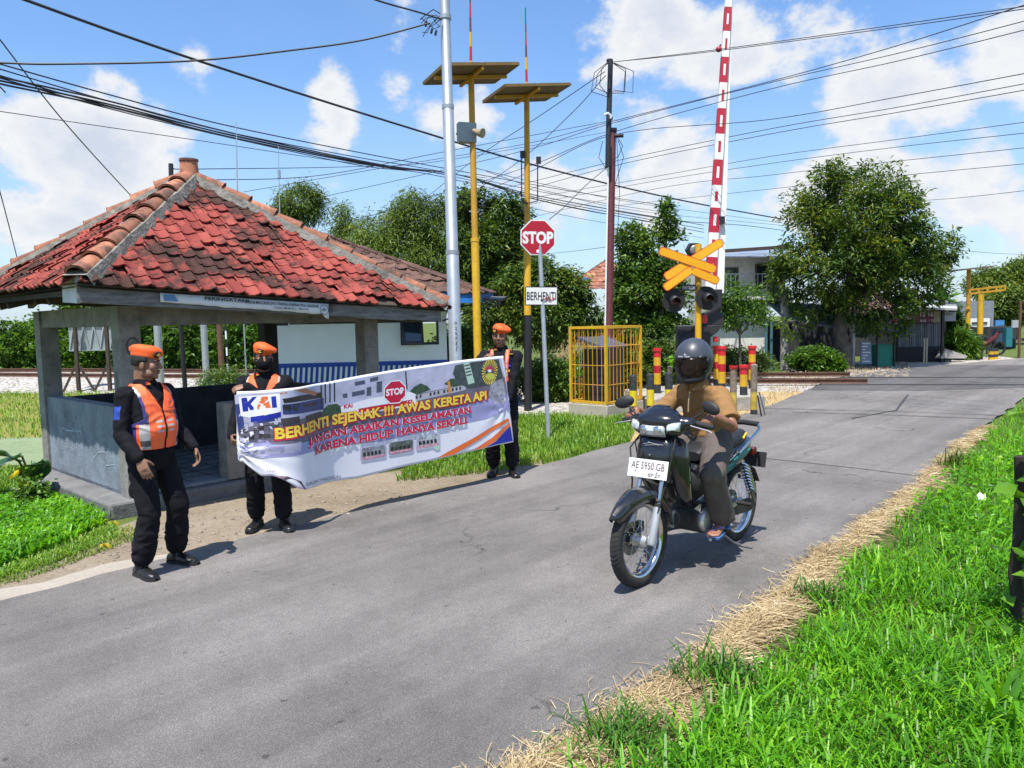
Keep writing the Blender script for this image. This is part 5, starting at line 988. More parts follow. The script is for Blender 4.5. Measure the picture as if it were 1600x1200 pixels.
for i, (px, py, d, rx, rz) in enumerate(hb):
    m = M_lush if i in (0, 1) else M_mid if i == 2 else M_dark
    b0 = gb(px, py, d); z = W(px, py, d).z
    bl = [(W(px+random.uniform(-.6, .6)*rx, py+random.uniform(-.6, .4)*rz*.6, d), (rx*d/F*.55, rx*d/F*.5, rz*d/F*.42)) for _ in range(6)]
    tree('hedge_tree', ('bright leafy hedge tree at the left edge beyond the field', 'bright leafy hedge tree just left of the hut far post', 'olive green hedge tree behind the grey hoarding', 'dark hedge tree behind the hut near post', 'dark hedge tree behind the wide galvanised pole', 'dark hedge tree behind the rust red pole', 'dark hedge tree left of the white guard house')[i], 'tree', b0, [Vector((b0.x, b0.y, z*.5)), Vector((b0.x, b0.y, z))], bl, 1900, 8, .26, .12, m, .2, .14, -.08, 40+i, 'hedge trees beyond the railway', .12, shell=.2)
for i, (px, d, rx, rz, m, lb) in enumerate(((30, 31, 70, 46, M_lush, 'bright low shrub at the left edge along the track'), (140, 31.5, 60, 34, M_lush, 'low shrub behind the grey hoarding legs'), (230, 32, 60, 50, M_lush, 'bright low shrub behind the bareheaded pole gap of the hut'), (310, 32, 60, 52, M_lush, 'bright low shrub in the middle of the hut opening'), (385, 31, 50, 50, M_lush, 'bright low shrub behind the masked guard head'))):
    bush(px, 580, d, rx, rz, 900, m, lb, 60+i, .22, .10, 'low shrubs along the track')
# big leaved taro by the hut corner
tr_ = thing('taro_plant', 'taro with large dark leaves and one yellow leaf at the hut corner', 'plant', gb(40, 765, 8.6))
def bigleaf(base, tip, w, fold=.2, n=9, notch=True):
    base, tip = Vector(base), Vector(tip); d = tip-base; L_ = d.length; d.normalize(); s = d.cross(UP).normalized(); nn = s.cross(d); rows = []
    for i in range(n):
        t = i/(n-1); ww = w*(math.sin(math.pi*min(1, .12+t*.88)**.75))*(1-.1*t); c = base+d*(L_*t) - UP*(.25*L_*t*t)
        rows.append([c+s*ww*k + nn*(abs(k)*fold*ww + .02*math.sin(9*t+k*4)) for k in (-1, -.6, -.25, 0, .25, .6, 1)])
    return rows
M_taro = pm('taro_leaf', (.030, .085, .022), .35, var=.3, scale=9, bump=.1, bscale=20, transl=.2); M_yleaf = pm('yellow_leaf', (.50, .42, .02), .5, var=.25, transl=.25)
c = gb(40, 765, 8.6)
for (bx, by), (tx, ty), w, m in (((34, 712), (-60, 752), .20, M_taro), ((30, 722), (-30, 690), .15, M_taro), ((40, 745), (75, 700), .13, M_taro), ((55, 745), (20, 790), .12, M_taro), ((48, 730), (14, 738), .05, M_yleaf), ((45, 742), (28, 775), .05, M_yleaf), ((60, 750), (66, 700), .12, M_taro)):
    b_, t_ = W(bx, by, 8.55), W(tx, ty, 8.3); MB().grid(bigleaf(b_, t_, w)).build('leaf', m, tr_, angle=80); MB().tube([c+Vector((random.uniform(-.05, .05), 0, 0)), c.lerp(b_, .6)+Vector((.03, 0, .08)), b_], .012, 6).build('leaf_stalk', M_stem, tr_)
bush(52, 790, 8.2, 16, 15, 90, M_lush, 'small leafy weed below the taro by the hut plinth', 70, .07, .04, 'weeds by the hut')
# right-hand edge: burnt stake wrapped in creeper, ornamental clumps
k = G(1588, 985, -.03); st2 = thing('old_stake', 'dark burnt wooden stake standing in the grass at the right edge', 'stake', k)
top = W(1590, 706, k.y+.05); zt_ = top.z; pts = [k+UP*(zt_*i/6)+Vector((random.gauss(0, .006), random.gauss(0, .006), 0)) for i in range(7)]; MB().tube(pts, [.042, .04, .038, .036, .036, .034, .028], 9).build('shaft', pm('charred_wood', (.035, .026, .02), .95, var=.5, bump=1.0, bscale=25, stretch=(1, 1, .25)), st2, angle=60)
cp_ = thing('creeper', 'broad leaved creeper climbing the dark stake at the right edge', 'plant', k+Vector((.06, -.05, 0)))
rn = np.random.default_rng(5); P = []; D = []
for _ in range(34):
    t = rn.random(); z = zt_*t; P.append([k.x+rn.normal(.03, .07), k.y-.05+rn.normal(0, .06), max(.02, z+rn.normal(0, .05))]); a = rn.uniform(-3.0, .4); D.append([math.cos(a), math.sin(a)*.8, rn.uniform(-.2, .5)])
for q, dd in (((1552, 965), (-.5, -.6, .1)), ((1560, 975), (-.2, -.8, .2)), ((1580, 898), (.7, -.5, .2)), ((1590, 870), (.6, -.6, .1)), ((1598, 780), (.5, -.7, .1)), ((1592, 705), (.5, -.6, .3)), ((1598, 645), (-.8, -.2, .1)), ((1600, 640), (.4, -.5, -.1))):
    p = W(*q, k.y-.1); P.append(list(p)); D.append(list(dd))
V, Fc = leaves(np.array(P), .15, .10, dirs=np.array(D), droop=.22, rnd=rn); np_mesh('foliage', V, Fc, leafmat('creeper_leaf', ramp((.05, .14, .012), (.09, .22, .016), (.16, .34, .02), (.30, .46, .03)), .35, .35, 3), parent=cp_)
mb = MB(); mb.tube([k+Vector((.05, -.05, 0)), k+Vector((-.02, -.07, zt_*.4)), k+Vector((.05, -.05, zt_*.8)), k+Vector((.08, -.05, zt_*1.2))], .007, 5); mb.build('stem', M_stem, cp_)
M_gtuft = leafmat('tuft_grass', [(0, (.02, .07, .008)), (.4, (.05, .16, .012)), (.75, (.09, .24, .02)), (1, (.2, .3, .06))], .35, .45, 2)
def clump(px, py, n, h, w, m, lb, spread=.06, lean=.8):
    b = G(px, py, -.03); P = np.c_[rng.normal(b.x, spread, n), rng.normal(b.y, spread, n)]; V, Fc = blades(P, h, w, lean, -.03); tag(np_mesh('grass_clump', V, Fc, m, origin=tuple(b)), lb, 'grass clump')
clump(1490, 736, 170, .24, .008, M_bamboo, 'dark tussock of grass at the edge of the road by the straw', .07)
clump(1125, 1075, 240, .17, .009, M_gtuft, 'dark grass tuft overhanging the straw in the middle of the verge', .08, 1.0)
clump(985, 1180, 300, .16, .009, M_gtuft, 'dark grass tuft at the bottom end of the verge', .10, 1.0)
clump(1285, 945, 150, .15, .009, M_gtuft, 'dark grass tuft overhanging the straw near the motorcycle', .07, 1.0)
clump(1585, 1160, 24, .27, .026, M_grass, 'broad strappy plant in the bottom right corner', .05, 1.1)
# scrap of white rag and litter
mb = MB(); c = G(1535, 786, .05); rows = [[c+Vector((.02*(i-2)+.004*j, .012*j, .016*math.sin(i*1.9+j*1.3)+.03+.012*j)) for j in range(5)] for i in range(5)]; mb.grid(rows); tag(mb.build('litter', M_whitep, origin=c), 'crumpled scrap of white plastic lying in the right hand grass', 'litter')
for q, lb in (((178, 819), 'yellow fallen leaf on the dirt shoulder nearest the guard legs'), ((166, 855), 'yellow fallen leaf lying lower on the sandy edge')):
    c = G(*q, 0); tag(MB().grid(bigleaf(c+Vector((-.05, 0, .01)), c+Vector((.05, .01, .02)), .022, .3)).build('fallen_leaf', M_yleaf, origin=c), lb, 'leaf')
# ================================================================== the street beyond the crossing
dW = 27; 
def bx(t, px0, py0, px1, py1, d, depth, m, nm, bev=0):
    a, b_ = W(px0, py1, d), W(px1, py0, d); z0, z1 = max(0 if py1 > 560 else a.z, min(a.z, b_.z)) if py1 <= 560 else 0, b_.z
    return MB().box(((a.x+b_.x)/2, a.y+depth/2, (z0+z1)/2), (b_.x-a.x, depth, z1-z0)).build(nm, m, t, bevel=bev)
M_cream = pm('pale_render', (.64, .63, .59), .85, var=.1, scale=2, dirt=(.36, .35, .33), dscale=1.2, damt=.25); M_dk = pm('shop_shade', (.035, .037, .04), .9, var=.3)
wh = thing('white_house', 'two storey pale house with tin awnings and a balcony rail behind the shrub', 'house', gb(1165, 560, dW))
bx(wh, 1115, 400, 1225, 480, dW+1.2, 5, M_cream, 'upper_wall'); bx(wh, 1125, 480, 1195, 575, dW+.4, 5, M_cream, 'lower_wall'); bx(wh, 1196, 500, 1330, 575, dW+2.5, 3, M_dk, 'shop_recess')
mb = MB(); p0, p1 = W(1120, 400, dW), W(1240, 384, dW-1); p2, p3 = W(1240, 388, dW+4), W(1110, 396, dW+4); mb.add([p0, W(1225, 400, dW-.6), p2, p3], [(0, 1, 2, 3)]); mb.build('tin_roof', pm('blue_grey_tin', (.24, .29, .36), .5, .3), wh, smooth=False, solid=.04); 
mb = MB(); mb.bar(W(1105, 394, dW+1), W(1240, 385, dW+1), .1, .12); mb.build('roof_edge', M_woodd, wh)
w_ = bx(wh, 1180, 412, 1213, 452, dW+1.1, .1, pm('brown_window_frame', (.09, .065, .05), .6), 'window')
for x0, x1 in ((1183, 1195), (1198, 1210)): bx(w_, x0, 416, x1, 448, dW+1.06, .04, M_glass, 'pane')
w_ = bx(wh, 1133, 418, 1153, 452, dW+1.1, .1, pm('brown_window_frame', (.09, .065, .05), .6), 'window'); bx(w_, 1136, 421, 1150, 449, dW+1.06, .04, M_glass, 'pane')
mb = MB()
for k in range(14): a = W(1128+k*7, 462, dW+.3); mb.bar(a, Vector((a.x, a.y, W(1128, 428, dW+.3).z)), .025)
mb.bar(W(1126, 428, dW+.3), W(1222, 428, dW+.3), .04); mb.build('balcony_rail', M_galv, wh)
bx(wh, 1120, 462, 1225, 470, dW-.3, 1.8, M_cream, 'balcony_slab')
mb = MB(); mb.add([W(1194, 470, dW), W(1300, 478, dW+.5), W(1300, 512, dW-1.2), W(1225, 498, dW-1.3)], [(0, 1, 2, 3)]); mb.add([W(1240, 478, dW), W(1296, 476, dW), W(1294, 504, dW-1), W(1244, 500, dW-1)], [(0, 1, 2, 3)]); mb.build('awning', pm('grey_awning', (.17, .20, .20), .7), wh, smooth=False, solid=.02)
for px in (1197, 1205): a = gb(px, 560, dW-1); MB().tube([a, Vector((a.x, a.y, W(px, 500, dW-1).z))], .05, 8).build('awning_post', pm('teal_pipe', (.05, .14, .17), .5), wh)
sh = thing('tiled_house', 'low house with brown tiled gable roof and white bargeboards behind the shop', 'house', gb(1400, 560, 33))
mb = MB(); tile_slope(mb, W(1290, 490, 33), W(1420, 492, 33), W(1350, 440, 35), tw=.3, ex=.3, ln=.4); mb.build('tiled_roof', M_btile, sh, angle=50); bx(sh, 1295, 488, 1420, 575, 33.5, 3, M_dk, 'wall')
mb = MB(); mb.add([W(1412, 478, 31.5), W(1446, 478, 31.5), W(1433, 453, 31.5)], [(0, 1, 2)]); mb.add([W(1410, 478, 31.6), W(1412, 450, 33), W(1433, 452, 31.6)], [(0, 1, 2)]); mb.build('gable', M_btile, sh, smooth=False, solid=.03)
mb = MB(); mb.bar(W(1424, 479, 31.3), W(1434, 453, 31.3), .16, .05); mb.bar(W(1445, 479, 31.3), W(1433, 453, 31.3), .16, .05); mb.build('bargeboard', M_whitep, sh)
shop = thing('corner_shop', 'small dark shop with grille front, maroon sign band and flat tin canopy', 'shop', gb(1440, 565, 28.5))
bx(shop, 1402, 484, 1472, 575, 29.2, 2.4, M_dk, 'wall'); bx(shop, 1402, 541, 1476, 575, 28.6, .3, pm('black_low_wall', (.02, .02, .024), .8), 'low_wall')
mb = MB()
for k in range(24): a = W(1405+k*2.85, 542, 28.7); mb.bar(a, Vector((a.x, a.y, W(1405, 506, 28.7).z)), .035 if k % 4 else .06, .03)
mb.build('grille', pm('grey_grille', (.15, .16, .18), .5, .3), shop, smooth=False)
mb = MB(); mb.add([W(1400, 479, 27.6), W(1496, 482, 27.6), W(1494, 476, 31), W(1402, 476, 31)], [(0, 1, 2, 3)]); mb.build('canopy', pm('white_edge_tin', (.42, .42, .42), .6), shop, smooth=False, solid=.07)
a = gb(1471, 575, 28.2); MB().bar(a, Vector((a.x, a.y, W(1471, 481, 28.2).z)), .09).build('canopy_post', M_black, shop); 
c0 = W(1430, 495, 28.35); MB().box(c0, (W(1459, 495, 28.35).x-W(1402, 495, 28.35).x, .06, .46)).build('sign_band', pm('maroon_sign', (.10, .012, .022), .5, var=.25), shop); 
mb = MB(); put_text(mb, '12 16', W(1447.5, 491, 28.3)-Vector((0, .03, 0)), (1, 0, 0), UP, width=.48, height=.17, bold=.02, center=True); put_text(mb, '18 20   1 70', W(1447.5, 501, 28.3)-Vector((0, .03, 0)), (1, 0, 0), UP, width=.50, height=.09, bold=.02, center=True)
for z in (495.5, 498): mb.bar(W(1402.5, z, 28.31), W(1424, z, 28.31), .008, .03)
mb.build('lettering', pm('pale_pink_ink', (.55, .45, .45), .6), shop, smooth=False)
bx(shop, 1474, 487, 1493, 502, 28.4, .05, pm('grey_board', (.30, .30, .32), .7), 'hanging_board'); mb = MB(); put_text(mb, 'KUPUT', W(1483, 490.5, 28.3), (1, 0, 0), UP, width=.36, height=.09, center=True); mb.build('lettering', M_ink, shop, smooth=False)
bx(shop, 1459, 486, 1469, 504, 28.5, .05, pm('khaki_board', (.30, .26, .17), .7), 'side_board')
rb = MB().prism([W(1394, 488, 28), W(1400, 488, 28), W(1402, 505, 28), W(1391, 505, 28)], Vector((0, .04, 0))).mat(1); rb.bar(W(1391, 505.3, 28), W(1402, 505.3, 28), .05, .04); tag(rb.build('red_cloth', [M_red, M_whitep], origin=W(1396, 505, 28), smooth=False), 'red pennant with a white hem hanging by the dark shop', 'pennant')
ki = thing('food_cart', 'green skirted food cart with a small roof beside the shop', 'cart', gb(1383, 570, 26.6)); bx(ki, 1370, 538, 1397, 570, 26.6, .9, pm('green_panel', (.02, .24, .16), .6, var=.2), 'skirt')
mb = MB()
for px in (1370, 1397): a = gb(px, 570, 26.55); mb.bar(a, Vector((a.x, a.y, W(px, 514, 26.55).z)), .05)
mb.build('frame', M_alu, ki); mb = MB(); mb.add([W(1366, 510, 26.3), W(1403, 520, 26.3), W(1403, 518, 28), W(1366, 508, 28)], [(0, 1, 2, 3)]); mb.build('cart_roof', pm('dull_tin', (.14, .15, .15), .5, .3), ki, solid=.04, smooth=False)
ab = thing('a_board', 'leaning menu board of white lettering by the mango trunk', 'sign board', gb(1354, 568, 26.2)); p0, p1, p2, p3 = W(1345, 569, 26.0), W(1362, 569, 26.0), W(1361, 533, 26.2), W(1345, 533, 26.2)
MB().prism([p0, p1, p2, p3], Vector((0, .05, 0))).build('board', pm('slate_blue_board', (.22, .25, .33), .6, var=.25, scale=14, bump=0), ab); mb = MB()
for k in range(7): mb.bar(p3.lerp(p0, .1+.13*k)+Vector((.05, -.012, 0)), p2.lerp(p1, .1+.13*k)+Vector((-.05-.08*(k % 3), -.012, 0)), .01, .035)
mb.build('writing', M_whitep, ab, smooth=False)
gp2 = gb(1333, 575, 26.3); tag(MB().tube([gp2, Vector((gp2.x, gp2.y, W(1333, 470, 26.3).z))], .055, 10).build('pole', M_galv, origin=gp2), 'grey pole standing against the mango trunk', 'pole')
gp2 = gb(1225, 575, 26.2); tag(MB().tube([gp2, Vector((gp2.x, gp2.y, W(1225, 452, 26.2).z))], .13, 10).build('concrete_pole', M_conc, origin=gp2), 'thick grey concrete pole in front of the white house', 'pole')
# far yellow gantry and pole across the line
fp = thing('solar_pole', 'far yellow pole with a flat panel on top at the right, across the railway', 'pole', gb(1510, 555, 31)); a = gb(1510, 556, 31); zz = lambda y, d=31: W(1510, y, d).z
MB().tube([a, Vector((a.x, a.y, zz(528)))], .12, 10).build('black_foot', M_black, fp); MB().tube([Vector((a.x, a.y, zz(528))), Vector((a.x+.02, a.y, zz(480)))], .10, 10).build('shaft', M_yel, fp); MB().tube([Vector((a.x+.02, a.y, zz(480))), Vector((a.x, a.y, zz(420)))], .08, 10).build('upper_shaft', M_yelo, fp)
MB().bar(W(1489, 423, 31), W(1536, 418, 31), 1.4, .06).build('solar_panel', M_pvb, fp)
gt = thing('gantry', 'far yellow T shaped gantry post with a ladder frame arm at the right', 'gantry', gb(1530, 555, 29.5)); a = gb(1530, 556, 29.5); z1 = W(1530, 460, 29.5).z
MB().tube([a, Vector((a.x, a.y, W(1530, 522, 29.5).z))], .13, 10).build('black_foot', M_black, gt); MB().tube([Vector((a.x, a.y, W(1530, 522, 29.5).z)), Vector((a.x, a.y, z1))], .11, 10).build('shaft', M_yel, gt)
mb = MB(); 
for dy in (0, .5):
    for y0, y1 in ((453, 447), (459, 453)): mb.bar(W(1515, y0, 29.3+dy), W(1570, y1, 29.3+dy), .07)
for f in (0, .25, .5, .75, 1): x = 1515+55*f; y = 453-6*f; mb.bar(W(x, y, 29.3), W(x, y+6, 29.3), .06); mb.bar(W(x, y, 29.3), W(x, y, 29.8), .05)
mb.build('arm_frame', M_yelo, gt)
for px, py0, py1, d, lb in ((1549, 543, 560, 29, 'far black and yellow drum barrier at the right roadside, left one'), (1555, 543, 560, 29.3, 'far black and yellow drum barrier at the right roadside, right one')):
    b = gb(px, py1, d); h = W(px, py0, d).z; t = thing('barrier_drum', lb, 'barrier', b, 0, 'far striped drums')
    for k in range(4): MB().tube([b+UP*(h*k/4), b+UP*(h*(k+1)/4)], .10, 12).build(('yellow_band', 'black_band')[k % 2], (M_yel, M_bk)[k % 2], t)
bb = gb(1531, 545, 33); ws = thing('notice_board', 'white notice board with a black bar behind the far gantry', 'sign board', bb); bx(ws, 1516, 497, 1546, 511, 33, .06, M_whitep, 'board'); bx(ws, 1519, 503, 1543, 506, 32.95, .04, M_ink, 'black_bar'); mb = MB().bar(gb(1520, 550, 33.05), W(1520, 500, 33.05), .06); mb.build('post', M_alu, ws); MB().bar(gb(1542, 550, 33.05), W(1542, 500, 33.05), .06).build('post', M_alu, ws)
gh = thing('grey_building', 'grey building with two dark windows half hidden behind the far gantry', 'building', gb(1535, 555, 40)); bx(gh, 1497, 470, 1548, 575, 40, 4, pm('blue_grey_wall', (.20, .22, .25), .8, var=.15), 'wall')
for x in (1512, 1526): bx(gh, x, 474, x+5, 487, 39.9, .2, M_dk, 'window')
sd = thing('roadside_stall', 'dark roadside stall with blue sign and teal shutter at the far right', 'stall', gb(1565, 552, 36)); bx(sd, 1540, 510, 1585, 575, 37, 2, M_dk, 'wall'); bx(sd, 1572, 512, 1581, 542, 36.5, .3, pm('teal_shutter', (.02, .16, .19), .6), 'shutter'); bx(sd, 1556, 500, 1569, 509, 36.4, .1, pm('sky_blue_sign', (.06, .22, .48), .5, var=.3), 'sign'); bx(sd, 1556, 513, 1566, 535, 36.6, .3, pm('dark_blue_tank', (.03, .06, .11), .5), 'water_tank'); bx(sd, 1582, 500, 1592, 512, 36.4, .1, pm('grey_white_sign', (.35, .36, .38), .6), 'sign')
fm = thing('parked_motorcycle', 'far parked dark motorcycle in the shade behind the gantry foot', 'motorcycle', gb(1543, 550, 32))
for dx in (-.45, .45):
    c = gb(1543, 550, 32)+Vector((dx, 0, .3)); MB().lathe([(.29, -.04), (.29, .04), (.22, .04), (.22, -.04), (.29, -.04)], c, 18, Matrix.Rotation(R(90), 4, 'X')).build('wheel', M_rubber, fm)
c = gb(1543, 550, 32); MB().tube([c+Vector((-.4, 0, .5)), c+Vector((-.1, 0, .5)), c+Vector((.3, 0, .75)), c+Vector((.45, 0, 1.0))], [.10, .13, .10, .06], 8).build('body', pm('dark_red_paint', (.09, .015, .015), .3), fm); MB().tube([c+Vector((.4, -.3, 1.02)), c+Vector((.42, .3, 1.02))], .025, 6).build('handlebar', M_black, fm); MB().ell(c+Vector((-.3, 0, .78)), (.35, .13, .07), 10, 6).build('seat', M_black, fm)
gp2 = gb(1592, 556, 30); tag(MB().tube([gp2, Vector((gp2.x, gp2.y, W(1591, 470, 30).z))], .05, 8).build('pole', M_rust, origin=gp2), 'thin rusty pole at the far right edge by the road', 'pole')
for p0_, p1_ in (((1460, 560), (1475, 535)),):
    mb = MB(); mb.prism([W(1470, 560, 28), W(1478, 545, 28), W(1512, 556, 28), W(1510, 560, 28)], Vector((0, .4, 0))); tag(mb.build('concrete_ramp', M_conc, origin=W(1490, 560, 28)), 'broken concrete ramp by the shop front', 'ramp')
mb = MB(); a0 = W(1443, 561, 27.8); 
for x in (1443.5, 1447.5): g_ = gb(x, 562, 27.8); mb.bar(g_, Vector((g_.x, g_.y, W(x, 528, 27.8).z)), .045)
for y in (533, 545, 556): mb.bar(W(1443.5, y, 27.8), W(1447.5, y, 27.8), .03)
tag(mb.build('bamboo_ladder', pm('bamboo_pole', (.45, .40, .28), .7), origin=gb(1445, 562, 27.8)), 'narrow pale ladder standing in front of the shop', 'ladder')
ba = thing('banana_plant', 'banana plant with broad bright leaves beside the mango crown', 'plant', gb(1472, 560, 30)); a = gb(1472, 560, 30)
MB().tube([a, W(1470, 490, 30), W(1472, 462, 30)], [.2, .16, .1], 10).build('stem', M_stem, ba)
for tx, ty, w in ((1492, 418, .32), (1512, 448, .34), (1440, 450, .3), (1505, 470, .3), (1460, 430, .28)): MB().grid(bigleaf(W(1473, 470, 30), W(tx, ty, 29.7), w, .25)).build('leaf', pm('banana_leaf', (.075, .20, .03), .4, var=.25, transl=.35), ba, angle=80)
bush(1500, 550, 29.5, 26, 24, 500, M_lush, 'strappy green bush beside the foot of the far yellow pole', 80, .3, .05, 'bushes by the shop')
bush(1488, 545, 31, 18, 40, 500, M_mid, 'tall leafy bush hiding the shop side', 81, .26, .08, 'bushes by the shop')
for i, (px, py, d, rx, rz, lb) in enumerate(((1545, 440, 46, 42, 26, 'spreading feathery tree at the right behind the gantry'), (1590, 430, 46, 40, 30, 'spreading feathery tree cut by the right edge'), (1575, 475, 42, 60, 34, 'lower pale tree over the roadside stall'), (1640, 470, 48, 70, 60, 'large tree just beyond the right edge over the far road'))):
    b0 = gb(px, 560, d); bl = [pxblob(px+random.uniform(-.5, .5)*rx, py+random.uniform(-.4, .5)*rz, d, rx*.55, rz*.5) for _ in range(7)]
    tree('street_tree', lb, 'tree', b0, [W(px, 530, d), W(px, py+10, d)], bl, 1500, 8, .32, .09, M_bamboo, .3, .2, .02, 90+i, 'street trees at the far right', .18)
# bits of house behind the stop sign
oh = thing('old_house', 'old house with orange tile roof and blue shutter hidden by trees behind the cage', 'house', gb(930, 580, 30)); mb = MB(); tile_slope(mb, W(880, 452, 30), W(1010, 452, 30), W(950, 405, 33), tw=.35, ex=.35, ln=.45); mb.build('tiled_roof', M_ridge, oh, angle=50)
MB().prism([W(896, 455, 28), W(910, 432, 28), W(922, 436, 28), W(905, 460, 28)], Vector((0, .1, 0))).build('shutter', pm('bright_blue_board', (.02, .16, .52), .5), oh); bx(oh, 870, 510, 1040, 600, 28, 4, pm('ochre_wall', (.34, .26, .13), .85, var=.2), 'wall')
# ================================================================== people
def remesh(mb, vox, it=4, fac=.5):
    me = bpy.data.meshes.new('tmp'); me.from_pydata(mb.v, [], mb.f); o = bpy.data.objects.new('tmp', me); col.objects.link(o)
    m = o.modifiers.new('r', 'REMESH'); m.mode = 'VOXEL'; m.voxel_size = vox
    if it: s = o.modifiers.new('s', 'SMOOTH'); s.factor = fac; s.iterations = it
    dg = bpy.context.evaluated_depsgraph_get(); dg.update(); e = o.evaluated_get(dg).to_mesh()
    V = np.empty(len(e.vertices)*3, np.float32); e.vertices.foreach_get('co', V); NV = np.empty(len(e.vertices)*3, np.float32); e.vertices.foreach_get('normal', NV)
    Fs = [tuple(p.vertices) for p in e.polygons]; o.evaluated_get(dg).to_mesh_clear(); bpy.data.objects.remove(o); bpy.data.meshes.remove(me)
    return V.reshape(-1, 3), NV.reshape(-1, 3), Fs
def wrinkle(V, NV, amp, sc, stretch=(1, 1, 1), seed=0, mask=None):
    out = V.copy()
    for i, (v, n) in enumerate(zip(V, NV)):
        p = Vector((v[0]*stretch[0], v[1]*stretch[1], v[2]*stretch[2]))*sc + Vector((seed, seed*2, 0)); w = mnoise.noise(p + Vector((0, 0, mnoise.noise(p*.6)*1.2))); w = (1-abs(w)*2.2)*.7 + mnoise.noise(p*.45)*.6
        out[i] = v + n*(amp*w*(mask(v) if mask else 1))
    return out
def soft(name, V, Fs, mats, parent, mfun=None, keep=None, solid=0):
    me = bpy.data.meshes.new(name); 
    if keep: Fs = [f for f in Fs if keep(V[list(f)].mean(0))]
    used = sorted({i for f in Fs for i in f}); ix = {a: k for k, a in enumerate(used)}; me.from_pydata([tuple(map(float, V[i])) for i in used], [], [tuple(ix[i] for i in f) for f in Fs])
    for m in (mats if isinstance(mats, (list, tuple)) else [mats]): me.materials.append(m)
    if mfun: me.polygons.foreach_set('material_index', [mfun(V[list(f)].mean(0)) for f in Fs])
    me.polygons.foreach_set('use_smooth', [True]*len(Fs)); me.update(); o = bpy.data.objects.new(name, me); col.objects.link(o); o.parent = parent; XF[o.name] = XF[parent.name]
    if solid: s = o.modifiers.new('solid', 'SOLIDIFY'); s.thickness = solid; s.offset = 1
    return o
def rings(mb, R_, seg=28, e=2.4):
    """closed tower of rounded rings: (centre x, y, z, half width, half depth)"""
    rows = []
    for (x, y, z, w, d) in R_:
        row = []
        for k in range(seg):
            th = 2*math.pi*k/seg; c, s = math.cos(th), math.sin(th); row.append((x+w*math.copysign(abs(c)**(2/e), c), y+d*math.copysign(abs(s)**(2/e), s), z))
        rows.append(row)
    o = len(mb.v); mb.grid(rows, True); n = len(rows); mb.f += [tuple(o+k for k in range(seg-1, -1, -1)), tuple(o+(n-1)*seg+k for k in range(seg))]; mb.m += [0, 0]
def limb(mb, pts, rad, seg=14):
    mb.tube(pts, rad, seg)
    for p, r in zip(pts, rad): mb.ell(p, r*.985 if not isinstance(r, (list, tuple)) else min(r), 12, 8)
def ik(a, b, l1, l2, pole):
    a, b, pole = Vector(a), Vector(b), Vector(pole); d = b-a; L = min(d.length, (l1+l2)*.999); d.normalize(); x = (l1*l1-l2*l2+L*L)/(2*L); h = math.sqrt(max(0, l1*l1-x*x)); p = pole-d*pole.dot(d); p.normalize(); return a+d*x+p*h, a+d*L
def frame_of(x, z):
    x = Vector(x).normalized(); z = Vector(z); z = (z-x*z.dot(x)).normalized(); y = z.cross(x); return Matrix(((x.x, y.x, z.x), (x.y, y.y, z.y), (x.z, y.z, z.z)))
def hand(mb, wrist, xd, zd, side, curl=(25, 30, 20), spread=1., thumb=(.62, .62, -.4), s=1.):
    """palm, four fingers, thumb. xd along the fingers, zd the back of the hand; side +1 puts the thumb on +y of that frame"""
    M = frame_of(xd, zd); w = Vector(wrist); T = lambda x, y, z: w + M @ Vector((x*s, y*side*s, z*s))
    rows = []
    for x, hy, hz, cy in ((-.025, .027, .020, 0), (0, .029, .018, 0), (.03, .038, .016, .002), (.06, .042, .0145, .0), (.088, .040, .012, 0)):
        rows.append([T(x, cy+hy*math.cos(t), hz*math.sin(t)) for t in np.linspace(0, 2*math.pi, 13)[:-1]])
    o = len(mb.v); mb.grid(rows, True); n = 12; mb.f += [tuple(o+k for k in range(n)), tuple(o+4*n+k for k in range(n-1, -1, -1))]; mb.m += [0, 0]
    for k, (y, ln) in enumerate(((.0295, .068), (.010, .077), (-.010, .071), (-.0285, .055))):
        a = 0; p = Vector((.085, y, .0)); pts = [T(*p)]; sp = y*2.2*spread
        for j, f in enumerate((.42, .32, .26)):
            a += R(curl[j])*(1+.08*(k-1)); p = p + Vector((math.cos(a)*math.cos(sp), math.sin(sp)*math.cos(a), -math.sin(a)))*(ln*f*1.15); pts.append(T(*p))
        limb(mb, pts, [.0094*s, .0088*s, .008*s, .007*s], 8)
    p = Vector((.022, .030, -.006)); d = Vector(thumb).normalized(); q = p+d*.038; d2 = (d+Vector((.35, -.25, -.25))).normalized(); limb(mb, [T(*p), T(*q), T(*(q+d2*.030))], [.0135*s, .0108*s, .0088*s], 8)
def skinmat():
    m = pm('brown_skin', (.215, .112, .070), .5, var=.10, scale=22, bump=.05, bscale=180, spec=.4)
    m.node_tree.nodes['Principled BSDF'].inputs['Subsurface Weight'].default_value = .08; m.node_tree.nodes['Principled BSDF'].inputs['Subsurface Radius'].default_value = (.02, .008, .004); return m
M_skin = skinmat(); M_hair = pm('black_hair', (.010, .008, .007), .6, var=.3, scale=60, bump=.4, bscale=200); M_eye = pm('eye_white', (.26, .24, .22), .45, bump=0); M_iris = pm('dark_iris', (.012, .008, .006), .15, bump=0); M_lip = pm('lip', (.22, .085, .06), .5, bump=0)
M_uni = pm('black_uniform', (.011, .011, .014), .9, var=.3, scale=14, bump=.25, bscale=260, spec=.12); M_boot = pm('black_boot', (.012, .012, .013), .35, var=.3, bump=.08, bscale=60)
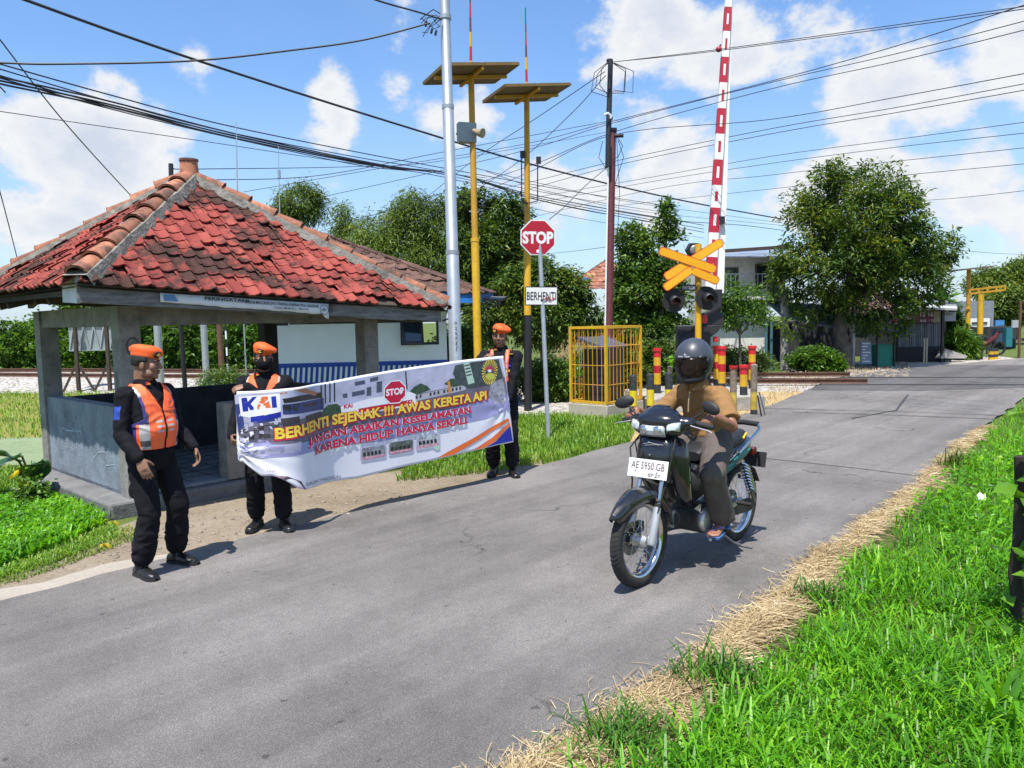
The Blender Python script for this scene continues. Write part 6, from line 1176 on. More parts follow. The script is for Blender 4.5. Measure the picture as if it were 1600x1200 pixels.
M_orange = pm('orange_cloth', (.78, .105, .012), .7, var=.10, scale=12, bump=.12, bscale=160); M_orange2 = pm('hi_vis_orange', (.95, .135, .035), .6, var=.08, scale=12, bump=.12, bscale=160); M_navy = pm('navy_cloth', (.035, .030, .16), .7); M_refl = pm('reflective_grey', (.42, .41, .39), .4, bump=.05); M_refd = pm('reflective_dark', (.075, .070, .068), .45, bump=.05); M_patch = pm('blue_patch', (.012, .05, .34), .6); M_gold = pm('gold_thread', (.60, .38, .04), .5)
def head_prims(mb, M):
    E = lambda c, r, rot=None: mb.ell(M @ Vector(c), r, 16, 12, (M.to_3x3() @ rot.to_3x3() if rot else M.to_3x3()).to_4x4())
    E((0, -.012, .028), (.0745, .094, .098)); E((0, .022, -.035), (.060, .068, .078)); E((0, .030, -.072), (.046, .052, .040)); E((0, .072, -.098), (.022, .018, .017))
    for s in (-1, 1): E((s*.043, .058, -.022), (.026, .026, .032)); E((s*.052, .02, -.07), (.018, .045, .028)); E((s*.077, -.008, -.012), (.010, .021, .033), Matrix.Rotation(s*-.35, 4, 'Z')); E((s*.032, .079, .028), (.024, .010, .008))
    mb.tube([M @ Vector((0, .084, .026)), M @ Vector((0, .096, .0)), M @ Vector((0, .106, -.022)), M @ Vector((0, .098, -.034))], [.009, .0115, .0155, .011], 10); E((0, .105, -.024), (.0115, .0105, .0105))
    for s in (-1, 1): E((s*.0135, .095, -.028), (.009, .010, .008))
    E((0, .086, -.060), (.025, .012, .0075)); E((0, .084, -.070), (.021, .012, .008)); E((0, .078, -.05), (.03, .014, .012))
    mb.tube([M @ Vector((0, -.03, -.02)), M @ Vector((0, -.03, -.13))], [.058, .058], 14)
def face_bits(t, M, mask=False, beard=False):
    for s in (-1, 1):
        MB().ell(M @ Vector((s*.031, .081, .010)), (.0135, .0075, .0065), 12, 8, M.to_3x3().to_4x4()).build('eye', M_eye, t, local=True); MB().ell(M @ Vector((s*.030, .0865, .010)), (.0058, .003, .0058), 10, 6, M.to_3x3().to_4x4()).build('iris', M_iris, t, local=True)
        MB().tube([M @ Vector((s*.014, .0915, .026)), M @ Vector((s*.033, .0895, .032)), M @ Vector((s*.052, .074, .027))], [.0035, .0042, .0025], 8).build('eyebrow', M_hair, t, local=True)
    if not mask: 
        MB().ell(M @ Vector((0, .0905, -.0645)), (.022, .0085, .0072), 14, 8, M.to_3x3().to_4x4()).build('lips', M_lip, t, local=True)
        if beard: MB().tube([M @ Vector((-.026, .085, -.055)), M @ Vector((0, .0985, -.0475)), M @ Vector((.026, .085, -.055))], [.003, .0045, .003], 8).build('moustache', M_hair, t, local=True)
def hair_shell(t, M, low=-.03):
    mb = MB(); rows = []
    for i in range(13):
        ph = math.pi*.5*(i/12)**.9*1.28; row = []
        for k in range(28):
            th = 2*math.pi*k/28; p = Vector((.0795*math.sin(ph)*math.cos(th), -.014+.099*math.sin(ph)*math.sin(th), .030+.101*math.cos(ph))); row.append(p)
        rows.append(row)
    fs = mb.grid(rows, True); keep = []
    for f in mb.f:
        c = sum((Vector(mb.v[i]) for i in f), Vector())/len(f)
        front = c.y > .035; side = abs(c.x) > .04 and -.02 < c.y < .05
        if (front and c.z < .066) or (c.y > .012 and c.z < .02) or c.z < -.045 or (abs(c.x) > .068 and -.03 < c.y < .02 and c.z < .022): continue
        keep.append(f)
    mb.f = keep; mb.m = [0]*len(keep); mb.xform(M); return mb.build('hair', M_hair, t, local=True, solid=.004)
def beret(t, M, tilt=-12):
    Q = M @ Matrix.Translation((0, -.012, .052)) @ Matrix.Rotation(R(-7), 4, 'X') @ Matrix.Rotation(R(tilt), 4, 'Y'); mb = MB(); rows = []
    for z, rx, ry, dx, dy in ((-.008, .0795, .0985, 0, 0), (.0, .0835, .1025, 0, 0), (.014, .084, .103, 0, 0), (.020, .089, .108, -.004, 0), (.036, .104, .122, -.013, -.002), (.054, .107, .122, -.018, -.004), (.072, .094, .106, -.016, -.004), (.084, .066, .074, -.010, 0), (.088, .03, .034, -.006, 0), (.0885, .002, .002, -.006, 0)):
        rows.append([Q @ Vector((dx+rx*math.cos(a)*(1+.03*math.sin(5*a+z*60)*(z > .03)), dy+ry*math.sin(a), z-.010*(z > .03)*max(0, -math.cos(a))*1.8 + .006*(z > .03)*max(0, math.sin(a)))) for a in np.linspace(0, 2*math.pi, 37)[:-1]])
    mb.grid(rows, True); b = mb.build('beret', M_orange, t, local=True, angle=70)
    bd = MB(); a = 1.12; rows = [[Q @ Vector((k*math.cos(x), k2*math.sin(x), z)) for x in np.linspace(a-.26, a+.26, 6)] for z, k, k2 in ((.0, .0865, .1055), (.024, .094, .113), (.047, .101, .121))]; bd.grid(rows).build('badge_patch', M_black, b, local=True, solid=.003)
    em = MB(); c = Q @ Vector((.104*math.cos(a), .1235*math.sin(a), .026)); f_ = frame_of(Q.to_3x3() @ Vector((-math.sin(a), math.cos(a), 0)), Q.to_3x3() @ Vector((math.cos(a)*1.0, math.sin(a), -.2))).to_4x4()
    em.ell(c, (.013, .011, .003), 12, 6, f_); em.tube([c + f_ @ Vector((-.02, -.006, .003)), c + f_ @ Vector((0, -.014, .003)), c + f_ @ Vector((.02, -.006, .003))], .003, 6); em.build('badge_emblem', M_gold, b, local=True); return b
def boots(t, an, toe_dirs):
    for (x, y), dr in zip(an, toe_dirs):
        d = Vector((dr[0], dr[1], 0)).normalized(); s = Vector((d.y, -d.x, 0)); o = Vector((x, y, 0)); mb = MB(); rows = []
        for f, w, h in ((-.078, .020, .05), (-.070, .034, .075), (-.03, .038, .10), (.02, .039, .098), (.07, .044, .075), (.12, .049, .064), (.16, .046, .056), (.19, .034, .045), (.203, .016, .03)):
            rows.append([o + d*f + s*(w*math.cos(a)) + UP*(max(.0, h*.5+h*.5*math.sin(a)*(1.0))) for a in np.linspace(0, 2*math.pi, 17)[:-1]])
        mb.grid(rows, True); n = 16; mb.f += [tuple(range(n-1, -1, -1)), tuple(8*n+k for k in range(n))]; mb.m += [0, 0]
        limb(mb, [o+UP*.07, o+UP*.15-d*.005, o+UP*.26-d*.01], [.046, .047, .055]); V, NV, Fs = remesh(mb, .006, 3); V = wrinkle(V, NV, .0025, 22, (1, 1, 2.2)); b = soft('boot', V, Fs, M_boot, t)
        so = MB(); rows = [[o + d*f*1.03 + s*(w*1.08*k) + UP*z for f, w in ((-.082, .016), (-.07, .033), (-.02, .037), (.04, .037), (.1, .047), (.16, .047), (.195, .030), (.207, .010))] for k, z in ((-1, .0), (-1, .022), (1, .022), (1, .0))]
        so.grid(rows).build('sole', M_rubber, b, local=True)
        lc = MB()
        for k in range(4): c = o + d*(.035+.024*k) + UP*(.112-.012*k); lc.tube([c-s*.02, c+UP*.004, c+s*.02], .0028, 6)
        lc.build('laces', M_uni, b, local=True)
def torso(mb, g, belly, dz=0, top=True, y0=0):
    rr = [(.82, .150, .105, 0), (.88, .170, .122, -.005), (.95, .172, .124, 0), (1.03, .160, .114+belly*.6, belly*.5), (1.12, .166, .116+belly, belly*.55), (1.22, .176, .121+belly*.35, belly*.2), (1.31, .182, .116, 0), (1.375, .172, .098, -.008)]
    if top: rr += [(1.415, .135, .080, -.014), (1.445, .085, .066, -.016), (1.470, .064, .058, -.014)]
    rings(mb, [(0, y+y0, z+dz, w+g, d+g) for z, w, d, y in rr])
def guard(name_label, base, phi, scale, head_yaw, head_pitch, feet, toes, RH, LH, belly, vest, curlR, curlL, mask=False, beard=False, patch=(1,), sleeves=None):
    t = thing('person', name_label, 'person', base, math.pi+phi, 'guards in black uniform and orange berets', scale)
    body = MB(); shirt = MB(); trou = MB(); torso(body, -.012, belly); torso(shirt, .008, belly)
    Mh = Matrix.Translation((0, .012, 1.602)) @ Matrix.Rotation(head_yaw, 4, 'Z') @ Matrix.Rotation(head_pitch, 4, 'X'); head_prims(body, Mh); body.tube([Vector((0, -.022, 1.42)), Vector((0, -.012, 1.50)), Mh @ Vector((0, -.018, -.04))], [.066, .058, .056], 16)
    for s, (wr, xd, zd, curl, pole), sd in ((1, RH, 1), (-1, LH, -1)):
        sh = Vector((s*.178, -.012, 1.375)); el, w = ik(sh, wr, .285, .255, pole); limb(body, [sh, sh.lerp(el, .5), el, el.lerp(w, .5), w], [.050, .044, .037, .034, .025]); fr = frame_of(xd, zd)
        ysgn = 1 if (fr @ Vector((0, 1, 0))).dot(Vector(RHT[s])) > 0 else -1; hand(body, w, xd, zd, ysgn, curl)
        c = el.lerp(w, .93); limb(shirt, [sh+Vector((-s*.03, 0, .0)), sh+Vector((s*.012, 0, .0)), sh.lerp(el, .5), el, el.lerp(w, .5), c], [.066, .068, .060, .054, .049, .041])
    for s, (ax, ay), td in ((1, feet[0], toes[0]), (-1, feet[1], toes[1])):
        hp = Vector((s*.092, -.005, .885)); an = Vector((ax, ay, .085)); kn, a2 = ik(hp, an, .42, .41, (td[0]*.3, 1, 0)); limb(body, [hp, hp.lerp(kn, .5), kn, kn.lerp(an, .4), an], [.080, .068, .050, .050, .034])
        body.tube([an-UP*.02-Vector(td+(0,)).normalized()*.05, an-UP*.045, an+Vector(td+(0,)).normalized()*.13-UP*.055], [.03, .034, .022], 10)
        limb(trou, [hp+UP*.03, hp.lerp(kn, .5), kn, kn.lerp(an, .45), kn.lerp(an, .70), kn.lerp(an, .80), kn.lerp(an, .83)], [.096, .092, .079, .081, .082, .078, .058])
    rings(trou, [(0, 0, .80, .145, .105), (0, -.006, .86, .176, .126), (0, -.004, .93, .180, .130), (0, 0, 1.0, .172, .126+belly*.5), (0, belly*.3, 1.04, .165, .122+belly*.6)])
    for s in (1, -1): p = Vector((s*.158, -.01, .66)); trou.ell(p, (.024, .055, .07), 12, 8)
    V, NV, Fs = remesh(body, .0055, 3, .45); soft('body', V, Fs, M_skin, t)
    V, NV, Fs = remesh(trou, .009, 4); V = wrinkle(V, NV, .0115, 9, (1, 1, 1.8), 3, lambda v: 1.35 if v[2] < .35 else .8); soft('trousers', V, Fs, M_uni, t)
    V, NV, Fs = remesh(shirt, .008, 3); V = wrinkle(V, NV, .009, 10, (1, 1, 1.5), 5)
    def sm(c):
        for s in patch:
            e = Vector((s*.222, 0, 1.255)); 
            if abs(c[2]-e.z) < .048 and abs(c[0]) > .235 and s*c[0] > 0 and abs(c[1]+.01) < .030: return 1
        return 0
    sh_ = soft('shirt', V, Fs, [M_uni, M_patch], t, sm)
    co = MB(); rows = [[Vector((r*math.sin(a), -.012+r*.95*math.cos(a)-.01*0, z - .03*max(0, math.cos(a)))) for a in np.linspace(.28, 2*math.pi-.28, 20)] for r, z in ((.066, 1.462), (.070, 1.505), (.084, 1.478), (.092, 1.452))]; co.grid(rows).build('collar', M_uni, t, local=True, solid=.004)
    ve = MB(); torso(ve, .020, belly); V, NV, Fs = remesh(ve, .0055, 4); V = wrinkle(V, NV, .0075, 9, (1, 1, 1.6), 8)
    if vest == 'full':
        def keep(c):
            x, y, z = c; ax_ = abs(x)
            if z < .965 or z > 1.452: return False
            if ax_ > .150 + max(0, (1.20-z))*1.0 and z > 1.16: return False
            if y > 0 and ax_ < (z-1.235)*.40 + .0 and z > 1.235: return False
            if z > 1.41 and ax_ < .075: return False
            return True
        def vm(c):
            x, y, z = c; ph = math.degrees(math.atan2(abs(x), y)); ax_ = abs(x)
            if y > 0 and ax_ < .009: return 4
            if z > 1.16 and ax_ > .132: return 1 if z < 1.36 else 2
            off = (1.21-z)*42
            if z < 1.245 and z > .97:
                if 66+off*.1 < ph < 125 and z < 1.19: return 1
                if 40-off*.2 < ph < 60-off*.05 and y > 0: return 3 if (z > 1.16 or (.99 < z < 1.035)) else 2
            if y > 0 and .022 < ax_ < .075 and (abs(z-1.17) < .008 or abs(z-1.135) < .008 or abs(z-1.10) < .008): return 2
            return 0
        vs_ = soft('vest', V, Fs, [M_orange2, M_navy, M_refl, M_refd, M_uni], t, vm, keep, .004)
        MB().box((-.085, .118, 1.285), (.062, .010, .018), .35).build('name_tag', M_navy, vs_, local=True)
    else:
        def keep(c):
            x, y, z = c; ax_ = abs(x); st_ = .075+.05*(z-1.15)
            return (1.085 < z < 1.125) or (z > 1.1 and z < 1.45 and abs(ax_-st_) < .021)
        soft('reflective_harness', V, Fs, [M_orange2, M_refl], t, lambda c: 1 if abs(abs(c[0])-(.075+.05*(c[2]-1.15))) < .004 and c[2] > 1.13 else 0, keep, .004)
        for s in (1, -1): MB().box((s*.128, .07, 1.402), (.05, .05, .006), s*.2).build('shoulder_badge', M_gold, t, local=True)
        MB().box((-.10, .118, 1.27), (.055, .008, .022), .1).build('name_tag', M_patch, t, local=True); MB().ell((-.105, .120, 1.21), (.014, .006, .018), 10, 6).build('breast_badge', M_gold, t, local=True)
    MB().box((.045, .068, 1.455), (.022, .018, .026), -.4).build('collar_badge', M_redb, t, local=True); MB().box((.045, .079, 1.452), (.024, .004, .008), -.4).build('collar_badge', M_gold, t, local=True)
    hair_shell(t, Mh); face_bits(t, Mh, mask, beard); beret(t, Mh)
    if mask:
        rows = []
        for z, k in ((.002, .84), (-.026, 1.03), (-.06, 1.02), (-.09, .95), (-.108, .78)): rows.append([Mh @ Vector((.073*math.sin(a)*(1 if z > -.1 else .85), .018+.101*k*math.cos(a)**.8*(1) - .0, z+.016*abs(math.sin(a))*(1 if z < -.05 else -.2))) for a in np.linspace(-1.45, 1.45, 19)])
        mk = MB().grid(rows).build('face_mask', M_black if False else pm('black_mask_cloth', (.007, .007, .008), .9, bump=.1, bscale=120, spec=.15), t, local=True, solid=.003)
        for s in (1, -1): MB().tube([Mh @ Vector((s*.072, .028, -.025)), Mh @ Vector((s*.080, -.004, .012)), Mh @ Vector((s*.083, -.02, -.01))], .002, 6).build('ear_loop', M_black, mk, local=True)
    boots(t, feet, toes); return t
RHT = {1: (-.3, .9, .3), -1: (.3, .9, .3)}
b1 = G(246, 889)
g1 = guard('stocky guard in full orange vest at the left with both hands empty, looking right', b1, R(66), .985, R(32), R(-4), [(.17, .03), (-.17, .02)], [(.22, 1), (-.1, 1)],
      ((.245, .17, .915), (-.02, .45, -.86), (.75, .55, .25), (18, 16, 14), (.25, -1, 0)), ((-.245, .20, .92), (.05, .45, -.86), (-.9, .3, .1), (26, 26, 20), (-.25, -1, 0)), .032, 'full', 0, 0, beard=True)
RHT = {1: (-.2, .2, .9), -1: (.2, .3, .9)}
b2 = G(424, 824)
g2 = guard('guard in a black face mask and orange vest holding the left end of the banner', b2, R(8), .97, R(16), R(-3), [(.13, -.03), (-.13, .05)], [(.25, 1), (-.45, 1)],
      ((.275, .27, .86), (-.30, .75, -.45), (.85, .25, -.1), (55, 60, 40), (.7, -1, 0)), ((.125, .26, 1.365), (.93, .22, -.22), (-.15, .45, .85), (45, 55, 40), (-.8, -.1, -.9)), .012, 'full', 0, 0, mask=True, patch=(1, -1))
b3 = G(786, 741)
g3 = guard('slim guard in a thin orange harness holding the right end of the banner', b3, R(-6), 1.035, R(-4), R(-2), [(.11, -.02), (-.12, .05)], [(.1, 1), (-.35, 1)],
      ((.15, .24, 1.375), (-.45, .45, .25), (.2, .3, .95), (50, 60, 40), (.9, .1, -.9)), ((-.10, .24, .865), (.55, .55, -.4), (-.4, .5, .5), (50, 60, 40), (-.9, -.6, -.2)), .0, 'harness', 0, 0, patch=(-1,))
# wrist watch and bracelet of the walking guard
MB().tube([Vector((-.277, .105, .935)), Vector((-.278, .112, .905))], .032, 16).build('wrist_watch', M_black, g1, local=True)
# ================================================================== the banner
bL = W(363, 611, 6.62); bR = W(787, 557, 8.80); bh = Vector((bR.x-bL.x, bR.y-bL.y, 0)); BLN = bh.length; bh.normalize(); bn = bh.cross(UP)
if bn.y > 0: bn = -bn
def bow(u): return .29*math.exp(-((u-.40)/.36)**2)
def pl(px, py):
    q = ray(px, py); w = 0
    for _ in range(6): p = CP+q*(((bL-CP).dot(bn)+w)/q.dot(bn)); w = bow((p-bL).dot(bh))
    return (p-bL).dot(bh), p.z
hu, hz0 = pl(371, 706)
def wave(u, z):
    d = math.hypot(u-hu, (z-hz0)*1.0); a = math.atan2(z-hz0, u-hu+1e-6); w = .014*math.sin(a*15)*math.exp(-d/.22)*min(1, d/.05) + .009*math.sin(a*7+1)*math.exp(-d/.6)
    d2 = math.hypot(u-BLN, z-pl(795, 634)[1]); w += .009*math.sin(math.atan2(z-pl(795, 634)[1], u-BLN-.01)*9)*math.exp(-d2/.25)
    return w + .012*math.sin(u*3.1+z*1.5) + .006*math.sin(u*9+z*4) - .02*math.sin(math.pi*u/BLN) + bow(u)
def bp_(u, z, lift=0): return Vector((bL.x, bL.y, 0)) + bh*u + UP*z + bn*(wave(u, z)+lift)
def curve(pts):
    q = sorted(pl(*p) for p in pts); xs_ = [a for a, _ in q]; zs = [b for _, b in q]; return lambda u: float(np.interp(u, xs_, zs))
topc = curve([(363, 612), (400, 611), (445, 607), (515, 597), (612, 578.5), (710, 564.5), (775, 557), (787, 556)])
botc = curve([(369, 712), (385, 727), (408, 744), (424, 743), (440, 748), (466, 763), (478, 765), (560, 748), (640, 728), (720, 709), (803, 690)])
banner = thing('banner', 'long printed safety banner held between two guards with one lower corner gathered up', 'banner', (bL.x, bL.y, 0))
uR0, uR1 = pl(787, 556)[0], pl(803, 690)[0]; uL0, uL1 = 0, pl(370, 712)[0]
def sheetpt(s, v):
    u = s*BLN; zt, zb = topc(u), botc(u); z = zb+(zt-zb)*v
    ul = uL0+(uL1-uL0)*(1-v); ur = uR0+(uR1-uR0)*(1-v); uu = ul+(ur-ul)*s; return uu, botc(uu)+(topc(uu)-botc(uu))*v if 0 <= uu <= BLN else z
rows = []
for j in range(41):
    row = []
    for i in range(181): u, z = sheetpt(i/180, j/40); row.append(bp_(u, z))
    rows.append(row)
M_ban = pm('banner_vinyl', (.74, .74, .80), .42, var=.03, bump=.03, bscale=30, spec=.5)
sheet_ = MB().grid(rows).build('vinyl_sheet', M_ban, banner, solid=-.0012)
lift_n = [0]
def facets(name, pts, fs, mat, lf, sub=.035):
    bm = bmesh.new(); vs = [bm.verts.new((p[0], p[1], 0)) for p in pts]
    for f in fs:
        try: bm.faces.new([vs[i] for i in f])
        except ValueError: pass
    bmesh.ops.triangulate(bm, faces=bm.faces[:])
    for ax in (0, 1):
        us = [v.co[ax] for v in bm.verts]; u = math.floor(min(us)/sub)*sub; no = (1, 0, 0) if ax == 0 else (0, 1, 0)
        while u < max(us): bmesh.ops.bisect_plane(bm, geom=bm.verts[:]+bm.edges[:]+bm.faces[:], plane_co=tuple(c*u for c in no), plane_no=no); u += sub
    bm.verts.index_update(); mb = MB(); mb.add([bp_(v.co.x, v.co.y, lf) for v in bm.verts], [tuple(v.index for v in f.verts) for f in bm.faces]); bm.free()
    return mb.build(name, mat, sheet_, smooth=True)
def art(name, polys, mat):
    """flat printed shapes given by their outline on the sheet, cut into small facets that follow its waves"""
    lift_n[0] += 1; pts = []; fs = []
    for poly in polys: k = len(pts); pts += [pl(*p) for p in poly]; fs.append(tuple(range(k, len(pts))))
    return facets(name, pts, fs, mat, .003+.00008*lift_n[0])
def btext(name, txt, p0, p1, cap, mat, bold=.0, serif=False, grow=0., lift=None):
    if lift is None: lift_n[0] += 1; lift = .003+.00008*lift_n[0]
    a, b_ = Vector(pl(*p0)), Vector(pl(*p1)); d = (b_-a); L_ = d.length; d.normalize(); n = Vector((-d.y, d.x)); vs, fs, w = text_geo(txt, bold); h = pl(p0[0], p0[1]-cap)[1]-a.y; sx = L_/w
    pts2 = [(a + d*(x*sx) + Vector((0, 1))*(y*h)) for x, y in vs]; fs2 = list(fs)
    if serif:
        for yy, lo, hi in ((0, -.02, .10), (1, .90, 1.02)):
            xs_ = sorted(x for x, y in vs if abs(y-yy) < .05); cl = []
            for x in xs_:
                if cl and x-cl[-1][1] < .13: cl[-1][1] = x
                else: cl.append([x, x])
            for x0, x1 in cl:
                if x1-x0 < .42:
                    k = len(pts2); pts2 += [a+d*(x*sx)+Vector((0, 1))*(y*h) for x, y in ((x0-.07, lo), (x1+.07, lo), (x1+.07, hi), (x0-.07, hi))]; fs2.append((k, k+1, k+2, k+3))
    return facets(name, pts2, fs2, mat, lift)
def ink(n, c, **k): return pm('print_'+n, c, .42, var=k.pop('var', .04), bump=0, **k)
I_lav = ink('lavender', (.30, .30, .52)); I_pale = ink('pale_violet', (.48, .47, .62)); I_dk = ink('dark_grey', (.042, .038, .050), var=.35, scale=14); I_md = ink('mid_grey', (.13, .118, .165), var=.25, scale=10); I_fac = ink('facade_white', (.44, .44, .58), var=.22, scale=7); I_blu = ink('royal_blue', (.010, .022, .30)); I_org = ink('orange', (.72, .155, .035)); I_blk = ink('black', (.02, .02, .024), var=.5, scale=30); I_grn = ink('leaf_green', (.035, .075, .04), var=.6, scale=40); I_red = ink('red', (.55, .012, .055)); I_yel = ink('yellow', (.80, .60, .06)); I_wht = ink('white', (.78, .78, .82)); I_sign = ink('sign_red', (.50, .008, .05)); I_pgrn = ink('pale_green', (.42, .58, .48))
E_ = lambda ax, ay: (ax, ay)
art('photo_facade', [[(366, 617), (445, 611), (515, 601), (612, 582), (710, 568), (783, 560), (792, 605), (700, 625), (560, 655), (372, 690)]], I_fac)
art('photo_lower_haze', [[(373, 700), (375, 690), (560, 662), (700, 632), (794, 612), (797, 640), (760, 655), (690, 668), (600, 690), (480, 708), (400, 716)]], I_lav)
art('photo_pale_floor', [[(375, 702), (400, 698), (470, 690), (470, 705), (392, 714)], [(418, 700), (440, 695), (440, 704), (420, 707)]], I_pale)
art('photo_road', [[(373, 688), (372, 662), (392, 660), (430, 660), (560, 634), (700, 606), (788, 588), (793, 618), (700, 640), (560, 668), (480, 690), (420, 694)]], I_md)
art('photo_dark_street', [[(372, 672), (400, 668), (401, 676), (433, 664), (470, 662), (478, 676), (440, 683), (392, 688), (374, 690)], [(400, 667), (455, 656), (456, 664), (402, 675)]], I_dk)
art('photo_left_pavilion', [[(367, 632), (377, 630), (381, 664), (372, 675)], [(440, 632), (508, 622), (508, 640), (442, 648)], [(395, 655), (432, 650), (434, 657), (398, 662)]], ink('pavilion_blue', (.03, .045, .17), var=.4, scale=25))
art('photo_pavilion_roof', [[(440, 623), (470, 618), (505, 613), (506, 622), (470, 627), (443, 630)], [(441, 634), (468, 630), (465, 641), (452, 643), (444, 640)], [(475, 632), (500, 628), (498, 634), (476, 636)]], I_blk)
art('photo_eave_line', [[(458, 609.5), (478, 606.5), (499, 613.5), (495, 619)], [(398, 617), (448, 612.5), (448, 615), (398, 619)]], ink('eave_brown', (.42, .17, .08)))
art('photo_doorway', [[(478, 650), (505, 643), (506, 657), (480, 663)], [(438, 654), (468, 650), (470, 661), (440, 664)]], I_dk)
art('photo_tree', [[(507, 640), (515, 633), (528, 631), (535, 636), (534, 654), (520, 658), (506, 660)], [(640, 612), (648, 604), (658, 599), (668, 603), (674, 609), (650, 617), (640, 618)], [(694, 600), (704, 592), (722, 590), (730, 600), (712, 606)]], I_grn)
art('photo_poles', [[(x, y), (x+2.2, y), (x+2.6, y+30), (x+.6, y+30)] for x, y in ((503, 602), (509, 600), (516, 599), (523, 598))] + [[(633, 580), (635, 580), (637, 608), (635, 608)]], I_blk)
art('photo_windows', [[(552, 613), (572, 609), (572, 616), (552, 620)], [(575, 606), (582, 604), (582, 618), (575, 619)], [(590, 597), (598, 595.5), (598, 612), (590, 614)], [(556, 597), (572, 594), (573, 600), (557, 603)], [(580, 591), (592, 588.5), (592, 594), (580, 597)], [(537, 616), (544, 614.5), (545, 621), (538, 622)]], ink('window_slate', (.07, .08, .13)))
art('photo_train', [[(534, 636), (575, 624), (640, 612), (650, 616), (652, 632), (600, 642), (536, 654)]], I_wht)
art('photo_train_stripe', [[(562, 645), (562, 639), (602, 632), (644, 624), (645, 630), (600, 640)]], ink('train_red', (.50, .02, .03)))
art('photo_coaches', [[(648, 618), (690, 609), (728, 601), (729, 609), (690, 618), (650, 627)]], ink('coach_grey', (.40, .40, .46)))
art('photo_coach_windows', [[(x, y), (x+3, y-.7), (x+3, y+4.3), (x, y+5)] for x, y in ((650, 618.5), (656, 617), (672, 614), (678, 612.6), (684, 611.4), (693, 609.4), (699, 608.2), (706, 606.8), (712, 605.6), (718, 604.4))], I_blk)
art('photo_dark_trees', [[(712, 571), (740, 566), (779, 561), (786, 588), (775, 600), (735, 607), (716, 600), (708, 584)]], ink('dark_teal', (.05, .065, .07), var=.5, scale=25))
art('photo_street_right', [[(768, 598), (785, 592), (793, 626), (775, 632), (765, 618)]], ink('street_grey', (.30, .30, .36), var=.5, scale=30))
art('photo_hanging_sign', [[(725.5, 567.5), (735, 565), (743.5, 598), (733, 601)]], I_pgrn); art('photo_sign_rows', [[(727+k*1.1, 571+k*5), (735.6+k*1.1, 569+k*5), (736+k*1.1, 571+k*5), (727.5+k*1.1, 573+k*5)] for k in range(4)], I_dk)
art('photo_pedestrian', [[(699, 596), (703, 595), (705, 612), (701, 617)]], ink('jacket_amber', (.55, .25, .06)))
art('logo_panel', [[(372, 620), (436, 614.5), (438, 643), (392, 653), (376, 650)]], I_wht)
art('logo_blue_bar', [[(391, 651.5), (438, 643.5), (438.5, 651.5), (391.5, 660)]], I_blu)
art('logo_k', [[(376.5, 622), (385, 621), (386.5, 628), (394, 620.2), (401, 619.6), (391, 631), (399, 640), (390.5, 641), (387, 635), (387.5, 642.5), (379, 643.5)]], I_blu)
art('logo_a', [[(399, 640.5), (408, 620), (417, 619), (422, 637), (414.5, 638), (413, 633.5), (407.5, 635), (403, 640)]], I_org); art('logo_a_slash', [[(404, 636), (420, 622), (421, 624), (406, 637.5)]], I_wht)
art('logo_i', [[(422.5, 619.5), (430, 618.8), (431.5, 636.5), (424, 637.2)]], I_blu)
btext('small_logo', 'KAI', (539, 639), (552.5, 636.5), 6.5, I_red, .03)
def oct_px(cx, cy, r): return [(cx+r*math.cos(math.pi/8+k*math.pi/4), cy+r*1.08*math.sin(math.pi/8+k*math.pi/4)-(.10*r*math.cos(math.pi/8+k*math.pi/4))) for k in range(8)]
art('stop_octagon_border', [oct_px(617.5, 612.5, 18.2)], I_wht); art('stop_octagon', [oct_px(617.5, 612.5, 16.6)], I_sign); btext('stop_word', 'STOP', (604.2, 619), (630.8, 615), 10.5, I_wht, .04)
art('emblem_rays', [[(766+13.5*math.cos(a)*.86-1.0*math.sin(a), 581+20*math.sin(a)), (766+13.5*math.cos(a+.13)*.86-1.0*math.sin(a+.13), 581+20*math.sin(a+.13)), (766+6*math.cos(a+.08), 581+8*math.sin(a+.08)), (766+6*math.cos(a+.05), 581+8*math.sin(a+.05))] for a in np.arange(0, 6.28, .2415)], I_yel)
ell_px = lambda cx, cy, a, b_: [(cx+a*math.cos(t), cy+b_*math.sin(t)) for t in np.linspace(0, 2*math.pi, 17)[:-1]]
art('emblem_shield', [ell_px(767, 588, 7.2, 5.2)], ink('emblem_olive', (.50, .50, .08))); art('emblem_red_top', [ell_px(765.5, 576.5, 5.6, 4.6)], ink('emblem_crimson', (.48, .03, .10))); art('emblem_white', [ell_px(765.8, 579.5, 2.8, 2.4)], I_wht)
# sweeps at the lower right
art('orange_sweep', [[(683, 715.5), (740, 684), (794, 653.5), (796, 658), (750, 686), (709, 710.5)], [(738, 703.6), (770, 684), (796.4, 660.5), (797.4, 665), (775, 690), (757, 699.4)]], I_org)
art('blue_corner', [[(759.5, 698.6), (776, 690), (797.5, 666), (801.5, 689)]], I_blu)
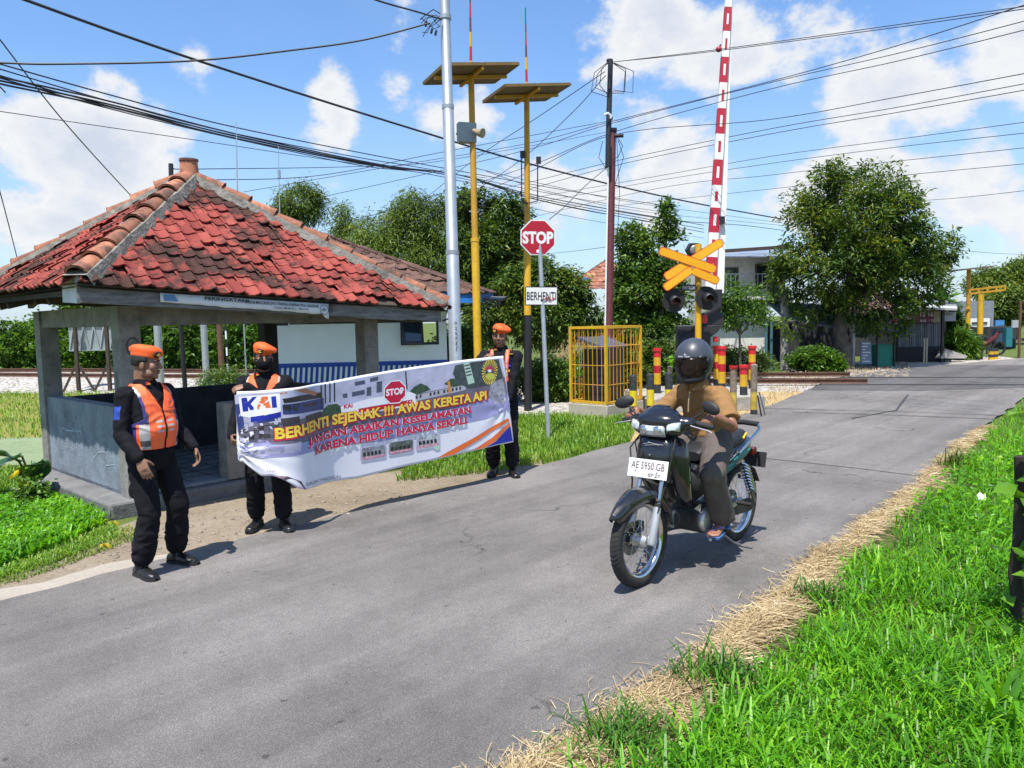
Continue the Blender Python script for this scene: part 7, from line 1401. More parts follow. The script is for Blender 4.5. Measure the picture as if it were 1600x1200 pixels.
# three small photographs
for x0, y0, x1, y1, dy in ((565, 699, 606, 722, -2.6), (609, 690.5, 647, 713, -2.6), (650, 681, 687.5, 704, -2.6)):
    def rr(g): 
        return [(x0+g+2, y0+g), (x1-g-2, y0+g+dy*2.2), (x1-g, y0+g+2+dy*2.4), (x1-g, y1-g-2+dy*2.4), (x1-g-2, y1-g+dy*2.2), (x0+g+2, y1-g), (x0+g, y1-g-2), (x0+g, y0+g+2)]
    art('thumbnail_frame', [rr(0)], I_pale); art('thumbnail_photo', [rr(1.6)], ink('photo_tone_%d' % x0, {565: (.22, .23, .27), 609: (.10, .12, .11), 650: (.38, .40, .44)}[x0], var=.6, scale=28))
    art('thumbnail_figures', [[(x0+4+6*k, y0+9-k*.9), (x0+8+6*k, y0+8-k*.9), (x0+8.5+6*k, y0+14-k*.9), (x0+4.5+6*k, y0+15-k*.9)] for k in range(5)], I_blk); art('thumbnail_floor', [[(x0+2.5, y1-7), (x1-3, y1-7+dy*2.2), (x1-3, y1-3+dy*2.2), (x0+2.5, y1-2.5)]], ink('photo_pink', (.55, .30, .36), var=.5, scale=40))
art('thumbnail_badge', [ell_px(682.5, 699.5, 5.2, 3.6)], I_pgrn)
lift_n[0] += 12
btext('headline_shadow', 'BERHENTI SEJENAK !!! AWAS KERETA API', (427, 688), (764, 624.8), 20, I_sign, .09); lift_n[0] += 30
btext('headline', 'BERHENTI SEJENAK !!! AWAS KERETA API', (429, 686.4), (761.5, 624), 17.8, I_yel, .036)
for nm, bo, m, gr in (('outline', .085, I_wht, 1), ('lettering', .042, I_red, 0)):
    lift_n[0] += 20
    btext('slogan_'+nm, 'JANGAN ABAIKAN KESELAMATAN', (481.5, 697.5), (735, 645), 12.6, m, bo, True); btext('slogan_'+nm, 'KARENA HIDUP HANYA SEKALI', (493.5, 710.5), (728, 661.5), 13.0, m, bo, True)
btext('small_print', 'DAOP 7 MADIUN', (478, 759.5), (533.5, 747.8), 5.6, I_md, .0); btext('small_print', 'UNIT', (415.5, 737.5), (430, 738), 3.2, I_md)
# gathered lower hem folded forward under the hand
f0 = [pl(*p) for p in ((424, 743), (440, 748), (466, 763), (478, 765), (470, 752), (448, 744))]; mb = MB(); mb.add([bp_(u, z, .012) for u, z in f0], [tuple(range(6))]); mb.build('folded_hem', ink('hem_grey_red', (.20, .13, .16), var=.5, scale=20), sheet_, smooth=False, solid=.001)
# ================================================================== motorcycle and rider
Fp, Rp = G(1000, 915), G(1150, 843); hdv = (Fp-Rp); WB = hdv.length; MS = WB/1.24; mz = math.atan2(hdv.y, hdv.x); mo = (Fp+Rp)/2
mc = thing('motorcycle', 'black underbone motorcycle with white number plate ridden toward the camera', 'motorcycle', mo, mz, None, MS)
M_gloss = pm('glossy_black', (.010, .011, .014), .22, bump=0, coat=.6, var=.2, spec=.5); M_mblk = pm('matt_black_plastic', (.016, .016, .017), .6, bump=.08, bscale=150); M_chrome = pm('chrome', (.62, .63, .65), .14, 1., var=.05, bump=0); M_alum = pm('cast_aluminium', (.55, .55, .54), .38, .7, var=.12, bump=.08, bscale=80, dirt=(.2, .19, .18), dscale=9, damt=.15)
M_silver = pm('silver_paint', (.50, .51, .53), .38, .5, var=.08, bump=.02); M_teal = pm('teal_decal', (.02, .16, .15), .35); M_bdec = pm('blue_plastic', (.02, .045, .16), .35, bump=0); M_lensc = pm('clear_lens', (.62, .66, .68), .08, .35, var=.35, scale=26, bump=.1, bscale=40, coat=.8); M_seat = pm('black_vinyl', (.014, .014, .016), .5, bump=.15, bscale=120)
M_tyre = pm('tyre', (.020, .019, .018), .85, var=.35, scale=14, bump=.35, bscale=90, dirt=(.075, .068, .06), dscale=5, damt=.3); M_eng = pm('engine_grey', (.10, .10, .10), .5, .6, var=.35, bump=.2, bscale=40, dirt=(.03, .03, .03), dscale=8, damt=.35); M_steel = pm('dull_steel', (.22, .21, .20), .4, .8, var=.3)
def Y(deg=90): return Matrix.Rotation(R(deg), 4, 'X')
def wheel(cx, disc):
    c = Vector((cx, 0, .278)); w = MB(); seg = 56; rows = []
    prof = [(.216, -.026), (.222, -.031), (.240, -.036), (.258, -.034), (.271, -.024), (.2775, -.010), (.278, 0), (.2775, .010), (.271, .024), (.258, .034), (.240, .036), (.222, .031), (.216, .026)]
    ty = MB().lathe(prof, c, seg, Y()).build('tyre', M_tyre, mc, local=True, angle=60)
    tr = MB()
    for k in range(64):                                     # tread grooves as thin raised dark bars
        a = 2*math.pi*k/64; 
        for s in (1, -1): 
            p = [c + Vector((r*math.cos(a+da), s*y, r*math.sin(a+da))) for r, y, da in ((.2786, .003, 0), (.2765, .016, .03), (.268, .028, .05))]; tr.tube(p, .0022, 4)
    tr.build('tread', M_rubber, ty, local=True)
    rm = MB().lathe([(.217, -.027), (.205, -.024), (.199, -.012), (.197, 0), (.199, .012), (.205, .024), (.217, .027)], c, seg, Y()).build('rim', M_chrome, mc, local=True, angle=60)
    sp = MB()
    for k in range(36):
        s = 1 if k % 2 else -1; a = 2*math.pi*k/36; b = a + (.62 if (k//2) % 2 else -.62); sp.tube([c + Vector((.032*math.cos(b), s*.030, .032*math.sin(b))), c + Vector((.200*math.cos(a), s*.006, .200*math.sin(a)))], .0014, 5)
    sp.build('spokes', M_chrome, rm, local=True)
    MB().lathe([(0, -.052), (.022, -.052), (.038, -.034), (.038, -.028), (.024, -.022), (.024, .022), (.038, .028), (.038, .034), (.022, .052), (0, .052)], c, 24, Y()).build('hub', M_alum, rm, local=True)
    if disc:
        d = MB().lathe([(.060, -.002), (.102, -.002), (.102, .002), (.060, .002), (.060, -.002)], c+Vector((0, -.058, 0)), 36, Y()).build('brake_disc', M_steel, mc, local=True); MB().lathe([(.030, -.003), (.064, -.003), (.064, .003), (.030, .003)], c+Vector((0, -.054, 0)), 24, Y()).build('disc_carrier', M_mblk, d, local=True); MB().box(c+Vector((-.085, -.062, .055)), (.06, .045, .07)).build('brake_caliper', M_eng, mc, local=True, bevel=.008)
    else: MB().lathe([(0, .058), (.075, .058), (.080, .052), (.080, .03), (0, .03)], c, 28, Y()).build('brake_drum', M_eng, mc, local=True)
wheel(.62, True); wheel(-.62, False)
for s in (1, -1):
    MB().tube([(.628, s*.082, .262), (.62, s*.082, .278), (.575, s*.080, .40), (.548, s*.078, .475)], [.020, .027, .024, .023], 16).build('fork_leg', M_silver, mc, local=True); MB().tube([(.55, s*.078, .47), (.462, s*.075, .705)], .0135, 12).build('fork_tube', M_chrome, mc, local=True); MB().tube([(.549, s*.078, .47), (.541, s*.078, .495)], .020, 12).build('fork_seal', M_rubber, mc, local=True)
MB().tube([(.62, -.10, .278), (.62, .10, .278)], .010, 12).build('axle', M_steel, mc, local=True); MB().tube([(-.62, -.12, .278), (-.62, .12, .278)], .010, 12).build('axle', M_steel, mc, local=True)
# front mudguard
rows = []
for a in np.linspace(R(36), R(172), 25):
    r = .305 + .012*math.sin(a); f = (a-R(36))/R(136); wd = .030+.040*min(1, math.sin(min(1, f*2.2)*math.pi/2)) - .010*max(0, f-.75)*4; c = Vector((.62, 0, .278)); nose = .045*max(0, 1-f*4)
    rows.append([c + Vector(((r+nose-dr)*math.cos(a), y*wd, (r-dr)*math.sin(a))) for y, dr in ((-1, .075*(.4+.6*math.sin(a))), (-1, .035), (-.86, .012), (-.45, .001), (0, -.008), (.45, .001), (.86, .012), (1, .035), (1, .075*(.4+.6*math.sin(a))))])
MB().grid(rows).build('front_mudguard', M_gloss, mc, local=True, angle=45, solid=.004)
MB().tube([(.545, -.085, .50), (.50, 0, .56), (.545, .085, .50)], .018, 10).build('fork_bridge', M_mblk, mc, local=True)
# nose cover, leg shields
def hring(x, z, hw, dp, back): return [Vector((x-dp+dp*math.cos(t)**.8 if abs(t) < 1.57 else x-dp, hw*math.sin(t), z)) for t in np.linspace(-1.56, 1.56, 15)] + [Vector((back, hw*.9, z)), Vector((back, -hw*.9, z))]
rows = [hring(x, z, hw, .06, b) for x, z, hw, b in ((.43, .90, .075, .35), (.455, .885, .105, .34), (.49, .82, .125, .34), (.505, .74, .128, .34), (.49, .66, .112, .33), (.455, .60, .085, .33), (.40, .57, .05, .33))]
MB().grid(rows, True).build('nose_cover', M_gloss, mc, local=True, angle=50)
mb = MB()
for k, (y0, z0, y1, z1) in enumerate(((-.055, .838, .0, .850), (-.02, .852, .06, .838), (-.04, .830, .075, .846), (.01, .845, .085, .842))): mb.bar((.492, y0, z0), (.494, y1, z1), .004, .003)
mb.build('nose_decal', M_silver, mc, local=True, smooth=False); MB().ell((.506, 0, .775), (.006, .007, .007), 10, 6).build('screw', M_chrome, mc, local=True)
for s in (1, -1):
    P = lambda x, y, z: Vector((x, s*y, z)); rows = [[P(.44, .10, .88), P(.41, .13, .885), P(.38, .150, .87), P(.35, .16, .84)], [P(.455, .115, .76), P(.42, .140, .76), P(.38, .165, .74), P(.34, .178, .72)], [P(.43, .11, .64), P(.40, .135, .63), P(.36, .160, .61), P(.32, .172, .59)], [P(.37, .09, .55), P(.355, .115, .53), P(.32, .14, .51), P(.28, .155, .49)], [P(.31, .07, .46), P(.30, .09, .45), P(.27, .115, .43), P(.24, .125, .41)]]
    q = [[rows[i][j] for j in range(4)] for i in range(5)]; MB().grid(q).build('leg_shield', M_gloss, mc, local=True, angle=70, solid=.006)
    MB().grid([[p+Vector((.007, s*.002, 0)) for p in (r[1].lerp(r[2], .6), r[2].lerp(r[3], .4), r[2].lerp(r[3], .85))] for r in q[1:4]]).build('blue_panel', M_bdec, mc, local=True, angle=70)
    if s == 1: MB().grid([[p+Vector((.009, .003, 0)) for p in (r[2].lerp(r[3], .9), r[3])] for r in q[1:4]]).build('pale_trim', M_alum, mc, local=True)
# handlebar cowl with headlamp and indicators
mb = MB()
for c, r in (((.40, 0, .975), (.10, .155, .065)), ((.375, 0, 1.01), (.085, .12, .05)), ((.415, 0, .935), (.075, .150, .058)), ((.36, .14, .965), (.06, .09, .045)), ((.36, -.14, .965), (.06, .09, .045)), ((.40, .10, .93), (.08, .07, .05)), ((.40, -.10, .93), (.08, .07, .05))): mb.ell(c, r, 20, 14)
V, NV, Fs = remesh(mb, .010, 8, .5); soft('handlebar_cowl', V, Fs, M_gloss, mc)
def lampband(y0, y1, z0, z1, dz=0):
    return [[Vector((.508-1.9*y*y-.35*abs(z-.925)-(.012 if (i in (0, 6) or j in (0, 4)) else 0), y, z - dz*abs(y))) for i, y in enumerate(np.linspace(y0, y1, 7))] for j, z in enumerate(np.linspace(z0, z1, 5))]
hl = MB().grid(lampband(-.088, .088, .885, .962)).build('headlamp', M_lensc, mc, local=True, angle=35, solid=.004); mb = MB()
for y in (-.045, .045): mb.ell((.500-1.9*y*y, y, .925), (.012, .032, .026), 12, 8)
mb.build('reflector', M_chrome, hl, local=True)
for s in (1, -1): MB().grid(lampband(s*.094, s*.168, .905, .960, -.10)).build('indicator', M_lensc, mc, local=True, angle=35, solid=.004)
MB().prism([Vector((.45, -.10, .975)), Vector((.45, .10, .975)), Vector((.40, .05, 1.065)), Vector((.40, -.05, 1.065))], Vector((-.07, 0, .0))).build('cowl_crest', M_gloss, mc, local=True, bevel=.015)
MB().tube([(.315, -.315, .945), (.335, -.21, .965), (.35, -.10, .955), (.35, .10, .955), (.335, .21, .965), (.315, .315, .945)], .0115, 12).build('handlebar', M_mblk, mc, local=True)
for s in (1, -1):
    MB().tube([(.333, s*.215, .964), (.314, s*.320, .944)], .0175, 14).build('grip', M_rubber, mc, local=True); MB().box((.34, s*.188, .965), (.05, .05, .045), s*-.2).build('switch_housing', M_mblk, mc, local=True, bevel=.008)
    MB().tube([(.365, s*.18, .965), (.395, s*.22, .955), (.385, s*.32, .935), (.38, s*.345, .925)], [.007, .006, .005, .006], 8, flat=.6).build('lever', M_alum, mc, local=True)
    st = MB().tube([(.35, s*.195, .975), (.345, s*.21, 1.0), (.33, s*.25, 1.025), (.325, s*.265, 1.04)], [.0075, .006, .006, .008], 8).build('mirror_stem', M_mblk, mc, local=True)
    Mq = Matrix.Rotation(s*R(-14), 4, 'Z') @ Matrix.Rotation(R(-s*16), 4, 'X'); MB().ell((.322, s*.305, 1.062), (.024, .068, .040), 20, 12, Mq).build('mirror', M_mblk, mc, local=True); MB().ell((.308, s*.305, 1.062), (.012, .060, .034), 18, 10, Mq).build('mirror_glass', M_chrome, mc, local=True)
# number plate
Mp = Matrix.Rotation(R(-14), 4, 'Y') @ Matrix.Rotation(R(0), 4, 'X'); pc = Vector((.53, 0, .695)); Pq = lambda x, y, z: pc + Mp @ Vector((x, y, z))
npl = MB().box(pc, (.003, .275, .112), M=Mp).build('number_plate', M_whitep, mc, local=True, bevel=.001); mb = MB(); put_text(mb, 'AE 5950 GB', Pq(.0025, 0, .017), Mp @ Vector((0, 1, 0)), Mp @ Vector((0, 0, 1)), width=.232, height=.044, bold=.004, center=True); put_text(mb, '07·27', Pq(.0025, .05, -.036), Mp @ Vector((0, 1, 0)), Mp @ Vector((0, 0, 1)), width=.085, height=.021, bold=.02, center=True)
for y, z in ((-.082, -.020), (.068, -.018)): mb.ell(Pq(.002, y, z), (.003, .005, .005), 8, 6)
mb.build('lettering', pm('plate_ink', (.07, .012, .02), .5, bump=0), npl, local=True, smooth=False)
MB().bar((.46, -.05, .72), (.50, -.05, .70), .02).build('plate_bracket', M_mblk, mc, local=True)
# frame, engine, bodywork
MB().tube([(.385, 0, .86), (.33, 0, .72), (.20, 0, .52), (.05, 0, .46), (-.15, 0, .50), (-.40, 0, .62)], [.05, .055, .06, .06, .06, .05], 14, flat=1.2).build('frame_tube', M_mblk, mc, local=True)
mb = MB(); rowz = []
for x, z, hz, hw in ((.30, .62, .06, .05), (.20, .53, .09, .075), (.08, .50, .10, .085), (-.06, .56, .12, .09), (-.16, .62, .10, .10)): rowz.append([Vector((x, hw*math.cos(t), z+hz*math.sin(t))) for t in np.linspace(0, 2*math.pi, 17)[:-1]])
mb.grid(rowz, True).build('centre_cover', M_mblk, mc, local=True, angle=60); MB().ell((.19, .0, .69), (.085, .085, .07), 18, 12).build('front_bag', pm('black_vinyl_shiny', (.012, .012, .013), .25, bump=.05), mc, local=True)
e_ = MB(); e_.tube([(.02, -.105, .30), (.02, .105, .30)], [.092, .092], 22); e_.tube([(-.10, -.09, .31), (-.10, .09, .31)], [.075, .075], 20); e_.box((-.04, 0, .30), (.18, .18, .13)); e_.build('crankcase', M_eng, mc, local=True, bevel=.008)
mb = MB(); mb.tube([(.10, 0, .315), (.30, 0, .345)], .052, 18)
for k in range(8): mb.tube([(.125+.022*k, 0, .318+.0033*k), (.131+.022*k, 0, .319+.0033*k)], .074, 20)
mb.build('cylinder', M_eng, mc, local=True); MB().tube([(.295, -.04, .345), (.295, .04, .345)], .055, 18).build('cylinder_head', M_alum, mc, local=True)
for s, nm in ((1, 'flywheel_cover'), (-1, 'clutch_cover')): MB().lathe([(.078, 0), (.078, .018), (.070, .032), (.05, .038), (.02, .040), (0, .040)], Vector((.03, s*.105, .30)), 26, Y(-90*s)).build(nm, M_alum, mc, local=True)
MB().box((-.10, .118, .32), (.11, .03, .075)).build('sprocket_cover', M_eng, mc, local=True, bevel=.012)
rows = []
for x, z, hz, hw in ((.06, .56, .07, .07), (-.05, .605, .10, .105), (-.25, .64, .105, .125), (-.50, .685, .09, .125), (-.70, .735, .065, .105), (-.82, .765, .035, .07)): rows.append([Vector((x, hw*math.copysign(abs(math.cos(t))**.7, math.cos(t)), z+hz*math.copysign(abs(math.sin(t))**.8, math.sin(t)))) for t in np.linspace(0, 2*math.pi, 21)[:-1]])
b_ = MB(); b_.grid(rows, True); n = 20; b_.f += [tuple(range(n)), tuple(5*n+k for k in range(n-1, -1, -1))]; b_.m += [0, 0]; bd_ = b_.build('tail_body', M_gloss, mc, local=True, angle=50)
for s in (1, -1):
    for (x0, z0), (x1, z1), w, m in (((-.05, .55), (-.45, .66), .030, M_teal), ((-.25, .63), (-.70, .74), .022, M_teal), ((-.10, .60), (-.40, .70), .008, M_silver)):
        rr_ = [[Vector((x0+(x1-x0)*k/6, s*(.128-.02*max(0, k/6-.7)*2), z0+(z1-z0)*k/6+dz*w*math.sin(math.pi*(k+.3)/6.6))) for dz in (-1, 1)] for k in range(7)]; MB().grid(rr_).build('side_decal', m, bd_, local=True, solid=.003)
rows = []
for x, z, h, hw in ((.03, .70, .03, .07), (-.05, .735, .045, .10), (-.20, .755, .05, .118), (-.38, .775, .05, .122), (-.50, .80, .055, .118), (-.64, .82, .05, .10), (-.72, .82, .03, .07)): rows.append([Vector((x, hw*math.copysign(abs(math.cos(t))**.6, math.cos(t)), z+h*math.copysign(abs(math.sin(t))**.7, math.sin(t)))) for t in np.linspace(0, 2*math.pi, 21)[:-1]])
b_ = MB(); b_.grid(rows, True); b_.f += [tuple(range(n)), tuple(6*n+k for k in range(n-1, -1, -1))]; b_.m += [0, 0]; se = b_.build('seat', M_seat, mc, local=True, angle=60)
MB().tube([(-.52, .118, .80), (-.58, .115, .835), (-.64, .10, .84)], .007, 8).build('gold_mark', M_gold, se, local=True)
MB().tube([(-.38, .14, .70), (-.52, .15, .77), (-.76, .15, .86), (-.83, .12, .885), (-.85, 0, .89), (-.83, -.12, .885), (-.76, -.15, .86), (-.52, -.15, .77), (-.38, -.14, .70)], .0115, 12).build('grab_rail', M_chrome, mc, local=True); MB().tube([(-.838, .115, .887), (-.853, 0, .892), (-.838, -.115, .887)], .019, 12).build('rail_pad', M_rubber, mc, local=True)
rows = [[Vector((x, y, z)) for y in (-hw, -hw*.5, 0, hw*.5, hw)] for x, z, hw in ((-.50, .60, .07), (-.72, .62, .075), (-.88, .56, .08), (-.97, .46, .082))]
MB().grid(rows).build('rear_mudguard', M_mblk, mc, local=True, solid=.006); MB().box((-.885, .0, .685), (.07, .16, .06)).build('tail_lamp', pm('tail_red', (.09, .008, .008), .2, bump=0), mc, local=True, bevel=.01); MB().box((-.95, 0, .62), (.01, .27, .11), M=Matrix.Rotation(R(-20), 4, 'Y')).build('rear_plate', M_mblk, mc, local=True)
for s in (1, -1):
    MB().tube([(-.40, s*.155, .62), (-.60, s*.15, .30)], .012, 10).build('damper', M_steel, mc, local=True)
    h_ = []; 
    for k in range(91): f = k/90; p = Vector((-.42, s*.155, .59)).lerp(Vector((-.55, s*.152, .38)), f); a = f*2*math.pi*9; h_.append(p+Vector((.030*math.cos(a), .034*math.sin(a), .018*math.cos(a))))
    MB().tube(h_, .0065, 6).build('spring', M_chrome, mc, local=True)
    MB().bar((-.12, s*.10, .30), (-.64, s*.10, .28), .022, .04).build('swing_arm', M_mblk, mc, local=True)
    MB().tube([(-.02, s*.14, .235), (-.02, s*.24, .235)], .013, 10).build('foot_peg', M_rubber, mc, local=True); MB().tube([(-.36, s*.13, .34), (-.36, s*.24, .34)], .013, 10).build('pillion_peg', M_rubber, mc, local=True); MB().bar((-.36, s*.13, .34), (-.22, s*.11, .30), .018, .03).build('peg_bracket', M_alum, mc, local=True)
MB().prism([Vector((-.10, .125, .345)), Vector((-.60, .125, .325)), Vector((-.66, .125, .28)), Vector((-.60, .125, .235)), Vector((-.12, .125, .26))], Vector((0, -.03, 0))).build('chain_case', M_mblk, mc, local=True, bevel=.006)
MB().tube([(.28, -.06, .31), (.20, -.12, .22), (-.10, -.13, .20)], .018, 10).build('exhaust_pipe', M_steel, mc, local=True); MB().tube([(-.10, -.13, .20), (-.16, -.14, .215), (-.66, -.155, .33), (-.74, -.155, .345)], [.02, .038, .046, .03], 16).build('silencer', M_mblk, mc, local=True)
MB().tube([(.03, .15, .20), (.11, .19, .20), (.13, .2, .205)], .009, 8).build('gear_lever', M_steel, mc, local=True); MB().tube([(-.08, .12, .22), (-.20, .19, .11), (-.24, .22, .09)], .010, 8).build('side_stand', M_steel, mc, local=True)
for pts in (((.35, .10, .95), (.50, .16, .82), (.52, .12, .62), (.58, .09, .42)), ((.35, -.10, .95), (.46, -.17, .80), (.50, -.13, .6), (.60, -.09, .33)), ((.34, -.05, .94), (.45, -.14, .84), (.42, -.13, .66), (.25, -.1, .45))): MB().tube(pts, .005, 6).build('control_cable', M_rubber, mc, local=True)
for o in mc.children_recursive:
    if o.name.split('.')[0] in ('tail_body', 'seat', 'gold_mark', 'grab_rail', 'rail_pad', 'rear_mudguard', 'tail_lamp', 'rear_plate', 'side_decal'):
        for v in o.data.vertices:
            k = min(1, max(0, (-.15-v.co.x)/.5)); v.co.z -= .055*k
            if v.co.x < -.35: v.co.x = -.35+(v.co.x+.35)*.76
# ---------------------------------------------------------------- rider, in the motorcycle's own frame (x right, y forward)
rd = thing('person', 'motorcycle rider in a dark helmet, brown polo shirt, grey trousers and blue flip flops', 'person', mo, mz-math.pi/2, None, MS)
body = MB(); polo = MB(); tr2 = MB(); S_ = 1/MS
hipz, hy = .80, -.20; shz, shy = 1.115, -.085; sw_ = .170*S_*1.10
def spine(f): return Vector((0, hy+(shy-hy)*f - .035*math.sin(math.pi*f), hipz+(shz-hipz)*f))
def trs(mb, g):
    R_ = []
    for f, w, d in ((-.22, .125, .10), (-.08, .160, .125), (.12, .160, .125), (.35, .152, .120), (.60, .160, .118), (.82, .168, .106), (.98, .150, .088), (1.10, .105, .070), (1.18, .066, .056), (1.24, .054, .050)):
        c = spine(f); R_.append((0, c.y, c.z, w*S_*.99+g, d*S_*.98+g))
    rings(mb, R_)
trs(body, -.010); trs(polo, .012)
hd_c = Vector((0, shy+.06, 1.300)); Mh = Matrix.Translation(hd_c) @ Matrix.Rotation(R(2), 4, 'Z') @ Matrix.Rotation(R(-6), 4, 'X') @ Matrix.Scale(.93, 4); head_prims(body, Mh); body.tube([spine(1.05), Mh @ Vector((0, -.02, -.03))], [.055, .05], 14)
for s in (1, -1):
    sh = spine(.93)+Vector((s*.142, .0, -.005)); gx_ = .338*1.0; grip_c = Vector((s*.272, .322, .953)); wr = grip_c + Vector((-s*.005, -.078, .050)); el, w = ik(sh, wr, .262, .235, (s*.55, -.35, -.85))
    limb(body, [sh, sh.lerp(el, .5), el, el.lerp(w, .45), w], [.048, .044, .038, .037, .026]); xd = (grip_c+Vector((0, .01, .018))-w).normalized(); hand(body, w, xd, (0, .35, 1), 1 if (frame_of(xd, (0, .35, 1)) @ Vector((0, 1, 0))).x*s < 0 else -1, (62, 72, 45), thumb=(.55, .55, -.6), s=.92)
    c = sh.lerp(el, .80); limb(polo, [sh+Vector((-s*.04, 0, 0)), sh+Vector((s*.006, 0, 0)), sh.lerp(el, .45)], [.060, .062, .060]); polo.tube([sh.lerp(el, .40), sh.lerp(el, .66), c], [.060, .063, .065], 16)
    hp = spine(0)+Vector((s*.082, .01, -.02)); an = Vector((s*.185, -.055, .305)); kn, a2 = ik(hp, an, .385, .375, (s*.35, 1, .15)); limb(body, [hp, hp.lerp(kn, .5), kn, kn.lerp(an, .4), an], [.075, .066, .050, .048, .033])
    d = Vector((s*.12, 1, -.14)).normalized(); sd = d.cross(UP).normalized(); up_ = sd.cross(d); o = an+Vector((0, 0, -.04)); rows = []
    for f, w_, h in ((-.055, .014, .03), (-.045, .028, .05), (0, .030, .062), (.05, .033, .050), (.10, .040, .036), (.135, .041, .026), (.15, .034, .018)): rows.append([o + d*f + sd*(w_*math.cos(t)) + up_*(h*.5*math.sin(t)+h*.5-.022) for t in np.linspace(0, 2*math.pi, 15)[:-1]])
    b0 = len(body.v); body.grid(rows, True); body.f += [tuple(b0+k for k in range(13, -1, -1)), tuple(b0+6*14+k for k in range(14))]; body.m += [0, 0]
    for k, (y_, l_, r_) in enumerate(((.028, .040, .0125), (.011, .036, .0095), (-.004, .031, .009), (-.018, .025, .0085), (-.031, .018, .008))):
        q = o + d*.138 - sd*(s*y_) + up_*(-.012); limb(body, [q, q+d*l_*.6+up_*.001, q+d*l_-up_*.004], [r_, r_*.95, r_*.8], 8)
    limb(tr2, [hp, hp.lerp(kn, .35), hp.lerp(kn, .75), kn, kn.lerp(an, .35)], [.100, .094, .083, .078, .076]); tr2.tube([kn.lerp(an, .2), kn.lerp(an, .5), kn.lerp(an, .8), kn.lerp(an, 1.0)+Vector((0, -.006, .0))], [.074, .077, .078, .082], 18)
    fl = MB(); rows = [[o + d*f + sd*(w_*k) + up_*(-.024-z) for f, w_ in ((-.065, .018), (-.05, .032), (.0, .034), (.06, .037), (.12, .046), (.165, .042), (.182, .022))] for k, z in ((-1, .016), (-1, .0), (1, .0), (1, .016))]
    fo = fl.grid(rows).build('flip_flop', pm('flip_flop_blue', (.05, .13, .30), .7, bump=.1), rd, local=True, solid=.004)
    tp = o + d*.135 - sd*(s*.018); MB().tube([o+d*.03+sd*.036-up_*.022, o+d*.085+sd*.026+up_*.016, tp+up_*.004, o+d*.085-sd*.030+up_*.016, o+d*.03-sd*.036-up_*.022], .0055, 8).build('strap', pm('strap_violet', (.12, .13, .36), .6), fo, local=True)
rings(tr2, [(0, hy-.0, hipz-.10, .120, .10), (0, hy, hipz-.03, .158, .125), (0, hy-.01, hipz+.05, .156, .122), (0, hy-.02, hipz+.10, .150, .115)])
V, NV, Fs = remesh(body, .0052, 3, .45); soft('body', V, Fs, pm('rider_skin', (.235, .105, .060), .5, var=.1, scale=22, bump=.05, bscale=180, spec=.4), rd)
V, NV, Fs = remesh(tr2, .008, 3); V = wrinkle(V, NV, .0095, 11, (1, 1, .7), 4); soft('trousers', V, Fs, pm('grey_brown_trousers', (.105, .088, .080), .85, var=.12, scale=14, bump=.25, bscale=220, spec=.2), rd)
V, NV, Fs = remesh(polo, .0075, 3); V = wrinkle(V, NV, .0115, 9.5, (1, 1, 1.4), 9, lambda v: 1.2 if v[2] < .98 else .7)
M_polo = pm('brown_polo', (.27, .150, .062), .9, var=.10, scale=11, bump=.25, bscale=240, spec=.15); M_polo2 = pm('pale_piping', (.34, .24, .14), .8)
sh_ = soft('polo_shirt', V, Fs, M_polo, rd, None, lambda c: c[2] < 1.215)
co = MB(); cN = spine(1.12); rows = [[cN + Vector((r*math.sin(a), .012+r*.92*math.cos(a), z-.035*max(0, math.cos(a)))) for a in np.linspace(.22, 2*math.pi-.22, 22)] for r, z in ((.060, .03), (.064, .052), (.080, .030), (.092, .004))]; co.grid(rows).build('collar', M_polo, rd, local=True, solid=.004)
pk = spine(.95); MB().tube([pk+Vector((0, .128, .02)), pk+Vector((.002, .140, -.05)), pk+Vector((.003, .142, -.11))], .0045, 6).build('placket', M_polo2, sh_, local=True)
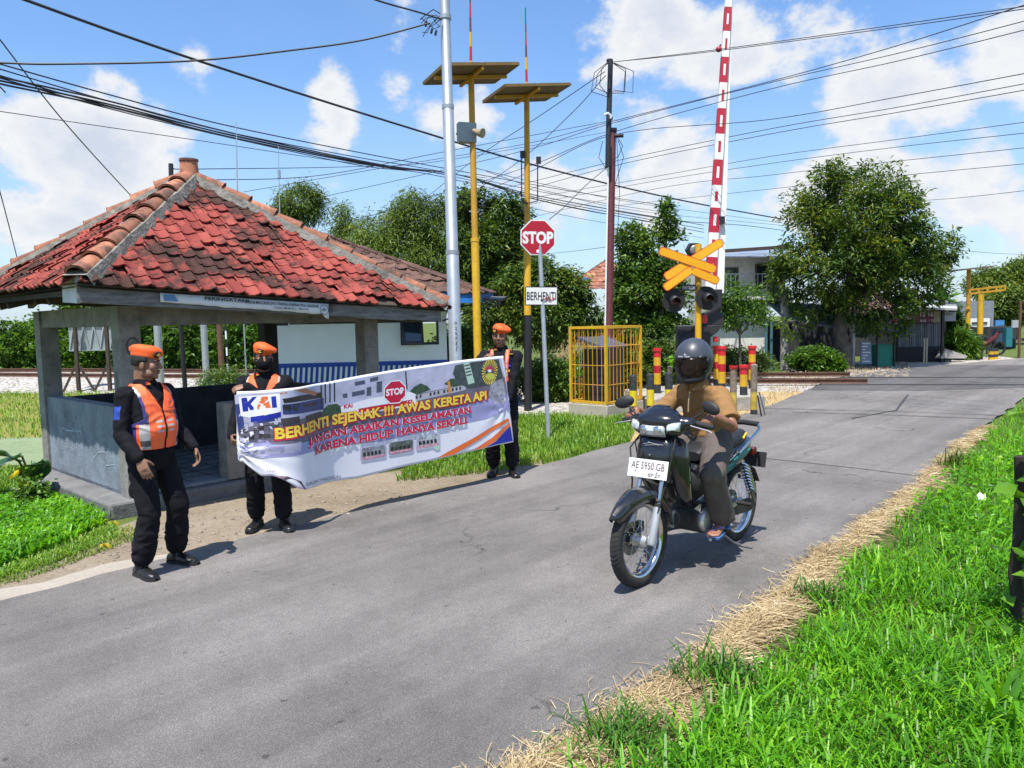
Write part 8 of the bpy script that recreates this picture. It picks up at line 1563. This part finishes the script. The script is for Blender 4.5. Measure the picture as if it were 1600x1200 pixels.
# helmet: shell with peak, raised dark visor
hc = Mh @ Vector((0, .0, .02)); Hq = Mh.to_3x3().normalized().to_4x4(); hs = .86
def hp_(x, y, z): return hc + Hq @ Vector((x*hs, y*hs, z*hs*1.10))
rows = []
for i in range(21):
    ph = math.pi*(.0+.80*i/20); row = []
    for k in range(44):
        th = 2*math.pi*k/44; sx_, sy_ = math.sin(ph)*math.cos(th), math.sin(ph)*math.sin(th); z = math.cos(ph); tr_t = 1-.10*max(0, -z-.1)
        row.append(hp_(.124*math.copysign(abs(sx_)**.9, sx_)*tr_t, .142*math.copysign(abs(sy_)**.92, sy_)*tr_t+(.012 if sy_ > 0 else 0)*(-z if z < 0 else 0), .140*z))
    rows.append(row)
mb = MB().grid(rows, True); kp = []
for f in mb.f:
    c = sum((Vector(mb.v[i]) for i in f), Vector())/len(f); l = Hq.transposed() @ (c-hc)
    if l.y > .03 and -.095 < l.z < .030 and abs(l.x) < .118 - max(0, -.02-l.z)*.12: continue
    kp.append(f)
mb.f = kp; mb.m = [0]*len(kp); M_helm = pm('helmet_grey', (.045, .050, .066), .42, var=.3, scale=9, bump=.03, bscale=100, coat=.1, dirt=(.06, .06, .065), dscale=12, damt=.2)
he = mb.build('helmet', M_helm, rd, local=True, angle=60, solid=.012)
rows = []
for z, r in ((.040, 1.06), (.012, 1.10), (-.02, 1.10), (-.055, 1.08), (-.088, 1.02), (-.108, .95)): rows.append([hp_(.1245*r*.98*math.sin(a)*(1-.06*(z < -.08)), .006+.146*r*math.cos(a)**.9*.97, z - .012*(1-math.cos(a))) for a in np.linspace(-1.38, 1.38, 25)])
MB().grid(rows).build('visor', pm('smoked_visor', (.020, .013, .011), .2, bump=0, spec=.35, alpha=.3), he, local=True, solid=.003)
rows = []
for y, z, w in ((.02, .150, .052), (.075, .128, .066), (.120, .092, .078), (.152, .056, .070), (.168, .040, .050)): rows.append([hp_(w*k, y - .03*abs(k)**1.5, z-.012*abs(k)-(0.012 if abs(k) == 1 else 0)) for k in (-1, -.55, 0, .55, 1)])
pk_ = MB().grid(rows).build('peak', M_helm, he, local=True, angle=25, solid=.008); MB().bar(hp_(-.046, .150, .046), hp_(.046, .150, .046), .012, .008).build('peak_trim', M_silver, pk_, local=True)
for s in (1, -1):
    MB().tube([hp_(s*.060, .02, .135), hp_(s*.092, .07, .075), hp_(s*.105, .10, .035)], [.006, .012, .008], 8, flat=.6).build('shell_ridge', M_helm, he, local=True); MB().lathe([(0, .016), (.022, .014), (.027, .004), (.027, 0)], hp_(s*.121, .02, .005), 18, Hq @ Matrix.Rotation(s*R(90), 4, 'Y')).build('visor_pivot', M_mblk, he, local=True)
rows = [[hp_(.100*r*math.sin(a), .012+.128*r*math.cos(a), z-.01*math.cos(a)) for a in np.linspace(-1.5, 1.5, 19)] for z, r in ((-.098, 1.0), (-.118, 1.0), (-.132, .93))]; MB().grid(rows).build('chin_bar', M_mblk, he, local=True, solid=.012)
